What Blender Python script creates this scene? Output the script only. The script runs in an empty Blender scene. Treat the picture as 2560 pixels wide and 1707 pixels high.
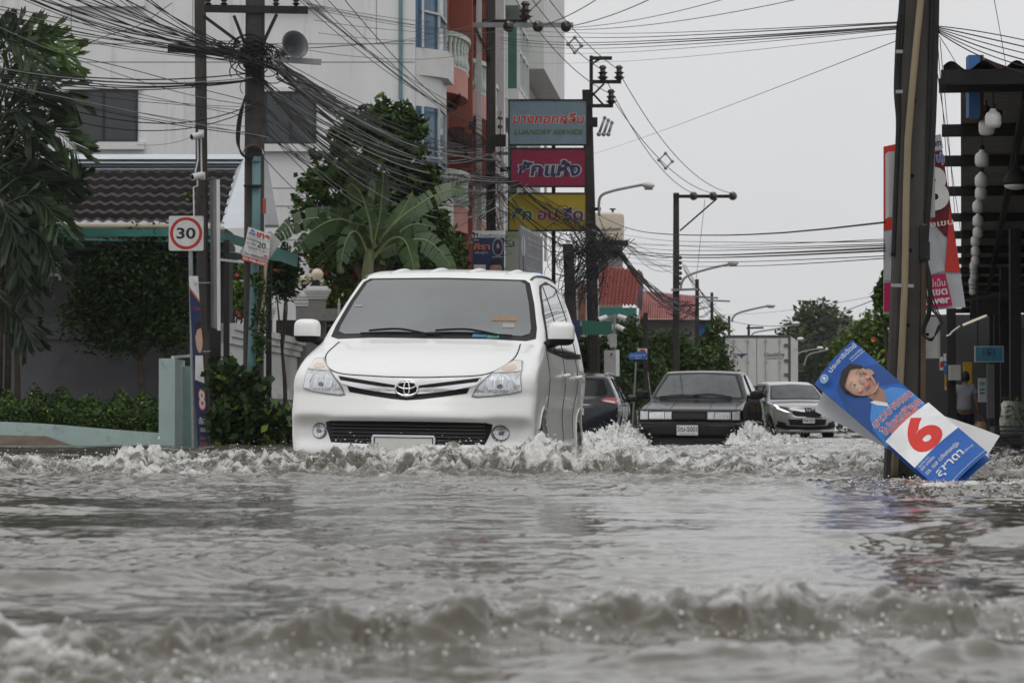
import bpy, bmesh, math, random
import numpy as np
from mathutils import Vector, Matrix
from mathutils.bvhtree import BVHTree
random.seed(7); np.random.seed(7)
R = math.radians
scene = bpy.context.scene
COL = scene.collection

# ------------------------------------------------------------------ camera, sky, sun, exposure
F = 8533.0                       # focal length in photo pixels (120 mm on a 36 mm sensor)
CAM_H = 0.31                     # eye height above the flood water (z = 0)
PITCH = math.atan((1065 - 853.5) / F)
cam = bpy.data.cameras.new('camera'); camo = bpy.data.objects.new('camera', cam); COL.objects.link(camo)
cam.sensor_width = 36.0; cam.lens = 36.0 * F / 2560.0
cam.clip_start = 0.1; cam.clip_end = 3000
camo.location = (0, 0, CAM_H); camo.rotation_euler = (math.pi / 2 + PITCH, 0, 0)
cam.dof.use_dof = True; cam.dof.focus_distance = 25.0; cam.dof.aperture_fstop = 14.0
scene.camera = camo

SUN_EL, SUN_AZ = R(62), R(190)
world = bpy.data.worlds.new('World'); scene.world = world; world.use_nodes = True
nt = world.node_tree; nt.nodes.clear()
def N(t, **k):
    n = nt.nodes.new(t)
    for a, b in k.items(): setattr(n, a, b)
    return n
out = N('ShaderNodeOutputWorld'); bg = N('ShaderNodeBackground'); bg.inputs[1].default_value = 0.1
sky = N('ShaderNodeTexSky', sky_type='NISHITA', sun_disc=False, sun_elevation=SUN_EL, sun_rotation=SUN_AZ)
sky.dust_density = 6.0; sky.air_density = 1.0; sky.ozone_density = 1.0
hs = N('ShaderNodeHueSaturation'); hs.inputs['Saturation'].default_value = 0.06
tc = N('ShaderNodeTexCoord'); sep = N('ShaderNodeSeparateXYZ')
ramp = N('ShaderNodeValToRGB')    # an overcast sky brightens towards the zenith
ramp.color_ramp.elements[0].position = 0.0; ramp.color_ramp.elements[0].color = (8.5, 8.55, 8.7, 1)
ramp.color_ramp.elements[1].position = 1.0; ramp.color_ramp.elements[1].color = (9.6, 9.7, 9.9, 1)
nz = N('ShaderNodeTexNoise'); nz.inputs['Scale'].default_value = 2.2; nz.inputs['Detail'].default_value = 4
mr = N('ShaderNodeMapRange'); mr.inputs[3].default_value = 0.74; mr.inputs[4].default_value = 1.22
mx = N('ShaderNodeMix', data_type='RGBA'); mx.inputs[0].default_value = 0.85
ml = N('ShaderNodeMix', data_type='RGBA', blend_type='MULTIPLY'); ml.inputs[0].default_value = 1.0
L_ = nt.links.new
L_(tc.outputs['Generated'], sep.inputs[0]); L_(sep.outputs['Z'], ramp.inputs[0])
L_(tc.outputs['Generated'], nz.inputs['Vector']); L_(nz.outputs[0], mr.inputs[0])
L_(sky.outputs[0], hs.inputs['Color']); L_(hs.outputs[0], mx.inputs[6]); L_(ramp.outputs[0], mx.inputs[7])
L_(mx.outputs[2], ml.inputs[6]); L_(mr.outputs[0], ml.inputs[7]); L_(ml.outputs[2], bg.inputs[0])
L_(bg.outputs[0], out.inputs[0])
sun = bpy.data.lights.new('sun', 'SUN'); suno = bpy.data.objects.new('sun', sun); COL.objects.link(suno)
sun.energy = 0.5; sun.angle = R(30); sun.color = (1.0, 0.97, 0.93)
suno.rotation_euler = (R(90) - SUN_EL, 0, R(180) - SUN_AZ)
scene.view_settings.view_transform = 'Standard'; scene.view_settings.look = 'None'
scene.view_settings.exposure = 0.0; scene.view_settings.gamma = 1.0
scene.cycles.max_bounces = 6; scene.cycles.transparent_max_bounces = 6
scene.cycles.volume_bounces = 0
scene.cycles.use_denoising = True
scene.cycles.sample_clamp_indirect = 4.0

# ------------------------------------------------------------------ helpers
def P(px, py, Y):
    """photo pixel -> point on the plane y = Y"""
    u = (px - 1280) / F; v = (853.5 - py) / F
    dx, dy, dz = u, math.cos(PITCH) - v * math.sin(PITCH), math.sin(PITCH) + v * math.cos(PITCH)
    t = Y / dy
    return Vector((dx * t, Y, CAM_H + dz * t))
def rng(a, b): return random.uniform(a, b)

class MB:
    def __init__(s): s.v = []; s.f = []; s.m = []
    def add(s, vs, fs, m=0):
        b = len(s.v); s.v.extend([tuple(p) for p in vs])
        for f in fs: s.f.append([i + b for i in f]); s.m.append(m)
        return s
    def poly(s, pts, m=0): return s.add(pts, [list(range(len(pts)))], m)
    def box(s, c, d, m=0, rot=None):
        hx, hy, hz = d[0] / 2, d[1] / 2, d[2] / 2
        vs = [Vector((x, y, z)) for x in (-hx, hx) for y in (-hy, hy) for z in (-hz, hz)]
        if rot is not None: vs = [rot @ p for p in vs]
        c = Vector(c)
        return s.add([p + c for p in vs], [[0,1,3,2],[4,6,7,5],[0,4,5,1],[2,3,7,6],[0,2,6,4],[1,5,7,3]], m)
    def bx(s, x0, x1, y0, y1, z0, z1, m=0):
        return s.box(((x0+x1)/2, (y0+y1)/2, (z0+z1)/2), (abs(x1-x0), abs(y1-y0), abs(z1-z0)), m)
    def bar(s, a, b, w, h, m=0, up=(0,0,1)):
        a = Vector(a); b = Vector(b); d = (b - a)
        if d.length < 1e-6: return s
        d.normalize(); up = Vector(up)
        if abs(d.dot(up)) > .98: up = Vector((0, 1, 0))
        x = d.cross(up).normalized() * w / 2; z = x.cross(d).normalized() * h / 2
        vs = [a-x-z, a+x-z, a+x+z, a-x+z, b-x-z, b+x-z, b+x+z, b-x+z]
        return s.add(vs, [[0,1,2,3],[7,6,5,4],[0,4,5,1],[1,5,6,2],[2,6,7,3],[3,7,4,0]], m)
    def tube(s, pts, r, n=6, m=0, cap=True):
        pts = [Vector(p) for p in pts]; k = len(pts)
        rs = r if isinstance(r, (list, tuple)) else [r] * k
        vs = []; prev = None
        for i, p in enumerate(pts):
            d = (pts[min(i+1, k-1)] - pts[max(i-1, 0)])
            if d.length < 1e-9: d = Vector((0,0,1))
            d.normalize()
            if prev is None:
                u = d.cross(Vector((0,0,1)) if abs(d.z) < .9 else Vector((1,0,0))).normalized()
            else:
                u = (prev - d * prev.dot(d))
                u = u.normalized() if u.length > 1e-6 else d.orthogonal().normalized()
            prev = u; w = d.cross(u)
            for j in range(n):
                a = 2 * math.pi * j / n
                vs.append(p + (u * math.cos(a) + w * math.sin(a)) * rs[i])
        fs = []
        for i in range(k - 1):
            for j in range(n):
                j2 = (j + 1) % n
                fs.append([i*n+j, i*n+j2, (i+1)*n+j2, (i+1)*n+j])
        if cap: fs.append(list(range(n))[::-1]); fs.append([(k-1)*n+j for j in range(n)])
        return s.add(vs, fs, m)
    def lathe(s, prof, c=(0,0,0), n=16, m=0, axis='Z', rot=None):
        vs = []; c = Vector(c)
        for r, h in prof:
            for j in range(n):
                a = 2 * math.pi * j / n
                q = Vector((r * math.cos(a), r * math.sin(a), h))
                if axis == 'Y': q = Vector((q.x, q.z, q.y))
                if axis == 'X': q = Vector((q.z, q.x, q.y))
                if rot is not None: q = rot @ q
                vs.append(q + c)
        fs = []
        for i in range(len(prof) - 1):
            for j in range(n):
                j2 = (j + 1) % n; fs.append([i*n+j, i*n+j2, (i+1)*n+j2, (i+1)*n+j])
        fs.append(list(range(n))[::-1]); fs.append([(len(prof)-1)*n+j for j in range(n)])
        return s.add(vs, fs, m)
    def ball(s, c, r, n=10, m=0, sq=(1,1,1)):
        c = Vector(c); vs = []; k = max(4, n // 2 + 1)
        for i in range(k + 1):
            t = math.pi * i / k
            for j in range(n):
                a = 2 * math.pi * j / n
                vs.append(c + Vector((r*sq[0]*math.sin(t)*math.cos(a), r*sq[1]*math.sin(t)*math.sin(a), r*sq[2]*math.cos(t))))
        fs = [[i*n+j, (i+1)*n+j, (i+1)*n+(j+1)%n, i*n+(j+1)%n] for i in range(k) for j in range(n)]
        return s.add(vs, fs, m)
    def grid(s, fn, nu, nv, m=0):
        vs = [fn(i / nu, j / nv) for j in range(nv + 1) for i in range(nu + 1)]
        return s.add(vs, [[j*(nu+1)+i, j*(nu+1)+i+1, (j+1)*(nu+1)+i+1, (j+1)*(nu+1)+i] for j in range(nv) for i in range(nu)], m)
    def prism(s, pts, d, m=0):
        """closed polygon pts swept by vector d"""
        d = Vector(d); n = len(pts); vs = [Vector(p) for p in pts] + [Vector(p) + d for p in pts]
        fs = [list(range(n))[::-1], list(range(n, 2*n))] + [[i, (i+1)%n, n+(i+1)%n, n+i] for i in range(n)]
        return s.add(vs, fs, m)
    def build(s, name, mats, parent=None, off=None, smooth=False, autosmooth=None):
        me = bpy.data.meshes.new(name)
        vs = s.v if off is None else [(a-off[0], b-off[1], c-off[2]) for a, b, c in s.v]
        me.from_pydata(vs, [], s.f)
        mats = mats if isinstance(mats, (list, tuple)) else [mats]
        for mm in mats: me.materials.append(mm)
        if len(mats) > 1: me.polygons.foreach_set('material_index', s.m)
        if smooth or autosmooth:
            me.polygons.foreach_set('use_smooth', [True] * len(me.polygons))
        if autosmooth:
            bm = bmesh.new(); bm.from_mesh(me); ca = R(autosmooth)
            for e in bm.edges:
                if len(e.link_faces) == 2 and e.calc_face_angle(0) > ca: e.smooth = False
            bm.to_mesh(me); bm.free()
        me.update()
        o = bpy.data.objects.new(name, me); COL.objects.link(o)
        if parent is not None: o.parent = parent
        return o

def tag(o, label, cat, group=None, kind=None):
    if label: o['label'] = label
    if cat: o['category'] = cat
    if group: o['group'] = group
    if kind: o['kind'] = kind
    return o
class Thing:
    """an Empty at the thing's base; parts are given in world space and stored relative to it"""
    def __init__(s, name, label, cat, loc, group=None, rot=None):
        s.o = bpy.data.objects.new(name, None); COL.objects.link(s.o)
        s.o.empty_display_size = .2
        s.o.location = loc; s.loc = Vector(loc); s.local = rot is not None
        if rot is not None: s.o.rotation_euler = rot
        tag(s.o, label, cat, group)
    def part(s, name, mb, mats, parent=None, smooth=False, autosmooth=None, label=None):
        p = mb.build(name, mats, parent or s.o, None if s.local else s.loc, smooth, autosmooth)
        if label: p['label'] = label
        return p
def single(name, mb, mats, label, cat, group=None, smooth=False, autosmooth=None, kind=None):
    """a thing that is one mesh; its origin is put at its base centre"""
    a = np.array(mb.v); off = Vector((a[:,0].mean(), a[:,1].mean(), a[:,2].min()))
    o = mb.build(name, mats, None, off, smooth, autosmooth); o.location = off
    return tag(o, label, cat, group, kind)
def struct(name, mb, mats, smooth=False):
    o = mb.build(name, mats, None, None, smooth); o['kind'] = 'structure'; return o
def copy_tree(o, parent=None):
    c = o.copy(); COL.objects.link(c)
    if parent is not None: c.parent = parent
    for ch in list(o.children): copy_tree(ch, c)
    return c

# ------------------------------------------------------------------ materials
MATS = {}
def mat(name, col, rough=.6, metal=0, var=.12, vs=3.0, bump=0, bs=40.0, coat=0, spec=.5, emit=None, dirt=None, ds=2.0, dl=.55, trans=0, stretch=None, alpha=None, sss=0):
    if name in MATS: return MATS[name]
    m = bpy.data.materials.new(name); m.use_nodes = True; MATS[name] = m
    if max(col) < .16 and spec == .5 and rough > .4: spec = .18
    t = m.node_tree; b = t.nodes['Principled BSDF']; lk = t.links.new
    col = tuple(col) + (1,)
    b.inputs['Base Color'].default_value = col; b.inputs['Roughness'].default_value = rough
    b.inputs['Metallic'].default_value = metal; b.inputs['Coat Weight'].default_value = coat
    b.inputs['Coat Roughness'].default_value = .04; b.inputs['Specular IOR Level'].default_value = spec
    if trans: b.inputs['Transmission Weight'].default_value = trans
    if alpha is not None: b.inputs['Alpha'].default_value = alpha
    if emit: b.inputs['Emission Color'].default_value = tuple(emit[:3]) + (1,); b.inputs['Emission Strength'].default_value = emit[3]
    if var or bump or dirt:
        tx = t.nodes.new('ShaderNodeTexCoord'); vec = tx.outputs['Object']
        if stretch:
            mp = t.nodes.new('ShaderNodeMapping'); mp.inputs['Scale'].default_value = stretch
            lk(vec, mp.inputs[0]); vec = mp.outputs[0]
    cur = None
    if var:
        n = t.nodes.new('ShaderNodeTexNoise'); n.inputs['Scale'].default_value = vs; n.inputs['Detail'].default_value = 6; n.inputs['Roughness'].default_value = .65
        lk(vec, n.inputs['Vector'])
        r = t.nodes.new('ShaderNodeValToRGB')
        r.color_ramp.elements[0].position = .3; r.color_ramp.elements[1].position = .7
        r.color_ramp.elements[0].color = tuple(c * (1 - var) for c in col[:3]) + (1,)
        r.color_ramp.elements[1].color = tuple(min(1, c * (1 + var)) for c in col[:3]) + (1,)
        lk(n.outputs[0], r.inputs[0]); cur = r.outputs[0]
    if dirt:
        n = t.nodes.new('ShaderNodeTexNoise'); n.inputs['Scale'].default_value = ds; n.inputs['Detail'].default_value = 8; n.inputs['Roughness'].default_value = .7
        lk(vec, n.inputs['Vector'])
        r = t.nodes.new('ShaderNodeValToRGB'); r.color_ramp.elements[0].position = dl; r.color_ramp.elements[1].position = dl + .18
        lk(n.outputs[0], r.inputs[0])
        mx = t.nodes.new('ShaderNodeMix'); mx.data_type = 'RGBA'
        lk(r.outputs[0], mx.inputs[0]); mx.inputs[7].default_value = tuple(dirt) + (1,)
        if cur is not None: lk(cur, mx.inputs[6])
        else: mx.inputs[6].default_value = col
        cur = mx.outputs[2]
    if cur is not None: lk(cur, b.inputs['Base Color'])
    if bump:
        n = t.nodes.new('ShaderNodeTexNoise'); n.inputs['Scale'].default_value = bs; n.inputs['Detail'].default_value = 4
        lk(vec, n.inputs['Vector']); bp = t.nodes.new('ShaderNodeBump'); bp.inputs['Strength'].default_value = bump; bp.inputs['Distance'].default_value = .02
        lk(n.outputs[0], bp.inputs['Height']); lk(bp.outputs[0], b.inputs['Normal'])
    return m
def flat(name, col, rough=.5, var=.17): return mat('print_' + name, col, rough, var=var, vs=4, spec=.3)

# ------------------------------------------------------------------ text and printed boards
def text_mesh(s, offset=0.0, shear=0.0, space=1.0):
    cu = bpy.data.curves.new('t', 'FONT'); cu.body = s; cu.size = 1; cu.fill_mode = 'FRONT'; cu.resolution_u = 5
    cu.offset = offset; cu.shear = shear; cu.space_character = space
    o = bpy.data.objects.new('t', cu); COL.objects.link(o)
    me = bpy.data.meshes.new_from_object(o.evaluated_get(bpy.context.evaluated_depsgraph_get()))
    vs = [v.co.copy() for v in me.vertices]; fs = [list(p.vertices) for p in me.polygons]
    bpy.data.objects.remove(o); bpy.data.curves.remove(cu); bpy.data.meshes.remove(me)
    return vs, fs
class Sheet:
    """a printed board: map(u, v, h) puts a point of the board (metres from its top left, v downwards) in space"""
    def __init__(s, origin, ux, uy, lift=.0015, bend=None):
        s.o = Vector(origin); s.ux = Vector(ux).normalized(); s.uy = Vector(uy).normalized()
        s.n = s.ux.cross(s.uy).normalized()
        if s.n.y > 0: s.n = -s.n
        s.mb = MB(); s.k = 0; s.lift = lift; s.bend = bend; s.mats = []
    def pt(s, u, v, h=0):
        if s.bend: h += s.bend(u, v)
        return s.o + s.ux * u + s.uy * v + s.n * h
    def mi(s, m):
        if m not in s.mats: s.mats.append(m)
        return s.mats.index(m)
    def slab(s, w, h, t, m):
        i = s.mi(m)
        if s.bend:
            n = max(8, int(h/.03))
            for hh in (0, -t): s.mb.grid(lambda a, b: s.pt(a*w, b*h, hh), max(4, int(w/.03)), n, i)
            for u in (0, w): s.mb.grid(lambda a, b: s.pt(u, b*h, -t*a), 1, n, i)
            for v in (0, h): s.mb.grid(lambda a, b: s.pt(a*w, v, -t*b), max(4, int(w/.03)), 1, i)
        else:
            s.mb.prism([s.pt(0,0,0), s.pt(w,0,0), s.pt(w,h,0), s.pt(0,h,0)], s.n * -t, i)
        s.w, s.h = w, h; s.k = 1; return s
    def poly(s, pts, m, lvl=None):
        k = s.k if lvl is None else lvl
        if s.bend:
            s.tess(pts, [list(range(len(pts)))], k, m)
        else: s.mb.poly([s.pt(u, v, k * s.lift) for u, v in pts], s.mi(m))
        if lvl is None: s.k += 1
        return s
    def tess(s, uv, faces, k, m, st=.03):
        bm = bmesh.new(); vv = [bm.verts.new((u, v, 0)) for u, v in uv]
        for f in faces:
            try: bm.faces.new([vv[i] for i in f])
            except ValueError: pass
        bmesh.ops.triangulate(bm, faces=bm.faces[:])
        for ax in (0, 1):
            c = [p[ax] for p in uv]; q = math.floor(min(c)/st)*st
            while q < max(c):
                q += st; e = (1, 0, 0) if ax == 0 else (0, 1, 0)
                bmesh.ops.bisect_plane(bm, geom=bm.verts[:] + bm.edges[:] + bm.faces[:], plane_co=(e[0]*q, e[1]*q, 0), plane_no=e, dist=1e-6)
        bm.verts.index_update()
        s.mb.add([s.pt(q.co.x, q.co.y, k*s.lift) for q in bm.verts], [[w.index for w in f.verts] for f in bm.faces], s.mi(m)); bm.free()
    def rect(s, u0, v0, u1, v1, m, lvl=None): return s.poly([(u0,v0),(u1,v0),(u1,v1),(u0,v1)], m, lvl)
    def ell(s, cu, cv, ru, rv, m, n=28, a0=0, lvl=None):
        return s.poly([(cu + ru*math.cos(2*math.pi*i/n + a0), cv + rv*math.sin(2*math.pi*i/n + a0)) for i in range(n)], m, lvl)
    def text(s, body, u, v, h, m, align='L', w=None, offset=0, shear=0, outline=None, rot=0):
        """v is the base line, h the cap height; w squeezes the line to that width"""
        jobs = [(offset, m, s.k + (1 if outline else 0))]
        if outline: jobs.insert(0, (offset + outline[1], outline[0], s.k))
        base, _ = text_mesh(body, 0, shear)
        if not base: return s
        x0 = min(p.x for p in base); x1 = max(p.x for p in base)
        sc = h / .7; sx = sc if w is None else w / max(1e-6, x1 - x0)
        dx = {'L': -x0, 'C': -(x0+x1)/2, 'R': -x1}[align]
        ca, sa = math.cos(rot), math.sin(rot)
        for off, mm, k in jobs:
            vs, fs = text_mesh(body, off, shear)
            uv = []
            for p in vs:
                a, b = (p.x + dx) * sx, -p.y * sc
                uv.append((u + a*ca - b*sa, v + a*sa + b*ca))
            if s.bend: s.tess(uv, fs, k, mm)
            else: s.mb.add([s.pt(a, b, k * s.lift) for a, b in uv], fs, s.mi(mm))
        s.k += 2 if outline else 1
        return s
def cat_rom(pts, n=6, closed=False):
    pts = [Vector(p) for p in pts]; k = len(pts); outp = []
    rngk = range(k) if closed else range(k - 1)
    for i in rngk:
        p0 = pts[(i-1) % k] if closed or i > 0 else pts[0]; p1 = pts[i]; p2 = pts[(i+1) % k]
        p3 = pts[(i+2) % k] if closed or i + 2 < k else pts[-1]
        for j in range(n):
            t = j / n
            outp.append(.5 * ((2*p1) + (p2-p0)*t + (2*p0-5*p1+4*p2-p3)*t*t + (3*p1-p0-3*p2+p3)*t*t*t))
    if not closed: outp.append(pts[-1])
    return outp
def sstep(a, b, x):
    t = np.clip((x - a) / (b - a), 0, 1); return t*t*(3 - 2*t)
# ------------------------------------------------------------------ ground and flood water
mb = MB(); mb.poly([(-400, -20, -.30), (400, -20, -.30), (400, 900, -.30), (-400, 900, -.30)])
struct('road', mb, mat('wet_asphalt', (.05, .05, .05), .5, var=.3, vs=1.5, bump=.3))

def tile(n, size, lmin, lmax, slope, seed, spread=1.0, dirn=-math.pi/2):
    """periodic wave field: height and horizontal (choppy) displacement, height normalised to rms 1"""
    rs = np.random.RandomState(seed); k1 = np.fft.fftfreq(n, size/n)*2*np.pi
    KX, KY = np.meshgrid(k1, k1); K = np.hypot(KX, KY); K[0,0] = 1
    lam = 2*np.pi/K; band = np.exp(-(np.maximum(0, lmin/lam - 1)*3)**2)*np.exp(-(np.maximum(0, lam/lmax - 1)*3)**2)
    amp = band*K**(-slope); c = np.cos(np.arctan2(KY, KX) - dirn)
    amp = amp*(1 - spread + spread*np.ones_like(c)*0 + spread*(.35 + .65*c**2)) if spread < 1 else amp
    amp[0,0] = 0; sp = amp*np.exp(2j*np.pi*rs.rand(n, n))
    H = np.fft.ifft2(sp).real; s = H.std()
    DX = np.fft.ifft2(1j*KX/K*sp).real/s; DY = np.fft.ifft2(1j*KY/K*sp).real/s
    return (H/s).astype(np.float32), DX.astype(np.float32), DY.astype(np.float32), size, n
def samp(T, X, Y, ch=0):
    A = T[ch]; size, n = T[3], T[4]; u = np.mod(X/size*n, n); v = np.mod(Y/size*n, n)
    i = u.astype(np.int32) % n; j = v.astype(np.int32) % n; a = u - np.floor(u); b = v - np.floor(v); i1 = (i+1) % n; j1 = (j+1) % n
    return (A[j,i]*(1-a) + A[j,i1]*a)*(1-b) + (A[j1,i]*(1-a) + A[j1,i1]*a)*b
T1 = tile(256, 9.7, .8, 3.2, 1.6, 1, .6); T2 = tile(512, 3.7, .16, .8, 1.9, 2, .5); T3 = tile(512, 1.13, .035, .16, 1.7, 3, .3)
TB = tile(512, 1.9, .040, .24, 1.3, 4); TF = tile(512, 5.3, .03, 1.6, 1.15, 5); TL = tile(256, 31.0, 1.5, 14, 1.3, 6)
def crest_y(X): return 21.4 + .25*np.sin(X*.9 + 1) + .12*np.sin(X*2.3) + .05*X*(X > 0)
def water_at(X, Y):
    """height, choppy shift and foam of the flood at plan points"""
    calm = 1/(1 + (Y/45)**2)
    big = .75 + .35*samp(TL, X, Y)
    rip = np.clip((20/np.maximum(Y, 1)), .0, 1)
    patch = np.clip(.9 + .55*samp(TL, X*2.1 + 7, Y*.8 + 3), .25, 2)
    patch = patch*(.38 + .62*sstep(4.6, 8.5, Y))*(1 - .2*sstep(8, 12, Y)*(1 - sstep(17, 20, Y)))
    z = .010*big*samp(T1, X, Y) + .0066*patch*samp(T2, X*.8, Y*1.15) + .0026*rip*patch*samp(T3, X, Y)
    dx = .010*samp(T1, X, Y, 1) + .009*patch*samp(T2, X, Y, 1) + .0022*rip*samp(T3, X, Y, 1)
    dy = .010*samp(T1, X, Y, 2) + .009*patch*samp(T2, X, Y, 2) + .0022*rip*samp(T3, X, Y, 2)
    z += .0034*np.clip((22/np.maximum(Y, 1))**1.5, 0, 1)*patch*samp(T2, X*2.2 + 3, Y*2.2 + 1)
    foam = np.zeros_like(z)
    tb, tf = samp(TB, X, Y), samp(TF, X, Y)
    # bow wave of the people carrier, running right across the road
    d = Y - crest_y(X) - .10*samp(TF, X, Y*.2 + 9)
    A = np.interp(X, [-6, -3.6, -2.2, -1.6, -.7, .2, .9, 1.6, 2.6, 4.2, 6], [.095, .115, .11, .13, .145, .145, .12, .085, .065, .05, .03])
    A = A*(1 + .10*samp(TF, X*1.4, Y*.15))
    prof = np.where(d < 0, np.exp(-(d/.42)**2), np.exp(-(d/1.5)**2)*.8 + .2*np.exp(-(d/3.5)**2))
    turb = np.exp(-((d - .05)/.75)**2)*np.interp(X, [-6, 2.5, 4.5, 6], [1, 1, .6, .2])
    t3 = samp(T2, X*2.3 + 1, Y*1.2)
    z += A*prof + turb*(.015*np.abs(tb) + .016*tf*np.clip(A/.1, .5, 1.3) + .009*t3 - .006)
    dx += turb*.012*samp(TB, X, Y, 1); dy += turb*(.014*samp(TB, X, Y, 2)) - .05*prof*A/.12
    foam = np.maximum(foam, turb*np.interp(X, [-6, -4, 1.6, 2.6, 6], [.60, .76, .76, .52, .4])*(1 + .42*tf + .34*tb) - .12*np.exp(-((d - .55)/.3)**2))
    foam = np.maximum(foam, .42*np.exp(-((d + .55)/.45)**2) + .2*tf - .12 - 2*(d > .5))
    # churned water between the cars
    ch = sstep(23.5, 26, Y)*(1 - sstep(62, 95, Y))*sstep(-2.0, -.2, X - (Y - 24)*.06)*(1 - sstep(4.0, 6.5, X - (Y - 24)*.09))
    z += ch*(.010*tf + .008*np.abs(tb) + .010*samp(T1, X*1.5, Y*1.5)); foam = np.maximum(foam, ch*(.22 + .30*tf + .16*tb))
    # second, broken wave to the right of the road and round the leaning board
    d2 = Y - (23.6 + .1*np.sin(X*2)); m2 = sstep(1.6, 2.4, X)*(1 - sstep(5.0, 6.0, X)); p2 = np.exp(-(d2/np.where(d2 < 0, .6, 1.8))**2)*m2
    z += p2*(.02 + .015*tf + .02*np.abs(tb)); foam = np.maximum(foam, p2*(.22 + .28*tf))
    d4 = np.hypot((X - 2.5)/.9, (Y - 17.2)/2.4); m4 = np.exp(-d4**2)
    z += m4*(.006*tf + .007*np.abs(tb) + .008*samp(T1, X*2.1, Y*2.1) - .006); foam = np.maximum(foam, m4*(.30 + .33*tf))
    # low wave across the left foreground and the steep wave right in front of the lens
    d3 = Y - (7.0 + .5*X + .06*np.sin(X*9)); m3 = sstep(-1.7, -1.3, X)*(1 - sstep(-.75, -.45, X))
    z += m3*.028*np.where(d3 < 0, np.exp(-(d3/.10)**2), np.exp(-(d3/.5)**2))
    foam = np.maximum(foam, m3*np.exp(-((d3 + .02)/.05)**2)*(.30 + .3*tf))
    yc = 4.72 + .62*X + .05*np.sin(X*5.1) + .022*np.sin(X*17) + .03*samp(TF, X*.8, 0*Y + 2.2)
    d5 = Y - yc; A5 = np.interp(X, [-1.5, -.9, -.45, -.1, .25, .6, 1.2], [.012, .020, .034, .050, .047, .038, .03])*(1 + .25*samp(TF, X*.9, 0*Y))
    p5 = np.where(d5 < 0, np.exp(-(np.abs(d5)/.11)**1.7), np.exp(-(d5/.55)**2))
    z += A5*p5 + np.exp(-(d5/.13)**2)*(.006*tf + .007*np.abs(tb)); dy += -.06*A5/.05*p5
    fm = np.interp(X, [-1.5, -.8, -.3, .35, .6, 1.2], [.16, .22, .40, .48, .38, .30])
    foam = np.maximum(foam, np.exp(-((d5 + .0)/.085)**2)*(fm + .30*tf + .12*tb) - .02)
    left = (1 - sstep(-.55, -.1, X))*np.exp(-((d5 + .30)/.28)**2)
    z += left*(.008*tf + .008*np.abs(tb)); foam = np.maximum(foam, left*(.02 + .22*tf + .2*tb))
    for y7, a7, x7 in ((5.02, .022, .34), (4.32, .018, .18), (4.62, .014, .45), (5.6, .016, .55)):
        d7 = Y - (y7 + .22*(X - .4) + .03*np.sin(X*13 + y7*7) + .02*samp(TF, X*1.1 + y7, 0*Y + y7)); z += a7*sstep(x7 - .12, x7 + .12, X)*(.8 + .3*samp(TF, X*.7 + 2, 0*Y + y7))*np.where(d7 < 0, np.exp(-(d7/.05)**2), np.exp(-(d7/.30)**2))
    # deep hollow slopes at the right edge
    d6 = Y - (9.3 + .7*(X - 1.2)); m6 = sstep(1.05, 1.45, X)*(1 - sstep(2.4, 3, X)); z += m6*.035*np.where(d6 < 0, np.exp(-(d6/.22)**2), np.exp(-(d6/1.1)**2))
    return z, dx, dy, foam
ys = [2.0]
while ys[-1] < 210: ys.append(ys[-1] + (.017 if 20.2 < ys[-1] < 22.8 else .0027*ys[-1]))
ys = np.array(ys); nx = 640; us = np.linspace(-1, 1, nx)
YY = ys[:, None] + 0*us[None, :]; XX = us[None, :]*(.19*ys[:, None] + .5)
z, dx, dy, foam = water_at(XX, YY)
near = np.clip((ys[:, None] - 2)/.6, 0, 1)
co = np.stack([XX + dx, YY + dy, z], -1).reshape(-1, 3).astype(np.float32)
nr = len(ys); idx = (np.arange(nr - 1)[:, None]*nx + np.arange(nx - 1)[None, :]).ravel()
quads = np.stack([idx, idx + 1, idx + nx + 1, idx + nx], -1).astype(np.int32)
me = bpy.data.meshes.new('water'); me.vertices.add(len(co)); me.vertices.foreach_set('co', co.ravel())
me.loops.add(quads.size); me.loops.foreach_set('vertex_index', quads.ravel())
me.polygons.add(len(quads)); me.polygons.foreach_set('loop_start', np.arange(0, quads.size, 4, dtype=np.int32)); me.polygons.foreach_set('loop_total', np.full(len(quads), 4, np.int32))
me.polygons.foreach_set('use_smooth', np.ones(len(quads), bool)); me.update(calc_edges=True)
at = me.attributes.new('foam', 'FLOAT', 'POINT'); at.data.foreach_set('value', foam.ravel().astype(np.float32))
WATER = bpy.data.materials.new('muddy_flood_water'); WATER.use_nodes = True; t = WATER.node_tree; t.nodes.clear(); lk = t.links.new
def W(tp, **k):
    n = t.nodes.new(tp)
    for a, b in k.items(): setattr(n, a, b)
    return n
o_ = W('ShaderNodeOutputMaterial'); pw = W('ShaderNodeBsdfPrincipled'); pf = W('ShaderNodeBsdfPrincipled'); mxs = W('ShaderNodeMixShader')
pw.inputs['Base Color'].default_value = (.112, .098, .072, 1); pw.inputs['Roughness'].default_value = .07; pw.inputs['IOR'].default_value = 1.34
pf.inputs['Base Color'].default_value = (.78, .77, .74, 1); pf.inputs['Roughness'].default_value = .35
txc = W('ShaderNodeTexCoord'); attr = W('ShaderNodeAttribute', attribute_name='foam')
n1 = W('ShaderNodeTexNoise'); n1.inputs['Scale'].default_value = 55; n1.inputs['Detail'].default_value = 6; n1.inputs['Roughness'].default_value = .7
n2 = W('ShaderNodeTexNoise'); n2.inputs['Scale'].default_value = 26; n2.inputs['Detail'].default_value = 3
n3 = W('ShaderNodeTexNoise'); n3.inputs['Scale'].default_value = 1.1; n3.inputs['Detail'].default_value = 4
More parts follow.
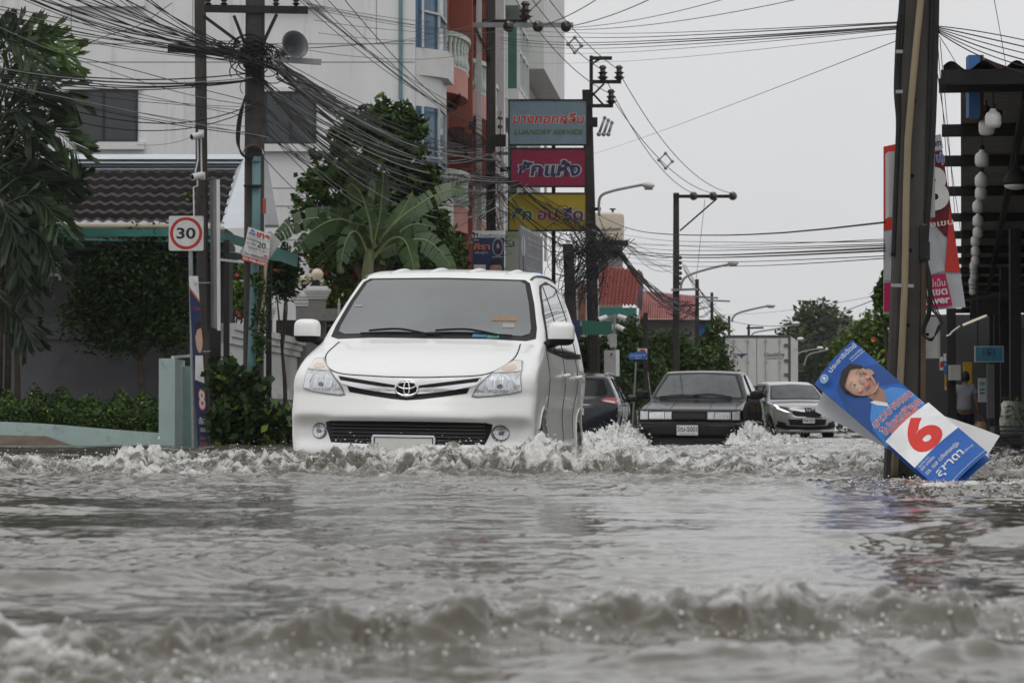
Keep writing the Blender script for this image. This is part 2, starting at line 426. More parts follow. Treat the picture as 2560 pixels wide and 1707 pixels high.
cr3 = W('ShaderNodeValToRGB'); cr3.color_ramp.elements[0].color = (.086, .076, .055, 1); cr3.color_ramp.elements[1].color = (.130, .122, .101, 1); cr3.color_ramp.elements[0].position = .35; cr3.color_ramp.elements[1].position = .65
mad = W('ShaderNodeMath', operation='MULTIPLY_ADD'); mad.inputs[1].default_value = .9; mad.inputs[2].default_value = -.45
ad = W('ShaderNodeMath', operation='ADD'); rmp = W('ShaderNodeMapRange', interpolation_type='SMOOTHSTEP'); rmp.inputs[1].default_value = .36; rmp.inputs[2].default_value = .95
b1 = W('ShaderNodeBump'); b1.inputs['Strength'].default_value = .13; b1.inputs['Distance'].default_value = .012
b2 = W('ShaderNodeBump'); b2.inputs['Strength'].default_value = .9; b2.inputs['Distance'].default_value = .02
for n in (n1, n2, n3): lk(txc.outputs['Object'], n.inputs['Vector'])
lk(n3.outputs[0], cr3.inputs[0]); lk(cr3.outputs[0], pw.inputs['Base Color'])
lk(n1.outputs[0], mad.inputs[0]); lk(mad.outputs[0], ad.inputs[0]); lk(attr.outputs['Fac'], ad.inputs[1]); lk(ad.outputs[0], rmp.inputs[0])
lk(n2.outputs[0], b1.inputs['Height']); lk(b1.outputs[0], pw.inputs['Normal']); lk(n1.outputs[0], b2.inputs['Height']); lk(b2.outputs[0], pf.inputs['Normal'])
lk(rmp.outputs[0], mxs.inputs[0]); lk(pw.outputs[0], mxs.inputs[1]); lk(pf.outputs[0], mxs.inputs[2]); lk(mxs.outputs[0], o_.inputs[0])
me.materials.append(WATER); wo = bpy.data.objects.new('water', me); COL.objects.link(wo); wo['kind'] = 'structure'
mb = MB(); mb.poly([(-300, -10, -.12), (300, -10, -.12), (300, 600, -.12), (-300, 600, -.12)])
struct('still_water', mb, mat('still_flood_water', (.112, .098, .072), .1, var=.15, vs=1, bump=.4, bs=6))

# spray and splashes: many separate drops, one object per splash
FOAMM = mat('white_splash_foam', (.80, .80, .78), .3, var=.1, vs=20, bump=.8, bs=45)
DROP = mat('water_drops', (.72, .72, .70), .08, var=.05, spec=.9)
def drops(mb, pts, r0, r1, m=0):
    oc = [(1,0,0),(-1,0,0),(0,1,0),(0,-1,0),(0,0,1),(0,0,-1)]; fc = [[0,2,4],[2,1,4],[1,3,4],[3,0,4],[2,0,5],[1,2,5],[3,1,5],[0,3,5]]
    for p in pts:
        r = r0 + (r1 - r0)*random.random()**3; q = Matrix.Rotation(rng(0, 3), 3, 'X') @ Matrix.Rotation(rng(0, 3), 3, 'Y')
        s = (rng(.7, 1.5), rng(.7, 1.3), rng(.7, 1.6)); mb.add([Vector(p) + q @ Vector((a*r*s[0], b*r*s[1], c*r*s[2])) for a, b, c in oc], fc, m)
mb = MB(); pts = []
Xs = np.random.uniform(-4.6, 3.2, 5200); Ys = crest_y(Xs) + np.random.normal(.05, .38, 5200); zz = water_at(Xs, Ys)[0]
for a, b, c in zip(Xs, Ys, zz):
    hgt = abs(random.gauss(0, .022)) + (.05*random.random()**4); pts.append((a, b, c + hgt))
drops(mb, pts, .0012, .0062)
pts = [(rng(-1.7, .5), 22.15 + rng(-.3, .2), .08 + .22*random.random()**2.5) for _ in range(130)]; drops(mb, pts, .0015, .0045)
o = mb.build('wave_spray', DROP); tag(o, 'white spray thrown up along the bow wave in front of the people carrier', 'spray', None, 'stuff')
mb = MB(); pts = []
Xs = np.random.uniform(-.85, .95, 2600); yc = 4.72 + .62*Xs + .05*np.sin(Xs*5.1); Ys = yc + np.random.normal(-.03, .10, 2600) - (Xs < -.2)*np.random.uniform(0, .4, 2600); zz = water_at(Xs, Ys)[0]
for a, b, c in zip(Xs, Ys, zz): pts.append((a, b, c + abs(random.gauss(0, .006))))
drops(mb, pts, .0005, .0038)
o = mb.build('wave_spray', DROP); tag(o, 'blurred drops scattered along the steep wave nearest to the camera', 'spray', None, 'stuff')
mb = MB(); Xs = np.random.normal(2.5, .5, 1500); Ys = np.random.normal(17.4, 1.6, 1500); zz = water_at(Xs, Ys)[0]
drops(mb, [(a, b, c + abs(random.gauss(0, .012))) for a, b, c in zip(Xs, Ys, zz)], .001, .006)
o = mb.build('wave_spray', DROP); tag(o, 'glittering drops on the choppy water round the leaning board', 'spray', None, 'stuff')

def splash(c, rx, ry, h, lean, label, n=2600, seed=1):
    """a heap of broken white water with a ragged edge of drops"""
    rs = np.random.RandomState(seed); mb = MB(); nu, nv = 84, 64; ph = rs.rand(6)*6
    U, V = np.meshgrid(np.linspace(0, 1, nu + 1), np.linspace(0, 1, nv + 1))
    X = (U - .5)*2*rx; Y = (V - .5)*2*ry; rr = np.clip(1 - (X/rx)**2*.9 - (Y/ry)**2, 0, 1)
    env = rr**.8*np.clip(1 - .75*lean*X/rx, .1, 1.9)
    Z = h*env*(.72 + .16*samp(TF, X*1.2 + c[0], Y*1.2 + c[1]) + .12*samp(TB, X + seed, Y)) + .05*rr*np.abs(samp(TB, X*1.6, Y*1.6 + seed)) - .05
    Xo = X + .05*samp(TB, X + 3, Y, 1)*rr; Yo = Y + .07*samp(TB, X + 5, Y, 2)*rr
    vs = np.stack([Xo + c[0], Yo + c[1], Z + c[2]], -1).reshape(-1, 3).tolist()
    mb.add(vs, [[j*(nu+1)+i, j*(nu+1)+i+1, (j+1)*(nu+1)+i+1, (j+1)*(nu+1)+i] for j in range(nv) for i in range(nu)])
    k = rs.randint(0, len(vs), n); pts = [(vs[i][0] + rs.normal(0, .04), vs[i][1] + rs.normal(0, .05), max(0, vs[i][2] + abs(rs.normal(0, .05)))) for i in k if vs[i][2] > c[2] + .01]
    drops(mb, pts, .003, .017)
    return tag(mb.build('splash', FOAMM), label, 'splash', None, 'stuff')
def at_px(px, py, Y): return P(px, py, Y)
c = at_px(1535, 1100, 52.3); splash((c.x, c.y, 0), .62, .9, .28, -.75, 'white splash thrown from the left front corner of the old black saloon', seed=3)
c = at_px(1500, 1110, 51.5); splash((c.x - .25, c.y, 0), .75, .8, .20, -.4, 'low foaming water between the two dark cars, left of the big splash', 1200, seed=8)
c = at_px(1893, 1100, 52.0); splash((c.x, c.y, 0), .52, .9, .26, .7, 'white splash thrown from the right front corner of the old black saloon', seed=5)
c = at_px(1935, 1110, 51.5); splash((c.x + .15, c.y, 0), .6, .8, .16, .4, 'low foaming water under the silver SUV, right of the big splash', 1000, seed=9)
# ------------------------------------------------------------------ buildings and walls
def X(px, Y): return (px - 1280)/F*Y
def Z(py, Y): return CAM_H + (1065 - py)/F*Y
RENDER = mat('white_render', (.69, .69, .695), .8, var=.06, vs=.6, dirt=(.47, .47, .455), ds=1.6, dl=.55, bump=.1, bs=8, stretch=(2.2, 2.2, .22))
TRIMW = mat('white_trim', (.66, .66, .65), .6, var=.08, vs=2, dirt=(.40, .40, .38), ds=2.5, dl=.62)
DGLASS = mat('tinted_window', (.022, .026, .030), .08, var=.25, vs=1.2, spec=.6)
WFRAME = mat('dark_window_frame', (.03, .035, .04), .5, var=.1)
CURTAIN = mat('blue_curtain_glass', (.045, .12, .20), .12, var=.45, vs=3.5, stretch=(9, 9, .35), spec=.6)
GREENG = mat('green_tint_glass', (.05, .15, .12), .08, var=.3, vs=1.5, spec=.7)
ALU = mat('pale_aluminium', (.52, .52, .53), .45, metal=.2, var=.08)
REDW = mat('red_wall', (.27, .075, .05), .8, var=.12, vs=1, dirt=(.25, .06, .04), ds=2, dl=.62)
PINK = mat('pink_wall', (.58, .26, .22), .8, var=.1, vs=1, dirt=(.42, .20, .17), ds=2, dl=.6)
LIME = mat('lime_green_wall', (.42, .52, .22), .8, var=.12, vs=1, dirt=(.30, .38, .18), ds=1.4, dl=.58)
BALM = mat('pale_green_balustrade', (.56, .64, .57), .65, var=.1, vs=4, dirt=(.35, .40, .36), ds=5, dl=.62)
GROOVE = mat('wall_groove', (.26, .26, .26), .9, var=.1)
CONC = mat('grey_concrete', (.20, .195, .185), .85, var=.2, vs=1.5, dirt=(.10, .10, .09), ds=2, dl=.58, bump=.2, bs=20)
BY = 77.0
apt = Thing('apartment_building', 'white apartment block with red and pink balconies and blue curtained bay windows behind the cables', 'building', (-8, BY, -.3))
bx0, bx1 = X(-300, BY), X(1038, BY)
mb = MB(); mb.bx(bx0, bx1, BY, BY + 16, -.3, 17); apt.part('wall', mb, RENDER)
fd = Vector((.0665, .9978, 0)); fn_ = Vector((.9978, -.0665, 0))
def fac(t, o, z): return Vector((bx1, BY, 0)) + fd*t + fn_*o + Vector((0, 0, z))
def fslab(mb, t0, t1, o0, o1, z0, z1, m=0):
    return mb.prism([fac(t0,o0,z0), fac(t1,o0,z0), fac(t1,o1,z0), fac(t0,o1,z0)], (0, 0, z1 - z0), m)
mb = MB(); fslab(mb, 0, 22, -3, 0, -.3, 17); apt.part('red_facade', mb, REDW)
mb = MB(); fslab(mb, 22.01, 40, -3, 0, -.3, 17); apt.part('green_facade', mb, LIME)
# plain windows with their ledges and hoods
for x0, x1, y0, y1 in ((172,343,223,355), (660,790,228,360), (172,343,-135,-3), (660,790,-130,-2)):
    a, b, c, d = X(x0,BY), X(x1,BY), Z(y1,BY), Z(y0,BY); mid = (a+b)/2
    mb = MB()
    for q in ((a,a+.05,c,d),(b-.05,b,c,d),(a+.05,b-.05,c,c+.05),(a+.05,b-.05,d-.05,d),(mid-.03,mid+.03,c+.05,d-.05)): mb.bx(q[0], q[1], BY-.05, BY+.01, q[2], q[3])
    w = apt.part('window', mb, WFRAME)
    mb = MB(); mb.bx(a+.05, b-.05, BY-.02, BY+.012, c+.05, d-.05); apt.part('pane', mb, DGLASS, w)
    mb = MB(); mb.bx(a-.14, b+.16, BY-.16, BY+.01, c-.17, c-.003); apt.part('sill', mb, TRIMW, w)
    mb = MB(); mb.bx(a-.10, b+.12, BY-.06, BY+.01, d+.003, d+.10); apt.part('lintel', mb, TRIMW, w)
mb = MB()
for y in (108, 154, 470, 515, 600): mb.bx(bx0, bx1 - .02, BY-.004, BY+.01, Z(y,BY)-.012, Z(y,BY)+.012)
for x in (175, 480, 940): mb.bx(X(x,BY)-.01, X(x,BY)+.01, BY-.004, BY+.01, Z(110,BY)+.012, Z(-60,BY))
g = apt.part('wall_grooves', mb, GROOVE); g['kind'] = 'stuff'
mb = MB(); mb.tube([(X(1001,BY), BY-.06, Z(250,BY)), (X(1001,BY), BY-.06, 15)], .045, 8); apt.part('drain_pipe', mb, mat('blue_pvc_pipe', (.11, .21, .25), .5, var=.15))
# corner bay: curtained windows over curved white aprons
bay0, bay1 = 0.06, 2.5
def bay_band(name, z0, z1, o, m, parent=None, bulge=.12, drop=0.0):
    mb = MB(); n = 10
    front = [fac(bay0 + .02, -.2, 0)] + [fac(bay0 + (bay1-bay0)*i/n*.35, o*(i/n)**.7, 0) for i in range(n + 1)] + [fac(bay1, o, 0), fac(bay1, -.2, 0)]
    mb.prism([p + Vector((0, 0, z0)) for p in front], (0, 0, z1 - z0)); return apt.part(name, mb, m, parent)
for k in range(-1, 3):
    zf = 8.25 + 3.3*k - 3.3
    if zf < 1: continue
    bay_band('bay_apron', zf, zf + .62, .66, TRIMW); wz = bay_band('bay_window', zf + .622, zf + 2.6, .46, CURTAIN)
    bay_band('bay_head', zf + 2.602, zf + 3.298, .49, TRIMW)
    for t, o in ((.12, .16), (.8, .47), (2.45, .48)):
        mb = MB(); p = fac(t, o, zf + .63); mb.bar(p, p + Vector((0, 0, 1.96)), .05, .05); apt.part('mullion', mb, ALU, wz)
    mb = MB(); mb.bar(fac(.8, .49, zf + 1.45), fac(2.45, .49, zf + 1.45), .04, .05); mb.bar(fac(.12, .2, zf + 1.45), fac(.8, .48, zf + 1.45), .04, .05); apt.part('transom', mb, ALU, wz)
# curved balconies with turned balusters
def baluster(mb, p, h):
    prof = [(.055, 0), (.055, .05), (.03, .08), (.05, .18), (.065, .28), (.045, .42), (.032, .60), (.045, .66), (.03, .70), (.055, .93), (.055, 1.0)]
    mb.lathe([(r*1.25, z*h) for r, z in prof], p, 8)
for t0, t1, o in ((4.4, 8.4, .66), (10.4, 14.4, .70), (16.2, 19.2, .55)):
    for zf in (5.55, 8.85, 12.15):
        tc_, hw = (t0+t1)/2, (t1-t0)/2
        arc = [(tc_ - hw*math.cos(math.pi*i/16), o*math.sin(math.pi*i/16)**.8) for i in range(17)]
        mb = MB(); mb.prism([fac(a, b, zf - .55) for a, b in arc], (0, 0, .62)); bal = apt.part('balcony', mb, PINK)
        mb = MB(); pts = [fac(a, b*.97 + .01, zf + .86) for a, b in arc]
        for p, q in zip(pts[:-1], pts[1:]): mb.bar(p, q, .16, .11)
        apt.part('handrail', mb, BALM, bal, smooth=False)
        mb = MB()
        for i in range(1, 16): baluster(mb, fac(arc[i][0], arc[i][1]*.93, zf + .07), .74)
        b_ = apt.part('balusters', mb, BALM, bal, autosmooth=50); b_['kind'] = 'stuff'
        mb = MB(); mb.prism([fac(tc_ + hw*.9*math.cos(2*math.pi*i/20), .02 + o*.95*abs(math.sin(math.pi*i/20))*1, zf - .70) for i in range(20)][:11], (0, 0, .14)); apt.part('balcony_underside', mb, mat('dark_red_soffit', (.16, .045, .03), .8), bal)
for t, o, m in ((3.0, .12, PINK), (20.4, .60, ALU)):
    mb = MB(); fslab(mb, t, t + .55, 0.001, o, 0, 16); apt.part('column', mb, m)
for t, o, m in ((9.0, .58, REDW), (15.0, .60, mat('brick_red_wall', (.22, .055, .035), .8, var=.15)), (3.2, .40, REDW)):
    mb = MB(); fslab(mb, t, t + .3, .001, o, 0, 16); apt.part('party_wall', mb, m)
for t, o in ((9.9, .62), (16, .55)):
    mb = MB(); fslab(mb, t, t + .1, o, o + .13, 0, 16); apt.part('column', mb, ALU)
for t0, t1 in ((20.9, 21.9),):
    mb = MB(); fslab(mb, t0, t1, .001, .35, 0, 16); apt.part('white_pier', mb, TRIMW)
    for zz_ in (6.2, 9.5, 12.8):
        mb = MB(); fslab(mb, t0 + .1, t1 - .1, .35, .38, zz_, zz_ + 1.6); apt.part('pier_window', mb, DGLASS)
# green glazed bay and the pale end wing
mb = MB(); fslab(mb, 22.6, 22.98, .001, .36, 0, 16); apt.part('lime_pier', mb, LIME)
for zf in (6.95, 10.25, 13.55):
    mb = MB(); fslab(mb, 23, 27.5, .001, .85, zf - .9, zf - .05); apt.part('green_apron', mb, TRIMW)
    mb = MB(); fslab(mb, 23.1, 27.4, .001, .80, zf - .048, zf + 1.95); w = apt.part('green_bay_window', mb, GREENG)
    for t in (23.1, 24.4, 26, 27.4):
        for o in (.84,):
            mb = MB(); p = fac(t, o, zf - .04); mb.bar(p, p + Vector((0, 0, 1.98)), .10, .08); apt.part('mullion', mb, TRIMW, w)
    for zz_ in (zf, zf + 1.1, zf + 1.9):
        mb = MB(); mb.bar(fac(23.1, .84, zz_), fac(27.4, .84, zz_), .06, .09); apt.part('transom', mb, TRIMW, w)
    mb = MB(); fslab(mb, 22.3, 22.8, .25, .55, zf - .4, zf + 1.9); apt.part('lattice_screen', mb, TRIMW)
mb = MB(); fslab(mb, 28.5, 40, .001, .5, -.3, 11.4); apt.part('end_wing', mb, mat('grey_render', (.40, .40, .41), .8, var=.08, vs=1))
mb = MB(); fslab(mb, 29, 41.5, .001, 1.25, 11.41, 17); apt.part('overhang', mb, RENDER)
mb = MB(); mb.tube([fac(41, .9, 11.6), fac(41, .9, 11.2), fac(41, .62, 11.0), fac(41, .62, 6)], .06, 6); apt.part('drain_pipe', mb, ALU)
mb = MB(); fslab(mb, 10, 21.9, .62, .72, -.3, 3.6); apt.part('green_hoarding', mb, mat('green_hoarding', (.10, .26, .13), .6, var=.15, vs=2))
for k in range(6):
    mb = MB(); mb.bar(fac(10.2 + k*2, .78, 1.6), fac(12 + k*2, .78, 3.5), .09, .05); apt.part('hoarding_brace', mb, mat('rust_brown_bar', (.10, .045, .03), .7, var=.2))
    mb = MB(); mb.bar(fac(12 + k*2, .84, 1.6), fac(10.2 + k*2, .84, 3.5), .09, .05); apt.part('hoarding_brace', mb, MATS['rust_brown_bar'])

# ---- house with dark tiled roof
TILE = mat('dark_roof_tile', (.042, .038, .036), .65, var=.3, vs=4, dirt=(.075, .07, .065), ds=3, dl=.6)
ZINC = mat('silver_roof_sheet', (.60, .64, .68), .4, metal=.25, var=.07, vs=1.5, stretch=(1, 6, 6), dirt=(.45, .42, .38), ds=2.5, dl=.66)
CREAM = mat('cream_gutter', (.42, .36, .26), .6, var=.1)
TEAL = mat('teal_green_sheet', (.035, .20, .17), .5, var=.25, vs=3, dirt=(.02, .09, .08), ds=3, dl=.55)
hse = Thing('tiled_house', 'low house with a dark tiled roof and silver sheet ridge behind the bushes', 'house', (-6.5, 62, -.3))
E0, E1, R0, R1 = P(-60, 566, 60), P(560, 570, 60), P(-60, 425, 64.5), P(590, 424, 64.5)
nc_ = 7
def roof(u, v):
    k = min(int(v*nc_), nc_ - 1); fr = v*nc_ - k
    p = E0.lerp(E1, u).lerp(R0.lerp(R1, u), v)
    return p + Vector((0, -.25, 1))*(.018*math.sin(u*21*2*math.pi) + .10*(1 - fr))
mb = MB(); nu = 300
for k in range(nc_):
    mb.grid(lambda u, v, k=k: roof(u, (k + v*.999)/nc_), nu, 1)
for k in range(1, nc_): mb.grid(lambda u, v, k=k: roof(u, k/nc_ - .0005*(1-v)) if v < .5 else roof(u, k/nc_ + .0005), nu, 1)
r_ = hse.part('roof', mb, TILE, smooth=False)
mb = MB()
for k, (ya, yb) in enumerate(((386,398),(398,408),(408,416),(416,424))):
    d = .05*(k % 2)
    mb.prism([P(-60,yb,64.3 - d), P(610,yb,64.3 - d), P(612,ya,64.6 - d), P(-60,ya,64.6 - d)], (0, .2, 0))
hse.part('ridge_sheet', mb, ZINC, r_)
mb = MB(); mb.prism([P(588,423,64.4), P(612,388,64.5), P(655,392,64.6), P(696,566,59.5), P(551,572,59.6)], (0, .12, .02)); hp = hse.part('hip_sheet', mb, ZINC, r_)
for i in range(7):
    a = P(660 + i*1.2, 398 + i*2, 64.3); b = P(664 + i*5.2, 566, 59.4)
    mb = MB(); mb.bar(a, b, .03, .05); hse.part('hip_seam', mb, mat('grey_roof_seam', (.22, .23, .24), .5), hp)
mb = MB(); mb.tube([P(100, 567, 59.4), P(430, 567, 59.4), P(560, 573, 59.4)], .05, 8); hse.part('gutter', mb, CREAM)
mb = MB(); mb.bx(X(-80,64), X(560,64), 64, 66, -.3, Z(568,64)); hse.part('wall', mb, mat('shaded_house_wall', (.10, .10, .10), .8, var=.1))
mb = MB()
for k in range(6): mb.bx(X(20,63.8), X(145,63.8), 63.86, 63.9, Z(690 - k*9,63.8), Z(690 - k*9,63.8) + .05)
for x in (20, 80, 143): mb.bx(X(x,63.8), X(x,63.8) + .05, 63.9, 63.95, Z(700,63.8), Z(640,63.8))
hse.part('louvre', mb, TRIMW)
mb = MB(); mb.bx(X(200,63.9), X(300,63.9), 63.92, 63.99, Z(780,63.9), Z(690,63.9)); hse.part('window', mb, DGLASS)

cnp = Thing('car_port_canopy', 'teal green sheet canopy on dark posts below the tiled roof', 'canopy', (-6, 59, -.3))
mb = MB(); mb.prism([P(110,574,59), P(535,572,59), P(535,590,59), P(110,592,59)], (0, .06, 0)); cnp.part('fascia', mb, TEAL)
mb = MB(); mb.prism([P(535,571,58.9), P(745,636,66), P(742,668,66), P(535,592,58.9)], (.0, .08, 0)); cnp.part('fascia', mb, TEAL)
mb = MB(); mb.prism([P(110,598,59.2), P(560,604,59.2), P(560,596,62.5), P(110,592,62.5)], (0, 0, -.02)); cnp.part('roof_sheet', mb, TEAL)
mb = MB(); mb.prism([P(130,618,59.5), P(575,628,59.5), P(700,650,64), P(130,630,64)], (0, 0, -.02)); cnp.part('roof_sheet', mb, TEAL)
DKST = mat('dark_steel', (.025, .025, .027), .6, var=.2)
for y, d in ((610, 59.3), (632, 59.6), (648, 60)):
    mb = MB(); mb.bar(P(110,y,d), P(560,y + 3,d), .06, .08); cnp.part('beam', mb, DKST)
for x, y0, d in ((566, 600, 59.2), (672, 650, 63), (505, 600, 59.4)):
    mb = MB(); mb.bar((X(x,d), d, -.3), (X(x,d), d, Z(y0,d)), .1, .1); cnp.part('post', mb, DKST)
mb = MB(); mb.bar(P(540,648,58.6), P(612,656,58.6), .04, .04); cnp.part('rail', mb, ALU)

mb = MB(); gy = 61.5
mb.bx(X(-60,gy), X(520,gy), gy, gy + .15, -.3, Z(793,gy)); wl = Thing('garden_wall', 'plain dark grey garden wall behind the hedge and bush', 'wall', (X(230,gy), gy, -.3))
GREYW = mat('dark_grey_wall', (.13, .13, .14), .8, var=.15, vs=1, dirt=(.08, .08, .085), ds=1.2, dl=.55)
wl.part('wall', mb, GREYW)
mb = MB(); mb.bx(X(-60,gy), X(520,gy), gy - .06, gy - .001, Z(848,gy), Z(839,gy)); wl.part('ledge', mb, GREYW)
MINT = mat('mint_green_paint', (.36, .47, .45), .7, var=.12, vs=2, dirt=(.11, .11, .095), ds=2.2, dl=.56, bump=.15, bs=15)
mb = MB(); ky = 55.5
top = [(-60, 1052), (60, 1056), (150, 1062), (240, 1070), (330, 1077), (400, 1082), (425, 1088)]
pts = [Vector((X(a,ky), ky, Z(b,ky))) for a, b in top]
mb.prism([Vector((pts[0].x, ky, -.3))] + [Vector((p.x, ky, p.z)) for p in pts] + [Vector((pts[-1].x, ky, -.3))], (0, .22, 0))
single('planter_kerb', mb, MINT, 'low flaking mint green kerb along the flower bed at the water edge', 'kerb')
mb = MB(); mb.prism([P(-60,1086,55.0), P(110,1090,55.0), P(155,1106,55.1), P(200,1120,55.2), P(-60,1120,54)], (0, .3, 0)); single('ramp', mb, mat('brown_wet_concrete', (.13, .10, .075), .6, var=.25, vs=3), 'wet brown concrete ramp in front of the mint green kerb', 'ramp')
mp = Thing('gate_pillar', 'square mint green gate pillar at the end of the flower bed', 'pillar', (X(415,55.2), 55.2, -.3))
mb = MB(); mb.bx(X(397,55.2), X(437,55.2), 55.2, 56.9, -.3, Z(896,55.2)); mp.part('shaft', mb, MINT)
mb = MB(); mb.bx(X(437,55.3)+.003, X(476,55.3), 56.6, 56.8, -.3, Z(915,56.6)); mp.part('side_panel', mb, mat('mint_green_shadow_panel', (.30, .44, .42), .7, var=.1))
mb = MB(); mb.bar(P(432,893,55.4), P(477,889,56.6), .05, .04); mp.part('top_rail', mb, ALU)

# ---- moulded white boundary wall with lamp pillars
bw = Thing('boundary_wall', 'white boundary wall with moulded bands receding behind the front wing of the people carrier', 'wall', (X(650,64), 64, -.3))
wa, wb = Vector((X(552,60), 60, 0)), Vector((X(820,80), 80, 0))
wd = (wb - wa).normalized(); wn = Vector((wd.y, -wd.x, 0))
def wbar(t0, t1, z0, z1, o):
    m = MB(); a, b = wa.lerp(wb, t0), wa.lerp(wb, t1); m.prism([a + Vector((0,0,z0)), b + Vector((0,0,z0)), b + wn*o + Vector((0,0,z0)), a + wn*o + Vector((0,0,z0))], (0, 0, z1 - z0)); return m
bw.part('panel', wbar(0, 1, .55, 2.1, .12), TRIMW); bw.part('base', wbar(0, 1, -.3, .548, .14), CONC)
for z0, z1, o in ((2.0,2.12,.30),(1.88,2.0,.24),(1.76,1.88,.19),(.96,1.06,.22),(.84,.96,.27),(.70,.84,.2),(.56,.70,.16)): bw.part('moulding', wbar(0, 1, z0 + .002, z1, o), TRIMW)
GLOBE = mat('cream_globe_glass', (.66, .58, .40), .25, var=.06, vs=2, coat=.5)
LITG = mat('lit_globe_glass', (.8, .75, .6), .3, var=0, emit=(1, .88, .62, 1.6))
def lamp_pillar(px, ylamp, rpx, Y, ycap0, ycap1, wcap, label, lit=False):
    x = X(px, Y); pl = Thing('gate_pillar', 'grey square pillar under a ' + label[0], 'pillar', (x, Y, -.3), 'lamp pillars along the boundary wall')
    z0, z1 = Z(ycap1, Y), Z(ycap0, Y); w = wcap/F*Y; h = z1 - z0
    mb = MB(); mb.bx(x - w*.32, x + w*.32, Y - w*.32, Y + w*.32, -.3, z0); pl.part('shaft', mb, CONC)
    mb = MB()
    for k, (a, b, c) in enumerate(((0,.2,.36),(.2,.42,.41),(.42,.60,.46),(.60,.80,.5),(.80,1,.40))): mb.bx(x - w*c, x + w*c, Y - w*c, Y + w*c, z0 + h*a + .001, z0 + h*b)
    pl.part('moulded_cap', mb, TRIMW)
    zl = Z(ylamp, Y); r = rpx/F*Y
    lp = Thing('globe_lamp', label[1], 'lamp', (x, Y, z1), 'globe lamps on the pillars')
    mb = MB(); mb.ball((x, Y, zl), r, 18, 0); lp.part('globe', mb, LITG if lit else GLOBE, smooth=True)
    mb = MB(); mb.lathe([(r*.6, 0), (r*.6, .03), (r*.38, .05), (r*.38, max(.06, zl - z1 - r*.85)), (r*.55, max(.07, zl - z1 - r*.8))], (x, Y, z1), 14); lp.part('lamp_base', mb, BLACKP0)
BLACKP0 = mat('black_lamp_base', (.015, .015, .015), .5)
lamp_pillar(793, 686, 15.5, 70, 716, 748, 66, ('moulded white cap, nearest to the windscreen of the people carrier', 'cream globe lamp highest on the pillars, beside the flowering shrubs'))
lamp_pillar(759, 698, 14.5, 72, 727, 766, 58, ('moulded white cap with a lamp screened by dark leaves', 'cream globe lamp partly screened by dark leaves'))
lamp_pillar(664, 727, 15, 68.5, 760, 800, 50, ('moulded white cap right behind the pole with teal pipe', 'cream globe lamp peeping out right of the tall pole with the teal pipe'))
lamp_pillar(556, 702, 14.5, 68, 744, 778, 46, ('moulded white cap left of the pole with teal pipe', 'cream globe lamp left of the tall pole with the teal pipe'))
lamp_pillar(905, 714, 15, 74, 738, 770, 60, ('moulded white cap mostly behind the people carrier', 'lit globe lamp just left of the people carrier roof'), True)
mb = MB(); mb.bx(X(745,69), X(845,69), 69.4, 69.9, Z(800,69), Z(770,69)); single('gate_beam', mb, CONC, 'grey concrete beam under the lamp pillars, left of the windscreen', 'beam')
mb = MB(); mb.bx(X(690,73), X(850,73), 73, 73.2, -.3, Z(800,73)); single('dark_gate', mb, DKST, 'dark gate leaf below the concrete beam', 'gate')
mb = MB()
for k in range(5): mb.box((X(846,69), 69.2, Z(760 + k*7,69)), (.06, .06, .04))
mb.bar((X(846,69), 69.22, Z(790,69)), (X(846,69), 69.22, Z(745,69)), .03, .03); single('gate_finial', mb, ALU, 'beaded pale metal gate finial at the edge of the people carrier windscreen', 'finial')

# ---- distant houses
REDT = mat('red_roof_tile', (.36, .115, .10), .6, var=.25, vs=5, dirt=(.20, .05, .045), ds=4, dl=.58)
hY = 112
rh = Thing('red_tile_house', 'house with a steep red tiled roof and teal eaves behind the tangled cables', 'house', (X(1550,hY), hY, -.3))
a0, a1, b0, b1 = P(1490,768,hY), P(1592,768,hY), P(1500,662,hY + 3), P(1604,676,hY + 3)
mb = MB(); nr_ = 13
for k in range(nr_): mb.grid(lambda u, v, k=k: a0.lerp(a1, u).lerp(b0.lerp(b1, u), (k + v*.98)/nr_) + Vector((0, -.35, .7))*(.05*math.sin(u*22*math.pi) + .09*(1 - v)), 110, 1)
for k in range(1, nr_): mb.grid(lambda u, v, k=k: a0.lerp(a1, u).lerp(b0.lerp(b1, u), (k - .02*(1 - v))/nr_) + Vector((0, -.35, .7))*(.05*math.sin(u*22*math.pi) + .09*v), 110, 1)
r_ = rh.part('roof', mb, REDT)

mb = MB(); mb.prism([P(1592,768,hY), P(1603,676,hY + 3), P(1609,690,hY + 5), P(1606,775,hY + 5)], (0, .1, 0)); rh.part('gable', mb, DKST, r_)
mb = MB(); mb.bx(X(1490,hY), X(1592,hY), hY - .02, hY + .1, Z(790,hY), Z(769,hY)); rh.part('eaves_board', mb, TEAL)
mb = MB(); mb.bx(X(1490,hY), X(1600,hY), hY + .4, hY + 5, -.3, Z(788,hY)); rh.part('wall', mb, RENDER)
mr_ = Thing('red_sheet_roof_shed', 'shed with a faded red corrugated roof behind the tall pole with one long crossarm', 'shed', (X(1670,116), 116, -.3))
mb = MB(); c0, c1, d0, d1 = P(1595,800,115), P(1748,800,115), P(1600,728,119), P(1745,742,119)
mb.grid(lambda u, v: c0.lerp(c1, u).lerp(d0.lerp(d1, u), v) + Vector((0, -.4, .8))*(.07*abs(math.sin(u*26*math.pi))**2), 150, 2); mr_.part('roof', mb, mat('faded_red_sheet', (.36, .125, .12), .55, var=.3, vs=1.5, stretch=(3, 1, 1), dirt=(.14, .06, .05), ds=2, dl=.58))
mb = MB(); mb.bx(X(1600,116), X(1745,116), 116, 119, -.3, Z(798,116)); mr_.part('wall', mb, CONC)
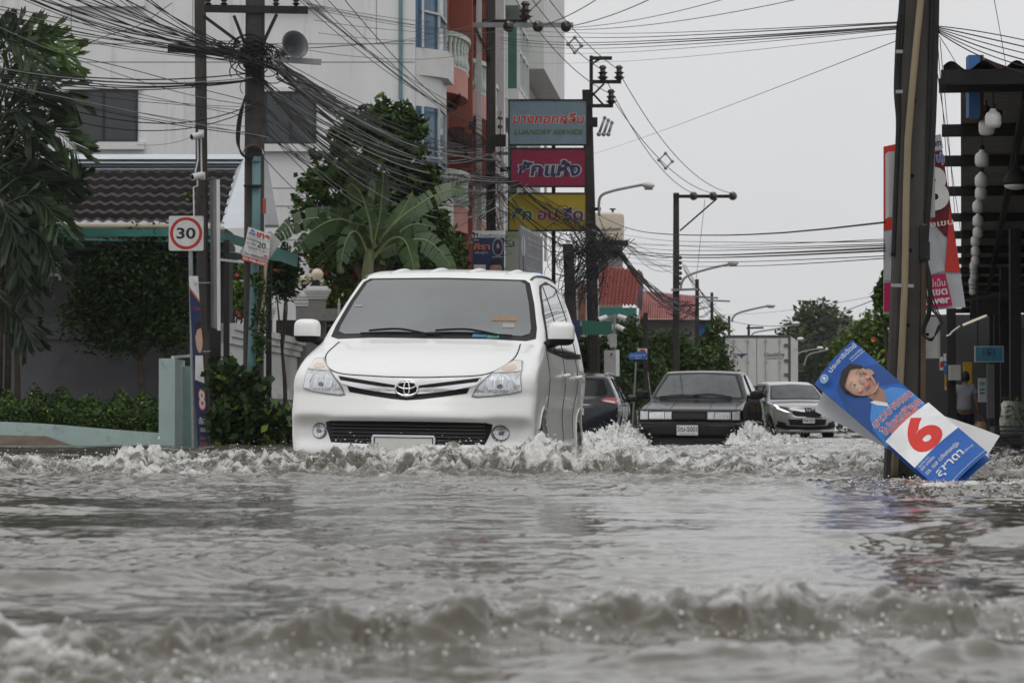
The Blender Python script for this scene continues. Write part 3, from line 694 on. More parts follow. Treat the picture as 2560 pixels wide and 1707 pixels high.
wh = Thing('white_brick_house', 'narrow white house front with a strip of red brick behind the crooked old pole', 'house', (X(1455,100), 100, -.3))
mb = MB(); mb.bx(X(1440,100), X(1498,100), 100, 108, -.3, Z(700,100)); wh.part('wall', mb, RENDER)
mb = MB(); mb.bx(X(1446,100), X(1464,100), 99.9, 99.99, Z(800,100), Z(712,100)); wh.part('brick_strip', mb, mat('red_brick', (.25, .11, .07), .85, var=.25, vs=8))
mb = MB(); mb.bx(X(1470,100), X(1490,100), 99.93, 99.99, Z(790,100), Z(730,100)); wh.part('window', mb, DGLASS)
tk = Thing('water_tank', 'cream water tank on a concrete tower behind the roadside signs', 'tank', (X(1520,128), 128, -.3))
mb = MB(); tw = 41/F*128; cz, zt = Z(610,128), Z(533,128); mb.lathe([(tw*.96, cz - zt), (tw, -.25), (tw*.96, -.06), (tw*.8, 0), (.2, .03)], (X(1520,128), 128, zt), 28); tk.part('tank', mb, mat('cream_tank', (.56, .48, .38), .6, var=.08, vs=2), autosmooth=50)
mb = MB(); mb.lathe([(.04, 0), (.04, .12), (.12, .14), (.12, .18)], (X(1532,128), 128, zt), 8); tk.part('vent', mb, DKST)
mb = MB(); mb.bx(X(1486,128), X(1556,128), 127.5, 129, -.3, cz); tk.part('tower', mb, CONC)

# ---- row of shops on the right under a long plank awning
SH0 = Vector((3.77, 29, 0)); sd_ = Vector((.1305, .9914, 0)); sn = Vector((.9914, -.1305, 0))
def row(t, o, z): return SH0 + sd_*t + sn*o + Vector((0, 0, z))
def rslab(mb, t0, t1, o0, o1, z0, z1, m=0): return mb.prism([row(t0,o0,z0), row(t1,o0,z0), row(t1,o1,z0), row(t0,o1,z0)], (0, 0, z1 - z0), m)
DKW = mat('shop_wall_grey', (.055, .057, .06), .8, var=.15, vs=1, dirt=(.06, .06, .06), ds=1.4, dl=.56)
PLNK = mat('weathered_planks', (.17, .16, .15), .8, var=.65, vs=2.0, stretch=(1.0, 14, 1))
BATT = mat('black_batten', (.018, .017, .017), .8, var=.3, vs=4)
SHUT = mat('grey_roller_shutter', (.15, .15, .155), .5, var=.12, vs=2)
shp = Thing('shop_row', 'row of dark single storey shops under a plank awning along the right side', 'building', tuple(row(20, 3, -.3)))
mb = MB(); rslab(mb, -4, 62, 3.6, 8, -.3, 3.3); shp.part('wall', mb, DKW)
mb = MB(); rslab(mb, .8, 62, .05, 3.9, 3.36, 3.40); aw = shp.part('awning', mb, PLNK)
for t in (.9, 5.5, 9.5, 14.5, 20, 24.5, 29, 33, 37, 41, 45.6, 50, 55, 60):
    mb = MB(); mb.bar(row(t, -.14, 3.295), row(t, 3.85, 3.295), .10, .12); shp.part('batten', mb, BATT, aw)
for o in (.62, 1.7, 2.8):
    mb = MB(); mb.bar(row(.9, o, 3.185), row(61, o, 3.185), .07, .10); shp.part('purlin', mb, BATT, aw)
mb = MB(); nrib = 60
mb.grid(lambda u, v: row(.5 + 2.5*v, -.10 + 4.2*u, 3.43 + .06*v + .04*math.sin(u*30*math.pi)), 140, 3); shp.part('sheet_edge', mb, mat('dark_fibre_sheet', (.05, .05, .05), .8, var=.2), aw)
mb = MB(); mb.bar(row(.55, -.12, 3.33), row(.55, 4.1, 3.33), .08, .13); shp.part('fascia', mb, BATT, aw)
for t in (16, 27, 38, 49):
    mb = MB(); mb.bar(row(t, .75, -.3), row(t, .75, 2.9), .14, .14); shp.part('post', mb, DKST)
for t0, t1, m in ((20, 24, SHUT), (25, 28.5, SHUT), (30, 33, SHUT), (36, 40, SHUT)):
    mb = MB(); mb.grid(lambda u, v: row(t0 + (t1-t0)*u, 3.58 - .02*abs(math.sin(v*30*math.pi)), -.2 + 2.7*v), 1, 120); shp.part('roller_shutter', mb, m)
# cross walls that show between the posts, with their doors
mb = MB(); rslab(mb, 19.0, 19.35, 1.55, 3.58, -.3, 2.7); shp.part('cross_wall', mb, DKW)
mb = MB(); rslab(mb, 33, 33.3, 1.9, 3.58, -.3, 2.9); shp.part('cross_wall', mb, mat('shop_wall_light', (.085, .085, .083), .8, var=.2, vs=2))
mb = MB(); rslab(mb, 30, 30.06, .95, 1.6, -.2, 2.0); shp.part('folding_gate', mb, SHUT)
mb = MB(); rslab(mb, 18.7, 18.99, 2.3, 2.5, -.2, 2.4); shp.part('shutter_guide', mb, SHUT)
mb = MB(); rslab(mb, 63, 63.3, -1.7, 3.6, -.3, 3.3); shp.part('added_backing_wall', mb, DKW)  # added wall: closes the bright sky gap and darkens the passage
mb = MB(); mb.prism([row(24, .2, 2.25), row(24, 3.5, 2.75), row(33, 3.5, 2.75), row(33, .2, 2.25)], (0, 0, .06)); shp.part('inner_canopy', mb, DKST)
mb = MB(); rslab(mb, 12.5, 15, 1.75, 3.58, -.3, .08); shp.part('step', mb, CONC)
# ------------------------------------------------------------------ vehicles
def lerp_tab(tab, x): return np.interp(x, [a for a, b in tab], [b for a, b in tab])
class SDF2:
    """signed distance to a closed (L, z) outline, sampled on a grid"""
    def __init__(s, poly, pad=.6, h=.0125):
        p = np.array(poly); s.x0, s.y0 = p.min(0) - pad; x1, y1 = p.max(0) + pad; s.h = h
        gx = np.arange(s.x0, x1, h); gy = np.arange(s.y0, y1, h); X, Y = np.meshgrid(gx, gy)
        d = np.full(X.shape, 1e9); ins = np.zeros(X.shape, bool); n = len(p)
        for i in range(n):
            a, b = p[i], p[(i+1) % n]; e = b - a
            wx, wy = X - a[0], Y - a[1]; t = np.clip((wx*e[0] + wy*e[1]) / (e @ e + 1e-12), 0, 1)
            d = np.minimum(d, (wx - e[0]*t)**2 + (wy - e[1]*t)**2)
            c = ((a[1] <= Y) & (b[1] > Y)) | ((b[1] <= Y) & (a[1] > Y))
            if abs(e[1]) > 1e-12: ins ^= c & (X < a[0] + (Y - a[1]) / e[1] * e[0])
        s.g = np.where(ins, -1, 1) * np.sqrt(d)
    def __call__(s, L, z):
        i = np.clip((L - s.x0) / s.h, 0, s.g.shape[1] - 1.001); j = np.clip((z - s.y0) / s.h, 0, s.g.shape[0] - 1.001)
        i0 = i.astype(int); j0 = j.astype(int); a = i - i0; b = j - j0; g = s.g
        return (g[j0,i0]*(1-a) + g[j0,i0+1]*a)*(1-b) + (g[j0+1,i0]*(1-a) + g[j0+1,i0+1]*a)*b
def smax(a, b, k):
    h = np.clip(.5 + .5*(a - b)/k, 0, 1); return b + (a - b)*h + k*h*(1 - h)
def sstep(a, b, x):
    t = np.clip((x - a) / (b - a), 0, 1); return t*t*(3 - 2*t)
class CarShell:
    def __init__(s, side, wtab, ltab, bow, k=.06, arches=(), ra=.35, ri=.5, extra=None, spine=(.6, 3.4, .62), res=(200, 220, 40)):
        side = [tuple(p)[:2] for p in cat_rom([(a, b, 0) for a, b in side], 5, True)]
        s.sd = SDF2(side); s.wt = wtab; s.lt = ltab; s.bow = bow; s.k = k; s.ar = arches; s.ra = ra; s.ri = ri; s.extra = extra
        s.mesh(spine, res)
    def F(s, x, L, z):
        ax = np.abs(x)
        Le = L - lerp_tab(s.bow, L) * (ax / .8)**2.4
        f = s.sd(Le, z + .035 * (ax / .8)**2 * sstep(.9, 1.2, z))
        w = lerp_tab(s.wt, z) * lerp_tab(s.lt, L)
        if s.extra: w, df = s.extra(ax, L, z, w); f = f + df
        for (aL, az) in s.ar:      # flared lip round each wheel opening
            d = np.hypot(L - aL, z - az); w = w + .012 * np.exp(-((d - s.ra - .01) / .05)**2)
        f = smax(f, ax - w, s.k)
        for (aL, az) in s.ar:
            c = np.maximum(np.hypot(L - aL, z - az) - s.ra, s.ri - ax); f = np.maximum(f, -c)
        return f
    def mesh(s, spine, res):
        L0, L1, zc = spine; nth, nL, nc = res
        rows = [(L0, ph) for ph in np.linspace(math.pi/2 * .985, 0, nc, endpoint=False)] + [(a, 0) for a in np.linspace(L0, L1, nL)] + \
               [(L1, -ph) for ph in np.linspace(0, math.pi/2 * .985, nc + 1)[1:]]
        th = np.linspace(0, 2*math.pi, nth, endpoint=False)
        A = np.array([r[0] for r in rows])[:, None] + 0*th; ph = np.array([r[1] for r in rows])[:, None] + 0*th; T = th[None, :] + 0*A
        dx, dL, dz = np.cos(ph)*np.cos(T), -np.sin(ph), np.cos(ph)*np.sin(T)
        A, dx, dL, dz = [q.ravel() for q in (A, dx, dL, dz)]
        lo = np.zeros_like(A); hi = np.full_like(A, 2.6); done = np.zeros(A.shape, bool)
        for r in np.linspace(.05, 2.6, 64):
            f = s.F(dx*r, A + dL*r, zc + dz*r); new = (~done) & (f > 0)
            hi[new] = r; done |= new; lo[~done] = r
        for _ in range(14):
            mid = (lo + hi)/2; f = s.F(dx*mid, A + dL*mid, zc + dz*mid); inn = f < 0
            lo = np.where(inn, mid, lo); hi = np.where(inn, hi, mid)
        r = (lo + hi)/2; X, Lp, Z = dx*r, A + dL*r, zc + dz*r
        m = len(rows); n = nth
        vs = list(zip(X.tolist(), Lp.tolist(), Z.tolist()))
        fs = [[i*n+j, (i+1)*n+j, (i+1)*n+(j+1) % n, i*n+(j+1) % n] for i in range(m-1) for j in range(n)]
        fs.append(list(range(n))); fs.append([(m-1)*n+j for j in range(n)][::-1])
        s.mb = MB(); s.mb.add(vs, fs)
        s.bvh = BVHTree.FromPolygons([Vector(v) for v in vs], fs)
    def hit(s, ax, a, b):
        """front 'F' (x,z)  rear 'B' (x,z)  side 'S'/'s' (L,z)  top 'T' (x,L) -> point and normal on the shell"""
        o, d = {'F': ((a, -2, b), (0, 1, 0)), 'B': ((a, 7, b), (0, -1, 0)), 'S': ((2, a, b), (-1, 0, 0)), 's': ((-2, a, b), (1, 0, 0)), 'T': ((a, b, 3), (0, 0, -1))}[ax]
        q = s.bvh.ray_cast(Vector(o), Vector(d))
        if q[0] is None: return None, None
        n = q[1]
        if n.dot(Vector(d)) > 0: n = -n
        return q[0], n
    def panel(s, mb, ax, pts, off=.004, step=.04, m=0, skirt=.012, round_=0):
        """a polygon drawn in one view and laid on the shell, standing off by `off`"""
        if round_: pts = [tuple(p)[:2] for p in cat_rom([(a, b, 0) for a, b in pts], round_, True)]
        bm = bmesh.new(); bm.faces.new([bm.verts.new((a, b, 0)) for a, b in pts])
        bmesh.ops.triangulate(bm, faces=bm.faces[:])
        for k in (0, 1):
            c = [p[k] for p in pts]; q = math.floor(min(c)/step)*step
            while q < max(c):
                q += step; no = (1, 0, 0) if k == 0 else (0, 1, 0); co = (q, 0, 0) if k == 0 else (0, q, 0)
                bmesh.ops.bisect_plane(bm, geom=bm.verts[:] + bm.edges[:] + bm.faces[:], plane_co=co, plane_no=no, dist=1e-5)
        bm.verts.index_update(); vs = []; nn = []; last = Vector((pts[0][0], 0, pts[0][1])); ln = Vector((0, -1, 0))
        for v in bm.verts:
            p, n = s.hit(ax, v.co.x, v.co.y)
            if p is None: p, n = last, ln
            last, ln = p, n; vs.append(p + n*off); nn.append(n)
        fs = [[v.index for v in f.verts] for f in bm.faces]
        if skirt:
            base = len(vs); bd = [e for e in bm.edges if len(e.link_faces) == 1]; mp = {}
            for e in bd:
                for v in e.verts:
                    if v.index not in mp: mp[v.index] = len(vs); vs.append(vs[v.index].copy()); vs.append(vs[v.index] - nn[v.index]*skirt)
            for e in bd:
                a, b = mp[e.verts[0].index], mp[e.verts[1].index]; fs.append([a, b, b + 1, a + 1])
        bm.free(); mb.add(vs, fs, m); return mb
    def line(s, mb, ax, pts, w=.004, off=.001, m=0, n=12, smooth=True):
        """a thin seam laid along the shell"""
        q = cat_rom([(a, b, 0) for a, b in pts], n) if smooth else [Vector((a, b, 0)) for a, b in pts]
        if not smooth:
            q2 = []
            for a, b in zip(q[:-1], q[1:]): q2 += [a.lerp(b, t/12) for t in range(12)]
            q = q2 + [q[-1]]
        w3 = []
        for p in q:
            h, nn = s.hit(ax, p.x, p.y)
            if h is not None: w3.append(h + nn*off)
        if len(w3) > 1: mb.tube(w3, w, 5, m)
        return mb
def seal(x, z): return [(x, z), (-x, z)]
def mirror(pts): return [(-a, b) for a, b in pts][::-1]
def wheel(T, c, side, r=.3, w=.19, spokes=8, mats=None):
    """tyre with rim and spokes, axis along x; side = +1 faces +x"""
    n = 28; t = MB()
    prof = [(r*.66, -w*.5), (r*.92, -w*.5), (r, -w*.36), (r, w*.36), (r*.92, w*.5), (r*.7, w*.46), (r*.66, w*.3)]
    t.lathe(prof, c, n, 0, 'X'); o = T.part('wheel', t, mats[0], smooth=False, autosmooth=40)
    m = MB(); x = c[0] + side*w*.3
    m.lathe([(r*.67, -.02), (r*.67, .05), (r*.6, .05), (r*.58, .0)], (x, c[1], c[2]), n, 0, 'X')
    m.lathe([(.001, -.01), (r*.57, -.01), (r*.57, -.012)], (x - side*.03, c[1], c[2]), n, 1, 'X')
    for k in range(spokes):
        a = 2*math.pi*k/spokes
        m.bar((x + side*.02, c[1], c[2]), (x + side*.03, c[1] + math.cos(a)*r*.62, c[2] + math.sin(a)*r*.62), .05*r/.3, .03, 0, (1, 0, 0))
    m.lathe([(.001, .05*side), (.05, .045*side), (.06, .02*side)], (x, c[1], c[2]), 14, 0, 'X')
    T.part('rim', m, [mats[1], mats[2]], o)
def mirror_pod(T, side, c, size, mats, stalk):
    """door mirror: rounded pod (upper shell and lower base) on a stalk"""
    w, d, h = size; mb = MB()
    def fn(u, v):
        a = 2*math.pi*u; t = math.pi*(v*.998 + .001)
        sx, sy, sz = math.sin(t)*math.cos(a), math.sin(t)*math.sin(a), math.cos(t)
        q = lambda k, e: math.copysign(abs(k)**e, k)
        return Vector((c[0] + w/2*q(sx, .55), c[1] + d/2*q(sy, .8), c[2] + h/2*q(sz, .55)))
    mb.grid(fn, 28, 26)
    zc = c[2] - h*.22
    idx = [0 if sum(mb.v[i][2] for i in f)/len(f) > zc else 1 for f in mb.f]; mb.m = idx
    mb.bar(stalk, (c[0] - side*w*.2, c[1], c[2] - h*.33), .09, .05, 1)
    return T.part('door_mirror', mb, mats, smooth=True)

WHITE = mat('pearl_white_paint', (.80, .80, .785), .28, var=.04, vs=1.2, coat=.45, dirt=(.66, .65, .61), ds=2.6, dl=.58)
BLACKP = mat('black_plastic', (.012, .012, .013), .45, var=.2, vs=8)
GLASS = mat('dark_window_glass', (.035, .042, .042), .04, var=.1, vs=1.0, spec=.9, coat=.6)
TINT = mat('tinted_car_glass', (.012, .013, .014), .12, var=.2, spec=.10)
SCREEN2 = mat('saloon_windscreen_glass', (.05, .062, .060), .07, var=.45, vs=2.4, spec=.7)
SCREEN = mat('windscreen_glass', (.050, .060, .059), .06, var=.6, vs=1.1, spec=1.0, coat=1.0)  # blotchy base colour imitates uneven reflections in the glass
CHROME = mat('bright_chrome', (.75, .75, .76), .12, metal=1, var=.05)
SILV = mat('alloy_metal', (.45, .45, .46), .3, metal=1, var=.1)
RUBBER = mat('tyre_rubber', (.018, .018, .018), .8, var=.2, vs=12)
SEAM = mat('seam_gap', (.015, .015, .015), .8, var=0)
LENS = mat('clear_lamp_lens', (.55, .57, .58), .06, metal=.55, var=.25, vs=14, coat=1.0, bump=.25, bs=30, stretch=(3, 1, .4))
BOWL = mat('lamp_reflector_bowl', (.62, .64, .66), .16, metal=.8, var=.35, vs=25, coat=1.0, stretch=(5, 1, .5), bump=.3, bs=30)
AMBER = mat('amber_indicator_lens', (.55, .38, .28), .1, var=.25, vs=12, coat=1.0)
LAMPDK = mat('lamp_housing_shade', (.16, .17, .175), .2, metal=.4, var=.2, coat=1)
PLATE = mat('plate_white', (.68, .68, .66), .4, var=.05)
INK = mat('plate_ink', (.02, .02, .02), .5, var=0)
WDIRT = [RUBBER, SILV, BLACKP]

def arc_strip(mb, shell, ax, c, r0, r1, a0, a1, m=0, off=.004, n=22):
    shell.panel(mb, ax, [(c[0]+r0*math.cos(a), c[1]+r0*math.sin(a)) for a in np.linspace(a0, a1, n)] + [(c[0]+r1*math.cos(a), c[1]+r1*math.sin(a)) for a in np.linspace(a1, a0, n)], off, .05, m)

# ---- white people carrier
VAN_Y = 22.55; VYAW = R(-6.8)
vloc = Vector(((1010-1280)/F*VAN_Y, VAN_Y, -.22))
van = Thing('people_carrier', 'white compact people carrier ploughing through flood water, nearest car to the camera', 'car', vloc, None, (0, R(.85), VYAW))
def van_extra(ax, L, z, w):
    df = 0*ax
    front = 1 - sstep(.5, .9, L)
    # fog lamp pockets, the shelf over the lower grille and the flared bumper flanks
    df = df + front*.075*np.exp(-(((ax - .665)/.13)**4 + ((z - .485)/.09)**4))
    df = df + front*.05*np.exp(-((ax/.56)**8 + ((z - .485)/.088)**6))
    df = df - front*.018*np.exp(-((z - .60)/.07)**2)
    df = df + front*.012*np.exp(-((z - .745)/.035)**2)
    # soft shoulder crease along the flank, hollow doors
    side = sstep(.9, 1.3, L)
    w = w - side*.022*np.exp(-((z - .62)/.16)**2) + side*.008*np.exp(-((z - .88)/.035)**2)
    return w, df
VS = CarShell(
    [(.16,.17),(.03,.26),(-.01,.40),(0,.56),(.035,.70),(.055,.80),(.09,.87),(.20,.925),(.5,1.015),(.85,1.09),(1.04,1.135),(1.18,1.195),(1.5,1.385),(1.80,1.555),(1.93,1.61),(2.2,1.655),(2.7,1.685),(3.2,1.67),(3.75,1.61),(3.93,1.56),(4.03,1.4),(4.12,1.08),(4.15,.8),(4.14,.45),(4.05,.22),(3.2,.17),(1.5,.17)],
    [(.1,.78),(.25,.80),(.45,.825),(.8,.83),(.95,.82),(1.08,.795),(1.2,.765),(1.4,.70),(1.55,.645),(1.65,.615),(1.75,.59)],
    [(0,.985),(.5,1),(3.4,1),(4.2,.955)],
    [(0,.30),(.5,.29),(1.0,.15),(1.8,.11),(2.4,.02),(3.2,-.02),(4.1,-.12)], .055,
    [(.80,.31),(3.42,.31)], .345, .56, van_extra, (.75, 3.35, .72), (300, 210, 62))
body = van.part('body', VS.mb, WHITE, smooth=True)
MW = Matrix.Translation(vloc) @ Matrix.Rotation(VYAW, 4, 'Z') @ Matrix.Rotation(R(.85), 4, 'Y')
MI = MW.inverted()
def vp(zx, zy, key='F'):
    """close-up pixel -> view coordinates on the van's own shell"""
    q = P(660 + zx/2.8, 640 + zy/2.8, 40.0); o = MI @ Vector((0, 0, CAM_H)); d = (MI @ q - o).normalized()
    h = VS.bvh.ray_cast(o, d)
    if h[0] is None:
        t = -o.y / d.y; h = [o + d*t]
    p = h[0]
    return (p.x, p.z) if key == 'F' else (p.y, p.z) if key == 'S' else (p.x, p.y)
def vps(pts, key='F'): return [vp(a, b, key) for a, b in pts]
# windscreen with its dark border
wr = vps([(1130,228),(1785,248),(1812,400),(1815,560),(1790,612),(1130,598)])
wr = [(max(0, a), b) for a, b in wr]; wr[0] = (0, wr[0][1]); wr[-1] = (0, wr[-1][1])
halfw = [(0, 1.135), (.40, 1.138), (.66, 1.128), (.72, 1.145), (.712, 1.22), (.66, 1.40), (.60, 1.555), (.56, 1.58), (0, 1.588)]
def sym(h): return h + [(-a, b) for a, b in h[::-1] if a > 1e-6]
scr = MB(); VS.panel(scr, 'F', sym(halfw), .003, .05, 0)
frame = van.part('windscreen_border', scr, BLACKP)
inner = [(0, 1.165), (.36, 1.168), (.62, 1.160), (.672, 1.18), (.672, 1.22), (.622, 1.40), (.568, 1.545), (.53, 1.565), (0, 1.572)]
scr = MB(); VS.panel(scr, 'F', sym(inner), .006, .05, 0); van.part('windscreen', scr, SCREEN, smooth=True)
# stickers on the glass
STK = [flat('sticker_orange', (.26, .17, .10)), flat('sticker_sky_blue', (.07, .19, .30)), flat('sticker_white', (.30, .30, .28)), flat('sticker_teal', (.12, .26, .26))]
for k, (a, b, c, d, mi) in enumerate([(1605,425,1685,462,0),(1700,418,1768,462,0),(1672,478,1748,508,2),(1468,535,1556,575,1),(1572,535,1642,580,3),(640,348,690,360,2)]):
    pa, pb = vp(a, b), vp(c, d); mb = MB(); VS.panel(mb, 'F', [(pa[0], pb[1]), (pb[0], pb[1]), (pb[0], pa[1]), (pa[0], pa[1])], .009, .05, 0)
    van.part('sticker', mb, STK[mi])
# wipers
for a, b in (((.46, 1.150), (.03, 1.175)), ((-.02, 1.148), (-.44, 1.170))):
    mb = MB()
    VS.line(mb, 'F', [a, ((a[0]+b[0])/2, (a[1]+b[1])/2 + .024), b], .008, .022, 0); VS.line(mb, 'F', [(a[0] + .1, a[1] + .004), ((a[0]+b[0])/2, (a[1]+b[1])/2 + .006), (b[0] - .06, b[1] - .012)], .006, .014, 0)
    van.part('wiper', mb, BLACKP)
# bonnet seam
mb = MB()
sm = vps([(972,848),(1250,846),(1560,825),(1745,722),(1795,618)])
sm[0] = (0, sm[0][1])
VS.line(mb, 'F', mirror(sm)[:-1] + sm, .0045, .001, 0, 8); van.part('bonnet_seam', mb, SEAM)
# headlamps
HL = [(1450,985),(1480,925),(1530,873),(1600,815),(1680,770),(1745,731),(1800,735),(1815,740),(1808,800),(1797,860),(1804,948),(1720,970),(1600,985),(1490,993)]
hl = vps(HL)
rim = vps([(1462,978),(1490,928),(1536,880),(1604,823),(1682,778),(1748,740),(1800,744),(1800,800),(1790,860),(1796,942),(1716,962),(1600,976),(1495,984)])
bowl = vps([(1640 + 92*math.cos(t), 898 + 66*math.sin(t)) for t in np.linspace(0, 2*math.pi, 20, endpoint=False)])
amb = vps([(1600,826),(1682,781),(1748,743),(1798,747),(1798,800),(1795,815),(1700,822)])
amb2 = vps([(1660,800),(1700,778),(1750,775),(1768,795),(1740,812),(1680,815)])
dk = vps([(1720,850),(1788,845),(1785,900),(1790,935),(1735,950),(1745,900)])
bulb = vps([(1645 + 20*math.cos(t), 915 + 15*math.sin(t)) for t in np.linspace(0, 2*math.pi, 12, endpoint=False)])
for f in (lambda q: q, mirror):
    mb = MB()
    VS.panel(mb, 'F', f(hl), .006, .04, 0); VS.panel(mb, 'F', f(rim), .010, .04, 1)
    o = van.part('headlight', mb, [LAMPDK, LENS])
    mb = MB(); VS.panel(mb, 'F', f(bowl), .014, .03, 0); VS.panel(mb, 'F', f(dk), .0135, .03, 1); VS.panel(mb, 'F', f(bulb), .018, .02, 2)
    van.part('reflector', mb, [BOWL, CHROME, LAMPDK], o)
    mb = MB(); VS.panel(mb, 'F', f(amb), .0135, .03, 0); VS.panel(mb, 'F', f(amb2), .016, .03, 1)
    van.part('indicator', mb, [mat('frosted_lens_top', (.62, .60, .55), .15, var=.1, coat=1), AMBER], o)
# grille: dark slots, chrome wings, emblem
g_up = vps([(1085,905),(1200,890),(1350,872),(1518,852),(1505,868),(1490,885),(1350,898),(1180,918),(1085,922)])
g_lo = vps([(972,1008),(1100,1002),(1250,985),(1420,962),(1440,922),(1330,936),(1200,955),(1050,972),(972,985)]); g_lo[0] = (0, g_lo[0][1]); g_lo[-1] = (0, g_lo[-1][1])  # slot's black is carried up to the wing, painting its shaded lower edge
wing = vps([(1055,972),(1085,940),(1180,922),(1350,902),(1490,885),(1508,862),(1520,852),(1500,893),(1475,908),(1330,935),(1200,955)])
mb = MB()
for f in (lambda q: q, mirror): VS.panel(mb, 'F', f(g_up), .003, .04, 0)
VS.panel(mb, 'F', g_lo + mirror(g_lo)[1:-1], .003, .04, 0)
gr = van.part('grille', mb, BLACKP)
for f in (lambda q: q, mirror):
    mb = MB(); VS.panel(mb, 'F', f(wing), .014, .03, 0, .02); van.part('chrome_wing', mb, CHROME, gr, smooth=True)
ec = vp(972, 930); ec = (0, ec[1]); ew, eh = .074, .053
mb = MB(); VS.panel(mb, 'F', [(ew*1.1*math.cos(t), ec[1] + eh*1.12*math.sin(t)) for t in np.linspace(0, 2*math.pi, 28, endpoint=False)], .012, .03, 0)
VS.panel(mb, 'F', [(ew*.98*math.cos(t), ec[1] + eh*.98*math.sin(t)) for t in np.linspace(0, 2*math.pi, 28, endpoint=False)], .014, .03, 1)
def ering(cx, cz, a, b, r=.006): VS.line(mb, 'F', [(cx + a*math.cos(t), cz + b*math.sin(t)) for t in np.linspace(0, 2*math.pi, 25)], r, .018, 2, 2)
ering(0, ec[1], ew, eh, .009); ering(0, ec[1], ew*.25, eh*.86); ering(0, ec[1] + eh*.42, ew*.82, eh*.36, .0065)
van.part('emblem', mb, [WHITE, BLACKP, CHROME], gr, smooth=True)
# lower grille with slats, fog lamps, number plate
lo_g = [(0,.562),(.52,.56),(.56,.55),(.55,.50),(.515,.415),(0,.405)]
mb = MB(); VS.panel(mb, 'F', sym(lo_g), .003, .04, 0); lg = van.part('lower_grille', mb, BLACKP)
mb = MB()
for z in (.535, .51, .485, .46, .435): VS.line(mb, 'F', [(-.51, z), (-.2, z), (.2, z), (.51, z)], .004, .008, 0, 8)
van.part('slat', mb, mat('slat_grey', (.03, .03, .032), .4, var=.1), lg)
for sx in (1, -1):
    mb = MB(); c = vp(1655, 1240); c = (sx*c[0], c[1])
    ci = lambda r: [(c[0] + r*math.cos(t), c[1] + r*math.sin(t)) for t in np.linspace(0, 2*math.pi, 24, endpoint=False)]
    VS.panel(mb, 'F', ci(.056), .006, .03, 0); VS.panel(mb, 'F', ci(.047), .014, .03, 1, .02); VS.panel(mb, 'F', ci(.016), .02, .03, 2)
    van.part('fog_lamp', mb, [LAMPDK, BOWL, LAMPDK])
mb = MB(); mb.bx(-.205, .205, -.062, -.042, .335, .465, 0); mb.bx(-.19, .19, -.067, -.061, .348, .452, 1)
mb.bar((-.205, -.066, .465), (.205, -.066, .465), .014, .014, 2); mb.bar((-.205, -.066, .335), (-.205, -.066, .458), .014, .014, 2); mb.bar((.205, -.066, .335), (.205, -.066, .458), .014, .014, 2)
pl = van.part('number_plate', mb, [BLACKP, PLATE, CHROME])
# flank: door glass, seams, handles
gf = [(1.36,1.08),(1.42,1.14),(1.67,1.32),(1.90,1.455),(2.07,1.52),(2.18,1.548),(2.20,1.05)]
gm = [(2.28,1.05),(2.26,1.555),(2.7,1.575),(3.10,1.56),(3.16,1.07)]
gb = [(3.24,1.08),(3.19,1.55),(3.5,1.52),(3.72,1.44),(3.80,1.14),(3.72,1.09)]
qt = [(1.20,1.085),(1.27,1.08),(1.285,1.13),(1.23,1.10)]
for sd in 'Ss':
    mb = MB(); VS.panel(mb, sd, [(1.27,1.06),(1.36,1.13),(1.64,1.345),(1.88,1.485),(2.07,1.548),(2.6,1.598),(3.2,1.58),(3.6,1.525),(3.78,1.46),(3.87,1.14),(3.78,1.055),(2.5,1.03)], .004, .022, 0)
    fr = van.part('window_surround', mb, BLACKP)
    for g in (gf, gm, gb):
        mb = MB(); VS.panel(mb, sd, g, .008, .03, 0); van.part('side_window', mb, GLASS, fr, smooth=True)
    mb = MB()
    for ln in ([(1.20,1.08),(1.19,.9),(1.23,.6),(1.28,.25)], [(2.24,1.56),(2.24,1.0),(2.25,.6),(2.25,.25)], [(3.16,1.06),(3.14,.9),(3.0,.62),(2.95,.45)], [(1.28,.25),(2.2,.24),(2.95,.24)]):
        VS.line(mb, sd, ln, .0035, .0008, 0, 8)
    van.part('door_seam', mb, SEAM)
    sg = 1 if sd == 'S' else -1
    for L in (2.10, 3.0):
        p, n = VS.hit(sd, L, .90); mb = MB()
        VS.panel(mb, sd, [(L + .06*math.cos(t), .90 + .035*math.sin(t)) for t in np.linspace(0, 2*math.pi, 16, endpoint=False)], .002, .04, 0)
        mb.tube([p + Vector((0, -.09, 0)), p + Vector((sg*.035, -.07, .005)), p + Vector((sg*.04, 0, .006)), p + Vector((sg*.035, .07, .005)), p + Vector((0, .09, 0))], [.010, .015, .016, .015, .010], 8, 0)
        van.part('door_handle', mb, WHITE, smooth=True)
    for aL in (.80, 3.42):
        mb = MB(); arc_strip(mb, VS, sd, (aL, .31), .348, .37, 0, math.pi, 0, .006); van.part('arch_lip', mb, WHITE, smooth=True)
for sx in (1, -1):
    for L in (.80, 3.42): wheel(van, (sx*.715, L, .30), sx, .295, .185, 7, WDIRT)
    mirror_pod(van, sx, (sx*.895, 1.27, 1.185), (.185, .13, .165), [WHITE, BLACKP], (sx*.775, 1.30, 1.09))
for sx in (1, -1):      # roof channels and pressed ribs
    mb = MB(); VS.line(mb, 'T', [(sx*.60, 1.95), (sx*.615, 2.4), (sx*.61, 3.2), (sx*.58, 3.8)], .010, .002, 0)
    van.part('roof_channel', mb, mat('channel_grey', (.12, .12, .12), .6, var=.1))
mb = MB()
for x in (-.42, -.14, .14, .42): VS.line(mb, 'T', [(x, 2.05), (x, 2.2), (x, 2.6), (x, 3.4), (x, 3.6)], .03, -.016, 0)
van.part('roof_rib', mb, WHITE, smooth=True)
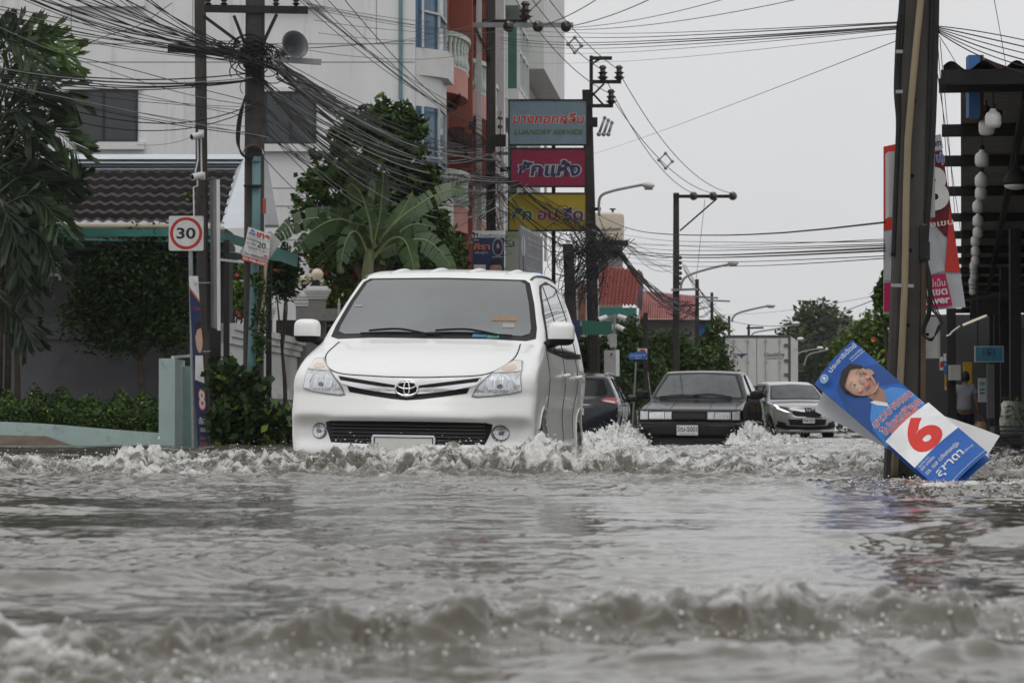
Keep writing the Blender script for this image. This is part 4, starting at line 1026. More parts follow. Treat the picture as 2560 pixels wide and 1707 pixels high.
mb = MB(); VS.panel(mb, 'B', [(-.55,1.1),(.55,1.1),(.5,1.45),(-.5,1.45)], .004, .05); van.part('rear_window', mb, GLASS)
for sx in (1, -1):
    mb = MB(); VS.panel(mb, 'B', [(sx*.6,.8),(sx*.74,.8),(sx*.70,1.2),(sx*.62,1.2)], .006, .04); van.part('tail_light', mb, mat('tail_red', (.35, .02, .02), .15, var=.1, coat=1))

# ---- generic saloon / SUV details
def front_lines(shell, T, lines, w=.004):
    mb = MB()
    for ax, ln in lines: shell.line(mb, ax, ln, w, .001, 0, 8)
    T.part('panel_seam', mb, SEAM)

# ---- old black saloon
BLK = mat('black_car_paint', (.006, .006, .007), .2, var=.25, vs=2, coat=.25, spec=.2)
SY = 52.0; syaw = R(-9.3)
sloc = Vector(((1722 - 1280)/F*SY, SY, -.22))
sal = Thing('old_saloon_car', 'old boxy black saloon with square headlamps pushing up white splashes on both sides', 'car', sloc, None, (0, R(.4), syaw))
def sal_extra(ax, L, z, w):
    df = 0*ax; fr = 1 - sstep(.4, .8, L)
    df = df - fr*.05*(sstep(.36, .39, z) - sstep(.55, .58, z))
    return w + .012*np.exp(-((z - .56)/.03)**2), df
SS = CarShell(
    [(.12,.20),(.05,.25),(.05,.40),(.05,.55),(.06,.60),(.04,.62),(.05,.73),(.09,.785),(.5,.86),(1.0,.925),(1.12,.945),(1.4,1.12),(1.80,1.345),(1.92,1.385),(2.3,1.41),(2.8,1.395),(3.1,1.34),(3.5,1.06),(3.62,.98),(4.1,.95),(4.18,.9),(4.2,.6),(4.15,.3),(4.0,.2),(2,.18)],
    [(.1,.78),(.3,.80),(.55,.82),(.75,.81),(.9,.79),(.97,.765),(1.15,.69),(1.3,.63),(1.4,.59),(1.5,.55)],
    [(0,.985),(.6,1),(3.4,1),(4.2,.96)], [(0,.10),(.5,.10),(1.0,.14),(1.8,.10),(2.4,.02),(3.2,-.05),(4.2,-.08)], .035,
    [(.82,.29),(3.25,.29)], .33, .55, sal_extra, (.7, 3.5, .58), (200, 130, 44))
sal.part('body', SS.mb, BLK, smooth=True)
mb = MB(); SS.panel(mb, 'F', sym([(0,.955),(.66,.945),(.715,.965),(.64,1.15),(.545,1.34),(0,1.365)]), .003, .05); sal.part('windscreen_border', mb, BLACKP)
mb = MB(); SS.panel(mb, 'F', sym([(0,.985),(.62,.975),(.675,.985),(.605,1.15),(.52,1.322),(0,1.345)]), .006, .05); sal.part('windscreen', mb, SCREEN2, smooth=True)
for a, b in (((.53,.968),(-.07,1.00)), ((.02,.985),(-.60,.965))):
    mb = MB(); a, b = (a, b); SS.line(mb, 'F', [a, ((a[0]+b[0])/2, max(a[1], b[1]) + .012), b], .010, .02); sal.part('wiper', mb, BLACKP)
for sx in (1, -1):
    f = (lambda q: q) if sx > 0 else mirror
    mb = MB(); SS.panel(mb, 'F', f([(.27,.63),(.63,.63),(.63,.755),(.27,.755)]), .006, .05, 0, .03); o = sal.part('headlight', mb, LAMPDK)
    mb = MB(); SS.panel(mb, 'F', f([(.39,.64),(.62,.64),(.62,.745),(.39,.745)]), .010, .05, 0); SS.panel(mb, 'F', f([(.28,.64),(.375,.64),(.375,.745),(.28,.745)]), .010, .05, 1); sal.part('reflector', mb, [BOWL, LENS], o)
    mb = MB(); SS.panel(mb, 'F', f([(.645,.63),(.765,.63),(.76,.755),(.645,.755)]), .008, .05, 0, .02); sal.part('indicator', mb, LENS)
mb = MB(); SS.panel(mb, 'F', sym([(0,.63),(.255,.63),(.255,.74),(0,.745)]), .004, .05); sal.part('grille', mb, BLACKP)
mb = MB()
for z in (.655, .68, .705): SS.line(mb, 'F', [(-.24, z), (0, z), (.24, z)], .006, .008)
sal.part('grille_slat', mb, mat('slat_grey', (.03, .03, .032), .4))
mb = MB(); SS.panel(mb, 'F', sym([(0,.555),(.5,.555),(.81,.555),(.81,.59),(.5,.59),(0,.59)]), .012, .06, 0, .03); sal.part('bumper_strip', mb, mat('bumper_rubber', (.03, .03, .032), .35, var=.1))
sp = Sheet((-.19, -.06, .555), (1,0,0), (0,0,-1)); sp.slab(.34, .17, .01, PLATE)
for u0, v0, u1, v1 in ((0,0,.34,.008),(0,.162,.34,.17),(0,0,.008,.17),(.332,0,.34,.17)): sp.rect(u0, v0, u1, v1, INK, 1)
sp.text('5ฌ-5001', .17, .108, .075, INK, 'C', .30, .012); sp.text('กรุงเทพมหานคร', .17, .152, .022, INK, 'C', .24)
sal.part('number_plate', sp.mb, sp.mats)
for sd in 'Ss':
    mb = MB(); SS.panel(mb, sd, [(1.42,.985),(1.62,1.13),(1.92,1.31),(2.3,1.345),(2.8,1.33),(3.0,1.27),(3.35,1.0),(2.3,.975)], .003, .05); o = sal.part('side_window', mb, GLASS, smooth=True)
    mb = MB(); SS.line(mb, sd, [(2.30,.97),(2.31,1.34)], .016, .006); sal.part('pillar', mb, BLK, o)
    mb = MB()
    for ln in ([(1.25,.95),(1.22,.6),(1.25,.25)], [(2.31,.97),(2.31,.6),(2.31,.25)], [(3.1,.96),(3.05,.7),(2.9,.5)]): SS.line(mb, sd, ln, .004, .001, 0, 6)
    sal.part('door_seam', mb, SEAM)
    mb = MB(); SS.line(mb, sd, [(.3,.60),(1.2,.60),(2.3,.60),(3.8,.60)], .014, .004, 0, 6); sal.part('side_moulding', mb, mat('trim_grey', (.10, .10, .10), .35, var=.1))
for sx in (1, -1):
    for L in (.82, 3.25): wheel(sal, (sx*.71, L, .285), sx, .28, .17, 5, WDIRT)
    mirror_pod(sal, sx, (sx*.90, 1.42, 1.02), (.20, .12, .135), [BLACKP, BLACKP], (sx*.76, 1.45, .99))
front_lines(SS, sal, [('T', [(-.70,.12),(-.68,.5),(-.66,1.0)]), ('T', [(.70,.12),(.68,.5),(.66,1.0)]), ('T', [(-.3,.12),(-.29,.5),(-.28,.95)]), ('T', [(.3,.12),(.29,.5),(.28,.95)]), ('F', [(-.7,.765),(0,.772),(.7,.765)])])
mb = MB(); SS.panel(mb, 'B', sym([(0,1.02),(.55,1.02),(.5,1.28),(0,1.3)]), .004, .05); sal.part('rear_window', mb, GLASS)
p = Vector((-.72, 1.1, .95)); mb = MB(); mb.tube([p, p + Vector((-.06, .05, .42))], .004, 5); sal.part('aerial', mb, SILV)

# ---- SUV shell shared by the silver and the dark car
def suv_extra(ax, L, z, w):
    df = 0*ax
    return w - .025*np.exp(-((z - .60)/.10)**2)*sstep(.9, 1.2, L)*(1 - sstep(3.6, 3.9, L)), df
def suv_shell(): return CarShell(
    [(.14,.22),(.04,.32),(0,.45),(.0,.62),(.03,.78),(.06,.90),(.14,.985),(.5,1.06),(.95,1.115),(1.12,1.15),(1.5,1.38),(1.85,1.575),(2.0,1.62),(2.5,1.68),(3.1,1.675),(3.8,1.62),(4.05,1.58),(4.18,1.44),(4.40,1.10),(4.50,1.0),(4.57,.85),(4.58,.5),(4.45,.27),(3.3,.22),(1.5,.22)],
    [(.1,.86),(.3,.88),(.55,.905),(.85,.92),(1.0,.91),(1.1,.88),(1.25,.81),(1.4,.74),(1.55,.67),(1.7,.62)],
    [(0,.97),(.7,1),(3.6,1),(4.6,.95)], [(0,.30),(.5,.28),(1.0,.18),(1.8,.12),(2.4,.03),(3.3,-.04),(4.5,-.18)], .06,
    [(.90,.35),(3.56,.35)], .39, .6, suv_extra, (.8, 3.7, .72), (180, 130, 44))
SV = suv_shell()
def suv_common(T, paint):
    T.part('body', SV.mb, paint, smooth=True)
    mb = MB(); SV.panel(mb, 'F', sym([(0,1.165),(.70,1.155),(.765,1.17),(.68,1.40),(.615,1.555),(0,1.59)]), .003, .05); T.part('windscreen_border', mb, BLACKP)
    mb = MB(); SV.panel(mb, 'F', sym([(0,1.195),(.66,1.185),(.715,1.195),(.645,1.40),(.585,1.54),(0,1.57)]), .006, .05); T.part('windscreen', mb, SCREEN2, smooth=True)
    for sd in 'Ss':
        mb = MB(); SV.panel(mb, sd, [(1.32,1.09),(1.55,1.27),(1.9,1.48),(2.3,1.565),(3.0,1.575),(3.6,1.535),(3.98,1.38),(3.85,1.18),(3.2,1.11),(2.2,1.07)], .003, .05); o = T.part('side_window', mb, GLASS, smooth=True)
        mb = MB(); SV.line(mb, sd, [(2.35,1.08),(2.33,1.56)], .025, .005); SV.line(mb, sd, [(3.32,1.12),(3.25,1.56)], .022, .005); T.part('pillar', mb, BLACKP, o)
        mb = MB()
        for ln in ([(1.30,1.08),(1.26,.8),(1.30,.35)], [(2.37,1.08),(2.37,.7),(2.37,.32)], [(3.33,1.1),(3.28,.8),(3.1,.6)]): SV.line(mb, sd, ln, .005, .001, 0, 6)
        T.part('door_seam', mb, SEAM)
        mb = MB(); SV.panel(mb, sd, [(1.3,.30),(3.1,.30),(3.1,.40),(1.3,.40)], .006, .08); T.part('side_sill', mb, BLACKP)
        sg = 1 if sd == 'S' else -1
        for L in (2.2, 3.15):
            p, n = SV.hit(sd, L, .97); mb = MB()
            mb.tube([p + Vector((0,-.1,0)), p + Vector((sg*.04,-.07,0)), p + Vector((sg*.04,.07,0)), p + Vector((0,.1,0))], .014, 6); T.part('door_handle', mb, paint, smooth=True)
        mb = MB(); arc_strip(mb, SV, sd, (.90, .35), .392, .45, 0, math.pi); arc_strip(mb, SV, sd, (3.56, .35), .392, .45, 0, math.pi); T.part('arch_trim', mb, BLACKP)
    for sx in (1, -1):
        for L in (.90, 3.56): wheel(T, (sx*.79, L, .345), sx, .34, .21, 5, WDIRT)
        mirror_pod(T, sx, (sx*.99, 1.45, 1.13), (.22, .13, .15), [paint, BLACKP], (sx*.87, 1.48, 1.07))
SILVER = mat('silver_car_paint', (.34, .345, .355), .25, metal=.3, var=.06, vs=2, coat=1.0)
CY = 95.0
cloc = Vector(((2021 - 1280)/F*CY, CY, -.10))
crv = Thing('silver_suv', 'silver SUV with its daytime lamps lit, partly hidden behind the crooked blue election board', 'car', cloc, None, (0, 0, R(9.5)))
suv_common(crv, SILVER)
DRL = mat('lit_daytime_lamp', (.9, .9, .85), .3, var=0, emit=(1, .95, .82, 2.6))
for sx in (1, -1):
    f = (lambda q: q) if sx > 0 else mirror
    mb = MB(); SV.panel(mb, 'F', f([(.42,.80),(.60,.83),(.80,.93),(.84,1.0),(.70,.965),(.50,.905)]), .006, .05, 0); o = crv.part('headlight', mb, LAMPDK)
    mb = MB(); SV.panel(mb, 'F', f([(.50,.795),(.62,.815),(.80,.90),(.85,1.0),(.80,.985),(.74,.90),(.60,.84)]), .012, .04, 0); crv.part('daytime_lamp', mb, DRL if sx < 0 else mat('dim_daytime_lamp', (.8, .8, .76), .3, var=0, emit=(1, .95, .85, .35)), o)
    mb = MB(); SV.panel(mb, 'F', f([(.58,.42),(.80,.46),(.82,.56),(.62,.50)]), .006, .05); crv.part('fog_lamp', mb, BLACKP)
mb = MB(); SV.panel(mb, 'F', sym([(0,.66),(.33,.67),(.42,.74),(.46,.82),(.3,.85),(0,.86)]), .004, .05); gr = crv.part('grille', mb, BLACKP)
mb = MB(); SV.panel(mb, 'F', sym([(0,.80),(.2,.81),(.46,.86),(.52,.89),(.46,.905),(.2,.87),(0,.865)]), .014, .04); SV.panel(mb, 'F', sym([(0,.64),(.35,.655),(.45,.70),(.43,.715),(.33,.675),(0,.662)]), .014, .04); crv.part('chrome_bar', mb, CHROME, gr)
mb = MB(); z0 = .845; SV.panel(mb, 'F', [(-.085,z0-.07),(.085,z0-.07),(.095,z0+.065),(-.095,z0+.065)], .016, .04, 0)
for a, b in (((-.045,z0+.045),(-.038,z0-.05)), ((.045,z0+.045),(.038,z0-.05)), ((-.04,z0),(.04,z0))): SV.line(mb, 'F', [a, b], .010, .022, 1)
crv.part('emblem', mb, [BLACKP, CHROME], gr)
mb = MB(); SV.panel(mb, 'F', sym([(0,.30),(.6,.32),(.84,.38),(.84,.47),(.5,.42),(0,.40)]), .008, .06, 0); SV.panel(mb, 'F', sym([(0,.42),(.5,.44),(.55,.60),(0,.60)]), .004, .06, 0); crv.part('lower_bumper', mb, BLACKP)
sp = Sheet((-.17, -.05, .64), (1,0,0), (0,0,-1)); sp.slab(.34, .15, .01, PLATE); sp.text('8กผ 6375', .17, .10, .07, INK, 'C', .29, .012); crv.part('number_plate', sp.mb, sp.mats)
DARK = mat('dark_blue_grey_paint', (.014, .017, .024), .22, var=.2, vs=2, coat=.35, spec=.25)
XY = 73.5; xyaw = R(180 - 5.6)
xloc = Vector(((1440 - 1280)/F*XY, XY, -.2)) + Vector((math.sin(R(5.6))*4.58, math.cos(R(5.6))*4.58, 0))
xt = Thing('dark_suv', 'dark blue-grey SUV seen from behind, half hidden by the white people carrier', 'car', xloc, None, (0, 0, xyaw))
suv_common(xt, DARK)
mb = MB(); SV.panel(mb, 'B', sym([(0,1.16),(.60,1.16),(.66,1.22),(.57,1.52),(0,1.555)]), .005, .05); xt.part('rear_window', mb, TINT)
TR = mat('tail_red', (.35, .02, .02), .15, var=.1, coat=1)
for sx in (1, -1):
    f = (lambda q: q) if sx > 0 else mirror
    mb = MB(); SV.panel(mb, 'B', f([(.50,1.06),(.62,1.02),(.84,.98),(.88,1.06),(.82,1.13),(.62,1.12)]), .008, .04, 0); SV.panel(mb, 'B', f([(.55,1.055),(.64,1.03),(.82,1.0),(.80,1.04),(.66,1.06)]), .012, .04, 1)
    xt.part('tail_light', mb, [TR, LENS])
    mb = MB(); SV.line(mb, 'T', [(sx*.62,2.1),(sx*.64,2.8),(sx*.60,3.6),(sx*.57,3.8)], .022, .035); xt.part('roof_rail', mb, SILV, smooth=True)
mb = MB(); SV.line(mb, 'B', [(-.45,.96),(0,.965),(.45,.96)], .014, .01); xt.part('chrome_strip', mb, CHROME)
mb = MB(); SV.panel(mb, 'B', sym([(0,.28),(.8,.30),(.82,.52),(0,.50)]), .006, .06); xt.part('rear_bumper', mb, BLACKP)
mb = MB(); SV.line(mb, 'B', [(-.70,.60),(-.55,.56),(0,.55),(.55,.56),(.70,.60),(.74,.9)], .005, .001); xt.part('tailgate_seam', mb, SEAM)
sp = Sheet((.17, 4.62, .90), (-1,0,0), (0,0,-1)); sp.n = Vector((0,1,0)); sp.slab(.34, .15, .01, PLATE); sp.text('3กม 4419', .17, .10, .07, INK, 'C', .29, .012); xt.part('number_plate', sp.mb, sp.mats)

# ---- box lorry
TY = 122.0; tyaw = R(-7)
tloc = Vector(((1892 - 1280)/F*TY, TY, -.1))
tr = Thing('box_lorry', 'white box lorry seen from behind over the car roofs, with hinged rear doors', 'lorry', tloc, None, (0, 0, tyaw))
BOXW = mat('lorry_white', (.62, .62, .60), .5, var=.08, vs=2, dirt=(.40, .37, .33), ds=1.2, dl=.6)
RUST = mat('rusty_steel', (.15, .125, .10), .7, var=.3, vs=6)
FRM = mat('lorry_frame', (.10, .10, .10), .5, var=.1)
mb = MB(); mb.bx(-1.2, 1.2, .08, 7.0, 1.05, 3.62); tr.part('cargo_box', mb, BOXW)
mb = MB()
for a in ((-1.21,-1.13,-.02,.1,1.0,3.66),(1.13,1.21,-.02,.1,1.0,3.66),(-1.13,1.13,-.02,.1,3.58,3.66),(-1.13,1.13,-.02,.1,.98,1.06)): mb.bx(*a)
tr.part('door_frame', mb, FRM)
for sx in (-1, 1):
    mb = MB(); mb.bx(sx*.015, sx*1.12, .0, .06, 1.07, 3.56, 0); d = tr.part('rear_door', mb, BOXW)
    mb = MB()
    for x in (.32, .82):
        mb.tube([(sx*x, -.03, 1.08), (sx*x, -.03, 3.55)], .018, 6, 0)
        for z in (1.2, 1.9, 2.7, 3.45): mb.box((sx*x, -.02, z), (.09, .05, .06), 0)
    tr.part('lock_rod', mb, mat('galvanised', (.42, .42, .42), .45, metal=.5, var=.15), d)
    mb = MB()
    for z in (1.25, 1.75, 2.25, 2.75, 3.3): mb.box((sx*1.08, -.025, z), (.2, .05, .10), 0)
    tr.part('hinge', mb, RUST, d)
fl = Sheet((-1.12, -.004, 3.56), (1,0,0), (0,0,-1), .003); fl.k = 1
fl.poly([(.25,.57),(.85,.55),(.65,.64),(.58,.74),(.52,.65)], flat('navy', (.05, .07, .16))); fl.poly([(.25,.57),(.55,.56),(.56,.62)], flat('blue_grey', (.13, .16, .28)))
fl.text('ไปรษณีย์ไทย', 1.75, .66, .12, INK, 'C', .72, .01, .15); fl.text('THAILAND POST', 1.75, .76, .06, INK, 'C', .66, .005)
tr.part('lettering', fl.mb, fl.mats)
mb = MB(); mb.bx(-.45, -.3, .2, 9.2, .7, .98); mb.bx(.3, .45, .2, 9.2, .7, .98); mb.bx(-1.15, 1.15, .1, .2, .55, .68); tr.part('chassis', mb, FRM)
for sx in (-1, 1):
    for L in (1.6, 8.3): wheel(tr, (sx*.95, L, .48), sx, .48, .28, 6, WDIRT)
    mb = MB(); mb.bx(sx*.85, sx*1.15, .03, .09, .6, .72); tr.part('tail_light', mb, TR)
    mb = MB(); mb.bar((sx*1.05, 8.9, 2.2), (sx*1.35, 8.9, 2.15), .03, .03); mb.box((sx*1.38, 8.9, 1.9), (.2, .1, .45)); tr.part('door_mirror', mb, BLACKP)
mb = MB(); mb.prism([(-1.1, 7.3, .7), (-1.1, 9.3, .7), (-1.1, 9.35, 1.6), (-1.1, 8.95, 2.5), (-1.1, 7.3, 2.6)], (2.2, 0, 0)); cab = tr.part('cab', mb, BOXW)
mb = MB(); mb.prism([(-1.0, 9.37, 1.65), (-1.0, 9.0, 2.42), (1.0, 9.0, 2.42), (1.0, 9.37, 1.65)], (0, .02, .0)); tr.part('windscreen', mb, GLASS, cab)
# ------------------------------------------------------------------ poles, signs and street furniture
POLEC = mat('old_concrete_pole', (.064, .059, .054), .85, var=.3, vs=2.5, stretch=(2, 2, .5), dirt=(.045, .04, .036), ds=1.6, dl=.52, bump=.25, bs=25)
POLED = mat('dark_concrete_pole', (.050, .045, .042), .85, var=.3, vs=3, bump=.2, bs=25)
STEELD = mat('black_steel_arm', (.022, .022, .022), .6, var=.3, vs=6)
GALV = mat('grey_galvanised', (.27, .28, .29), .5, metal=.3, var=.15, vs=4)
PORC = mat('dark_brown_porcelain', (.030, .022, .020), .18, var=.1, coat=.6)
BOXG = mat('grey_box_paint', (.36, .36, .35), .5, var=.1, vs=3, dirt=(.25, .24, .22), ds=4, dl=.62)
WHITEP = mat('white_enamel', (.70, .70, .70), .4, var=.06)
def pole_shaft(a, b, w0, w1, holes=True):
    """square tapered concrete shaft with bevelled arrises from foot a to top b"""
    mb = MB(); a, b = Vector(a), Vector(b); n = 14; vs = []
    for i in range(n + 1):
        t = i/n; c = a.lerp(b, t); w = (w0 + (w1 - w0)*t)/2; k = w*.72
        for dx, dy in ((-w,-k),(-k,-w),(k,-w),(w,-k),(w,k),(k,w),(-k,w),(-w,k)): vs.append(c + Vector((dx, dy, 0)))
    fs = [[i*8+j, i*8+(j+1)%8, (i+1)*8+(j+1)%8, (i+1)*8+j] for i in range(n) for j in range(8)] + [list(range(8))[::-1], [n*8+j for j in range(8)]]
    mb.add(vs, fs); return mb
def pole(Y, xb, xt, yt, w0, w1, label, m=POLEC, group='concrete power poles', zt=None):
    zt = Z(yt, Y) if zt is None else zt
    k = (1065 - yt)
    T = Thing('power_pole', label, 'pole', (X(xb, Y), Y, -.3), group)
    a = Vector((X(xb, Y), Y, -.3)); b = Vector((X(xt, Y), Y, zt))
    T.part('shaft', pole_shaft(a, b, w0/F*Y, w1/F*Y), m); T.a, T.b, T.Y = a, b, Y
    mb = MB()
    for i in range(int((zt + .3)/.45)):
        t = (i + .7)*.45/(zt + .3)
        if t < .98: c = a.lerp(b, t); w = (w0 + (w1-w0)*t)/F*Y/2; mb.lathe([(.001, -w - .002), (.013, -w - .002), (.013, -w + .01)], c, 8, 0, 'Y')
    h = T.part('bolt_holes', mb, INK0); h['kind'] = 'stuff'
    return T
INK0 = mat('black_hole', (.008, .008, .008), .9, var=0)
def insulator(mb, c, s=1.0, m=0):
    mb.lathe([(.02*s,0),(.05*s,.02*s),(.085*s,.05*s),(.05*s,.07*s),(.045*s,.09*s),(.075*s,.12*s),(.04*s,.14*s),(.04*s,.17*s),(.06*s,.19*s),(.04*s,.22*s),(.01*s,.23*s)], c, 12, m); return mb
def arm(T, x0, y0, x1, y1, w=.1, m=None, dY=-.16, name='crossarm'):
    mb = MB(); mb.bar(P(x0,y0,T.Y + dY), P(x1,y1,T.Y + dY), .07, w); return T.part(name, mb, m or STEELD)
def brace(T, x0, y0, x1, y1, w=.05, dY=-.2): return arm(T, x0, y0, x1, y1, w, None, dY, 'brace')

p1 = pole(56, 511, 496, 0, 29, 27, 'slim concrete pole carrying two white cameras, behind the round 30 sign', zt=8.6)
p2 = pole(55, 633, 637, 0, 50, 45, 'thick concrete pole with a teal cable pipe and a horn loudspeaker', zt=8.6)
arm(p2, 512, 22, 770, 26, .12); arm(p2, 420, 120, 640, 138, .13, None, -.22); arm(p2, 560, 140, 803, 156, .09, GALV, -.26)
brace(p2, 585, 40, 612, 110); brace(p2, 692, 36, 655, 115); brace(p2, 508, 40, 600, 108)
for x in (520, 560, 690, 740):
    mb = MB(); insulator(mb, P(x, 16, 54.85), .8); p2.part('insulator', mb, PORC, autosmooth=40)
mb = MB(); pts = [P(641, 396, 54.78), P(640, 560, 54.78), P(634, 760, 54.78), P(629, 900, 54.78), P(625, 1000, 54.78)]
mb.tube(pts, .068, 12); cp = p2.part('cable_pipe', mb, mat('teal_pvc_pipe', (.10, .20, .215), .45, var=.12, vs=3, dirt=(.05, .10, .10), ds=4, dl=.66), smooth=True)
mb = MB(); mb.tube([P(640, 404, 54.76), P(640, 392, 54.76)], .078, 12); p2.part('pipe_collar', mb, MATS['teal_pvc_pipe'], cp)
mb = MB(); mb.grid(lambda u, v: P(633, 385, 54.7) + Vector((.16*math.cos(math.pi*u), -.08 + .2*v, .15*math.sin(math.pi*u))), 12, 2); p2.part('cable_hood', mb, WHITEP, cp)
for y in (465, 620):
    mb = MB(); mb.bar(P(610, y, 54.72), P(657, y, 54.72), .16, .03); p2.part('strap', mb, STEELD)
for k in range(5):
    mb = MB(); q = [P(613 - k*1.5, 240 + k*5, 54.8), P(603 - k*2, 300, 54.75), P(598 - k*1.2, 360, 54.72), P(605 + k*4, 388 + k*3, 54.7), P(625 + k*2, 392, 54.7)]
    mb.tube(cat_rom(q, 6), .013, 5); p2.part('feeder_cable', mb, STEELD)
# horn loudspeaker
hl_ = Thing('horn_loudspeaker', 'grey horn loudspeaker on the crossarm of the thick pole', 'loudspeaker', tuple(P(712, 140, 54.7)))
c0 = P(706, 133, 54.75); c1 = P(738, 112, 54.35); dv = (c1 - c0).normalized(); rot = dv.to_track_quat('Z', 'Y').to_matrix(); ln = (c1 - c0).length
mb = MB(); prof = [(.05, 0), (.06, .05*1), (.075, ln*.35), (.11, ln*.6), (.17, ln*.85), (.235, ln), (.225, ln*1.0), (.16, ln*.84), (.10, ln*.58), (.02, ln*.4)]
mb.lathe(prof, c0, 28, 0, 'Z', rot); hl_.part('horn', mb, mat('grey_horn', (.10, .105, .11), .35, var=.1), smooth=True)
mb = MB(); mb.lathe([(.02, 0), (.085, .02), (.085, .16), (.03, .18)], c0 - dv*.17, 16, 0, 'Z', rot); hl_.part('driver', mb, mat('beige_driver', (.30, .29, .26), .5), autosmooth=40)
mb = MB(); mb.bar(c0 - Vector((0, 0, .03)), P(712, 150, 54.75), .05, .02); hl_.part('bracket', mb, STEELD)
# cameras on the slim pole
def cctv(T_name, label, c, d, s=1.0, mount=None):
    T = Thing(T_name, label, 'camera', tuple(c)); d = Vector(d).normalized(); rot = d.to_track_quat('Z', 'Y').to_matrix()
    mb = MB(); mb.lathe([(.001, 0), (.05*s, 0), (.055*s, .03*s), (.055*s, .2*s), (.045*s, .2*s)], Vector(c) - d*.1*s, 14, 0, 'Z', rot); T.part('camera_body', mb, WHITEP, autosmooth=40)
    mb = MB(); mb.lathe([(.001, .201*s), (.043*s, .201*s), (.043*s, .204*s)], Vector(c) - d*.1*s, 14, 0, 'Z', rot); T.part('camera_lens', mb, INK0)
    if mount is not None: mb = MB(); mb.bar(c, mount, .05*s, .05*s); mb.box(mount, (.09*s, .06*s, .12*s)); T.part('mount', mb, WHITEP)
    return T
cctv('security_camera', 'upper white camera on the slim concrete pole, above the black roof ridge', P(492, 340, 55.6), (-.8, -.6, -.25), 1.0, P(503, 334, 55.75))
cctv('security_camera', 'lower white camera on the slim concrete pole, level with the tiled roof', P(494, 440, 55.6), (-.8, -.6, -.25), 1.0, P(506, 440, 55.75))
for q in ([(494,350),(495,400),(488,432)], [(503,345),(504,432)], [(494,450),(494,465),(484,468),(485,540)]):
    mb = MB(); mb.tube([P(a, b, 55.74) for a, b in q], .014, 6); p1.part('conduit', mb, WHITEP)
for y in (707, 878):
    mb = MB(); mb.bar(P(490, y, 55.75), P(526, y, 55.75), .02, .02); p1.part('wire_tie', mb, GALV)

# ---- round speed sign
RED = flat('red', (.42, .028, .022)); WH = flat('white', (.58, .58, .57)); BK = flat('black', (.015, .015, .016)); NAVY = flat('navy_blue', (.018, .028, .085)); BLUE = flat('blue', (.03, .13, .42)); MAG = flat('magenta', (.42, .012, .085))
SY_ = 54.6; k_ = SY_/F
spd = Thing('speed_limit_sign', 'white square sign with a red ring and black 30 on a thin grey post', 'sign', (X(484,SY_), SY_, -.3))
mb = MB(); mb.tube([(X(485,SY_), SY_ + .05, -.3), P(475, 545, SY_ + .05)], .036, 10); spd.part('post', mb, GALV)
sh = Sheet(P(422, 540, SY_), (1,0,0), (0,0,-1), .002); w = 87*k_
r = .05*w; sh.k = 0
rp = [(w/2 + sx*(w/2 - r) + r*math.cos(a), w/2 + sy*(w/2 - r) + r*math.sin(a)) for sx, sy, a0 in ((1,1,0),(-1,1,90),(-1,-1,180),(1,-1,270)) for a in [R(a0 + q) for q in (0,30,60,90)]]
sh.mb.prism([sh.pt(a, b, 0) for a, b in rp], (0, .012, 0), sh.mi(WH)); sh.k = 1
sh.ell(w/2, w/2, w*.465, w*.465, RED, 48); sh.ell(w/2, w/2, w*.375, w*.375, WH, 48); sh.text('30', w/2, w*.645, w*.30, BK, 'C', w*.52, .025)
spd.part('plate', sh.mb, sh.mats)
# ---- strip poster leaning on the slim pole
class QSheet(Sheet):
    def __init__(s, tl, tr, br, bl, w, h, lift=.002, bend=None):
        tl, tr, br, bl = [Vector(q) for q in (tl, tr, br, bl)]
        super().__init__(tl, tr - tl, bl - tl, lift, bend); s.c = (tl, tr, br, bl); s.W, s.H = w, h
        s.n = (tr - bl).cross(br - tl).normalized()
        if s.n.y > 0: s.n = -s.n
    def pt(s, u, v, h=0):
        a, b = u/s.W, v/s.H; tl, tr, br, bl = s.c
        if s.bend: h += s.bend(u, v)
        return tl.lerp(tr, a).lerp(bl.lerp(br, a), b) + s.n*h
def quad_sheet(pts, Y, lift=.002, bend=None):
    q = [P(*(list(p[:2]) + [p[2] if len(p) > 2 else Y])) for p in pts]
    w = ((q[1]-q[0]).length + (q[2]-q[3]).length)/2; h = ((q[3]-q[0]).length + (q[2]-q[1]).length)/2
    return QSheet(q[0], q[1], q[2], q[3], w, h, lift, bend), w, h
SKIN = flat('skin_tone', (.46, .29, .22)); SKIN2 = flat('skin_shade', (.38, .22, .165)); HAIR = flat('dark_hair', (.018, .013, .012)); LIP = flat('lip_red', (.40, .08, .07)); ORANGE = flat('orange', (.50, .16, .05)); LBLUE = flat('light_blue', (.10, .30, .58)); GREYP = flat('grey_white', (.40, .42, .44)); SBLUE = flat('shirt_blue', (.05, .20, .50))
sh, w, h = quad_sheet([(472,690),(495,690),(521,1122),(494,1122)], 54.5)
sh.slab(w, h, .012, NAVY); sh.poly([(0,0),(w,0),(w,h*.14),(0,h*.06)], WH); sh.poly([(0,h*.062),(w,h*.142),(w,h*.155),(0,h*.075)], ORANGE)
sh.poly([(w*.25,h*.46),(w,h*.46),(w,h*.62),(w*.1,h*.60)], WH); sh.ell(w*.72, h*.36, w*.36, h*.085, SKIN); sh.poly([(w*.36,h*.35),(w*.45,h*.28),(w,h*.26),(w,h*.30),(w*.6,h*.31)], HAIR)
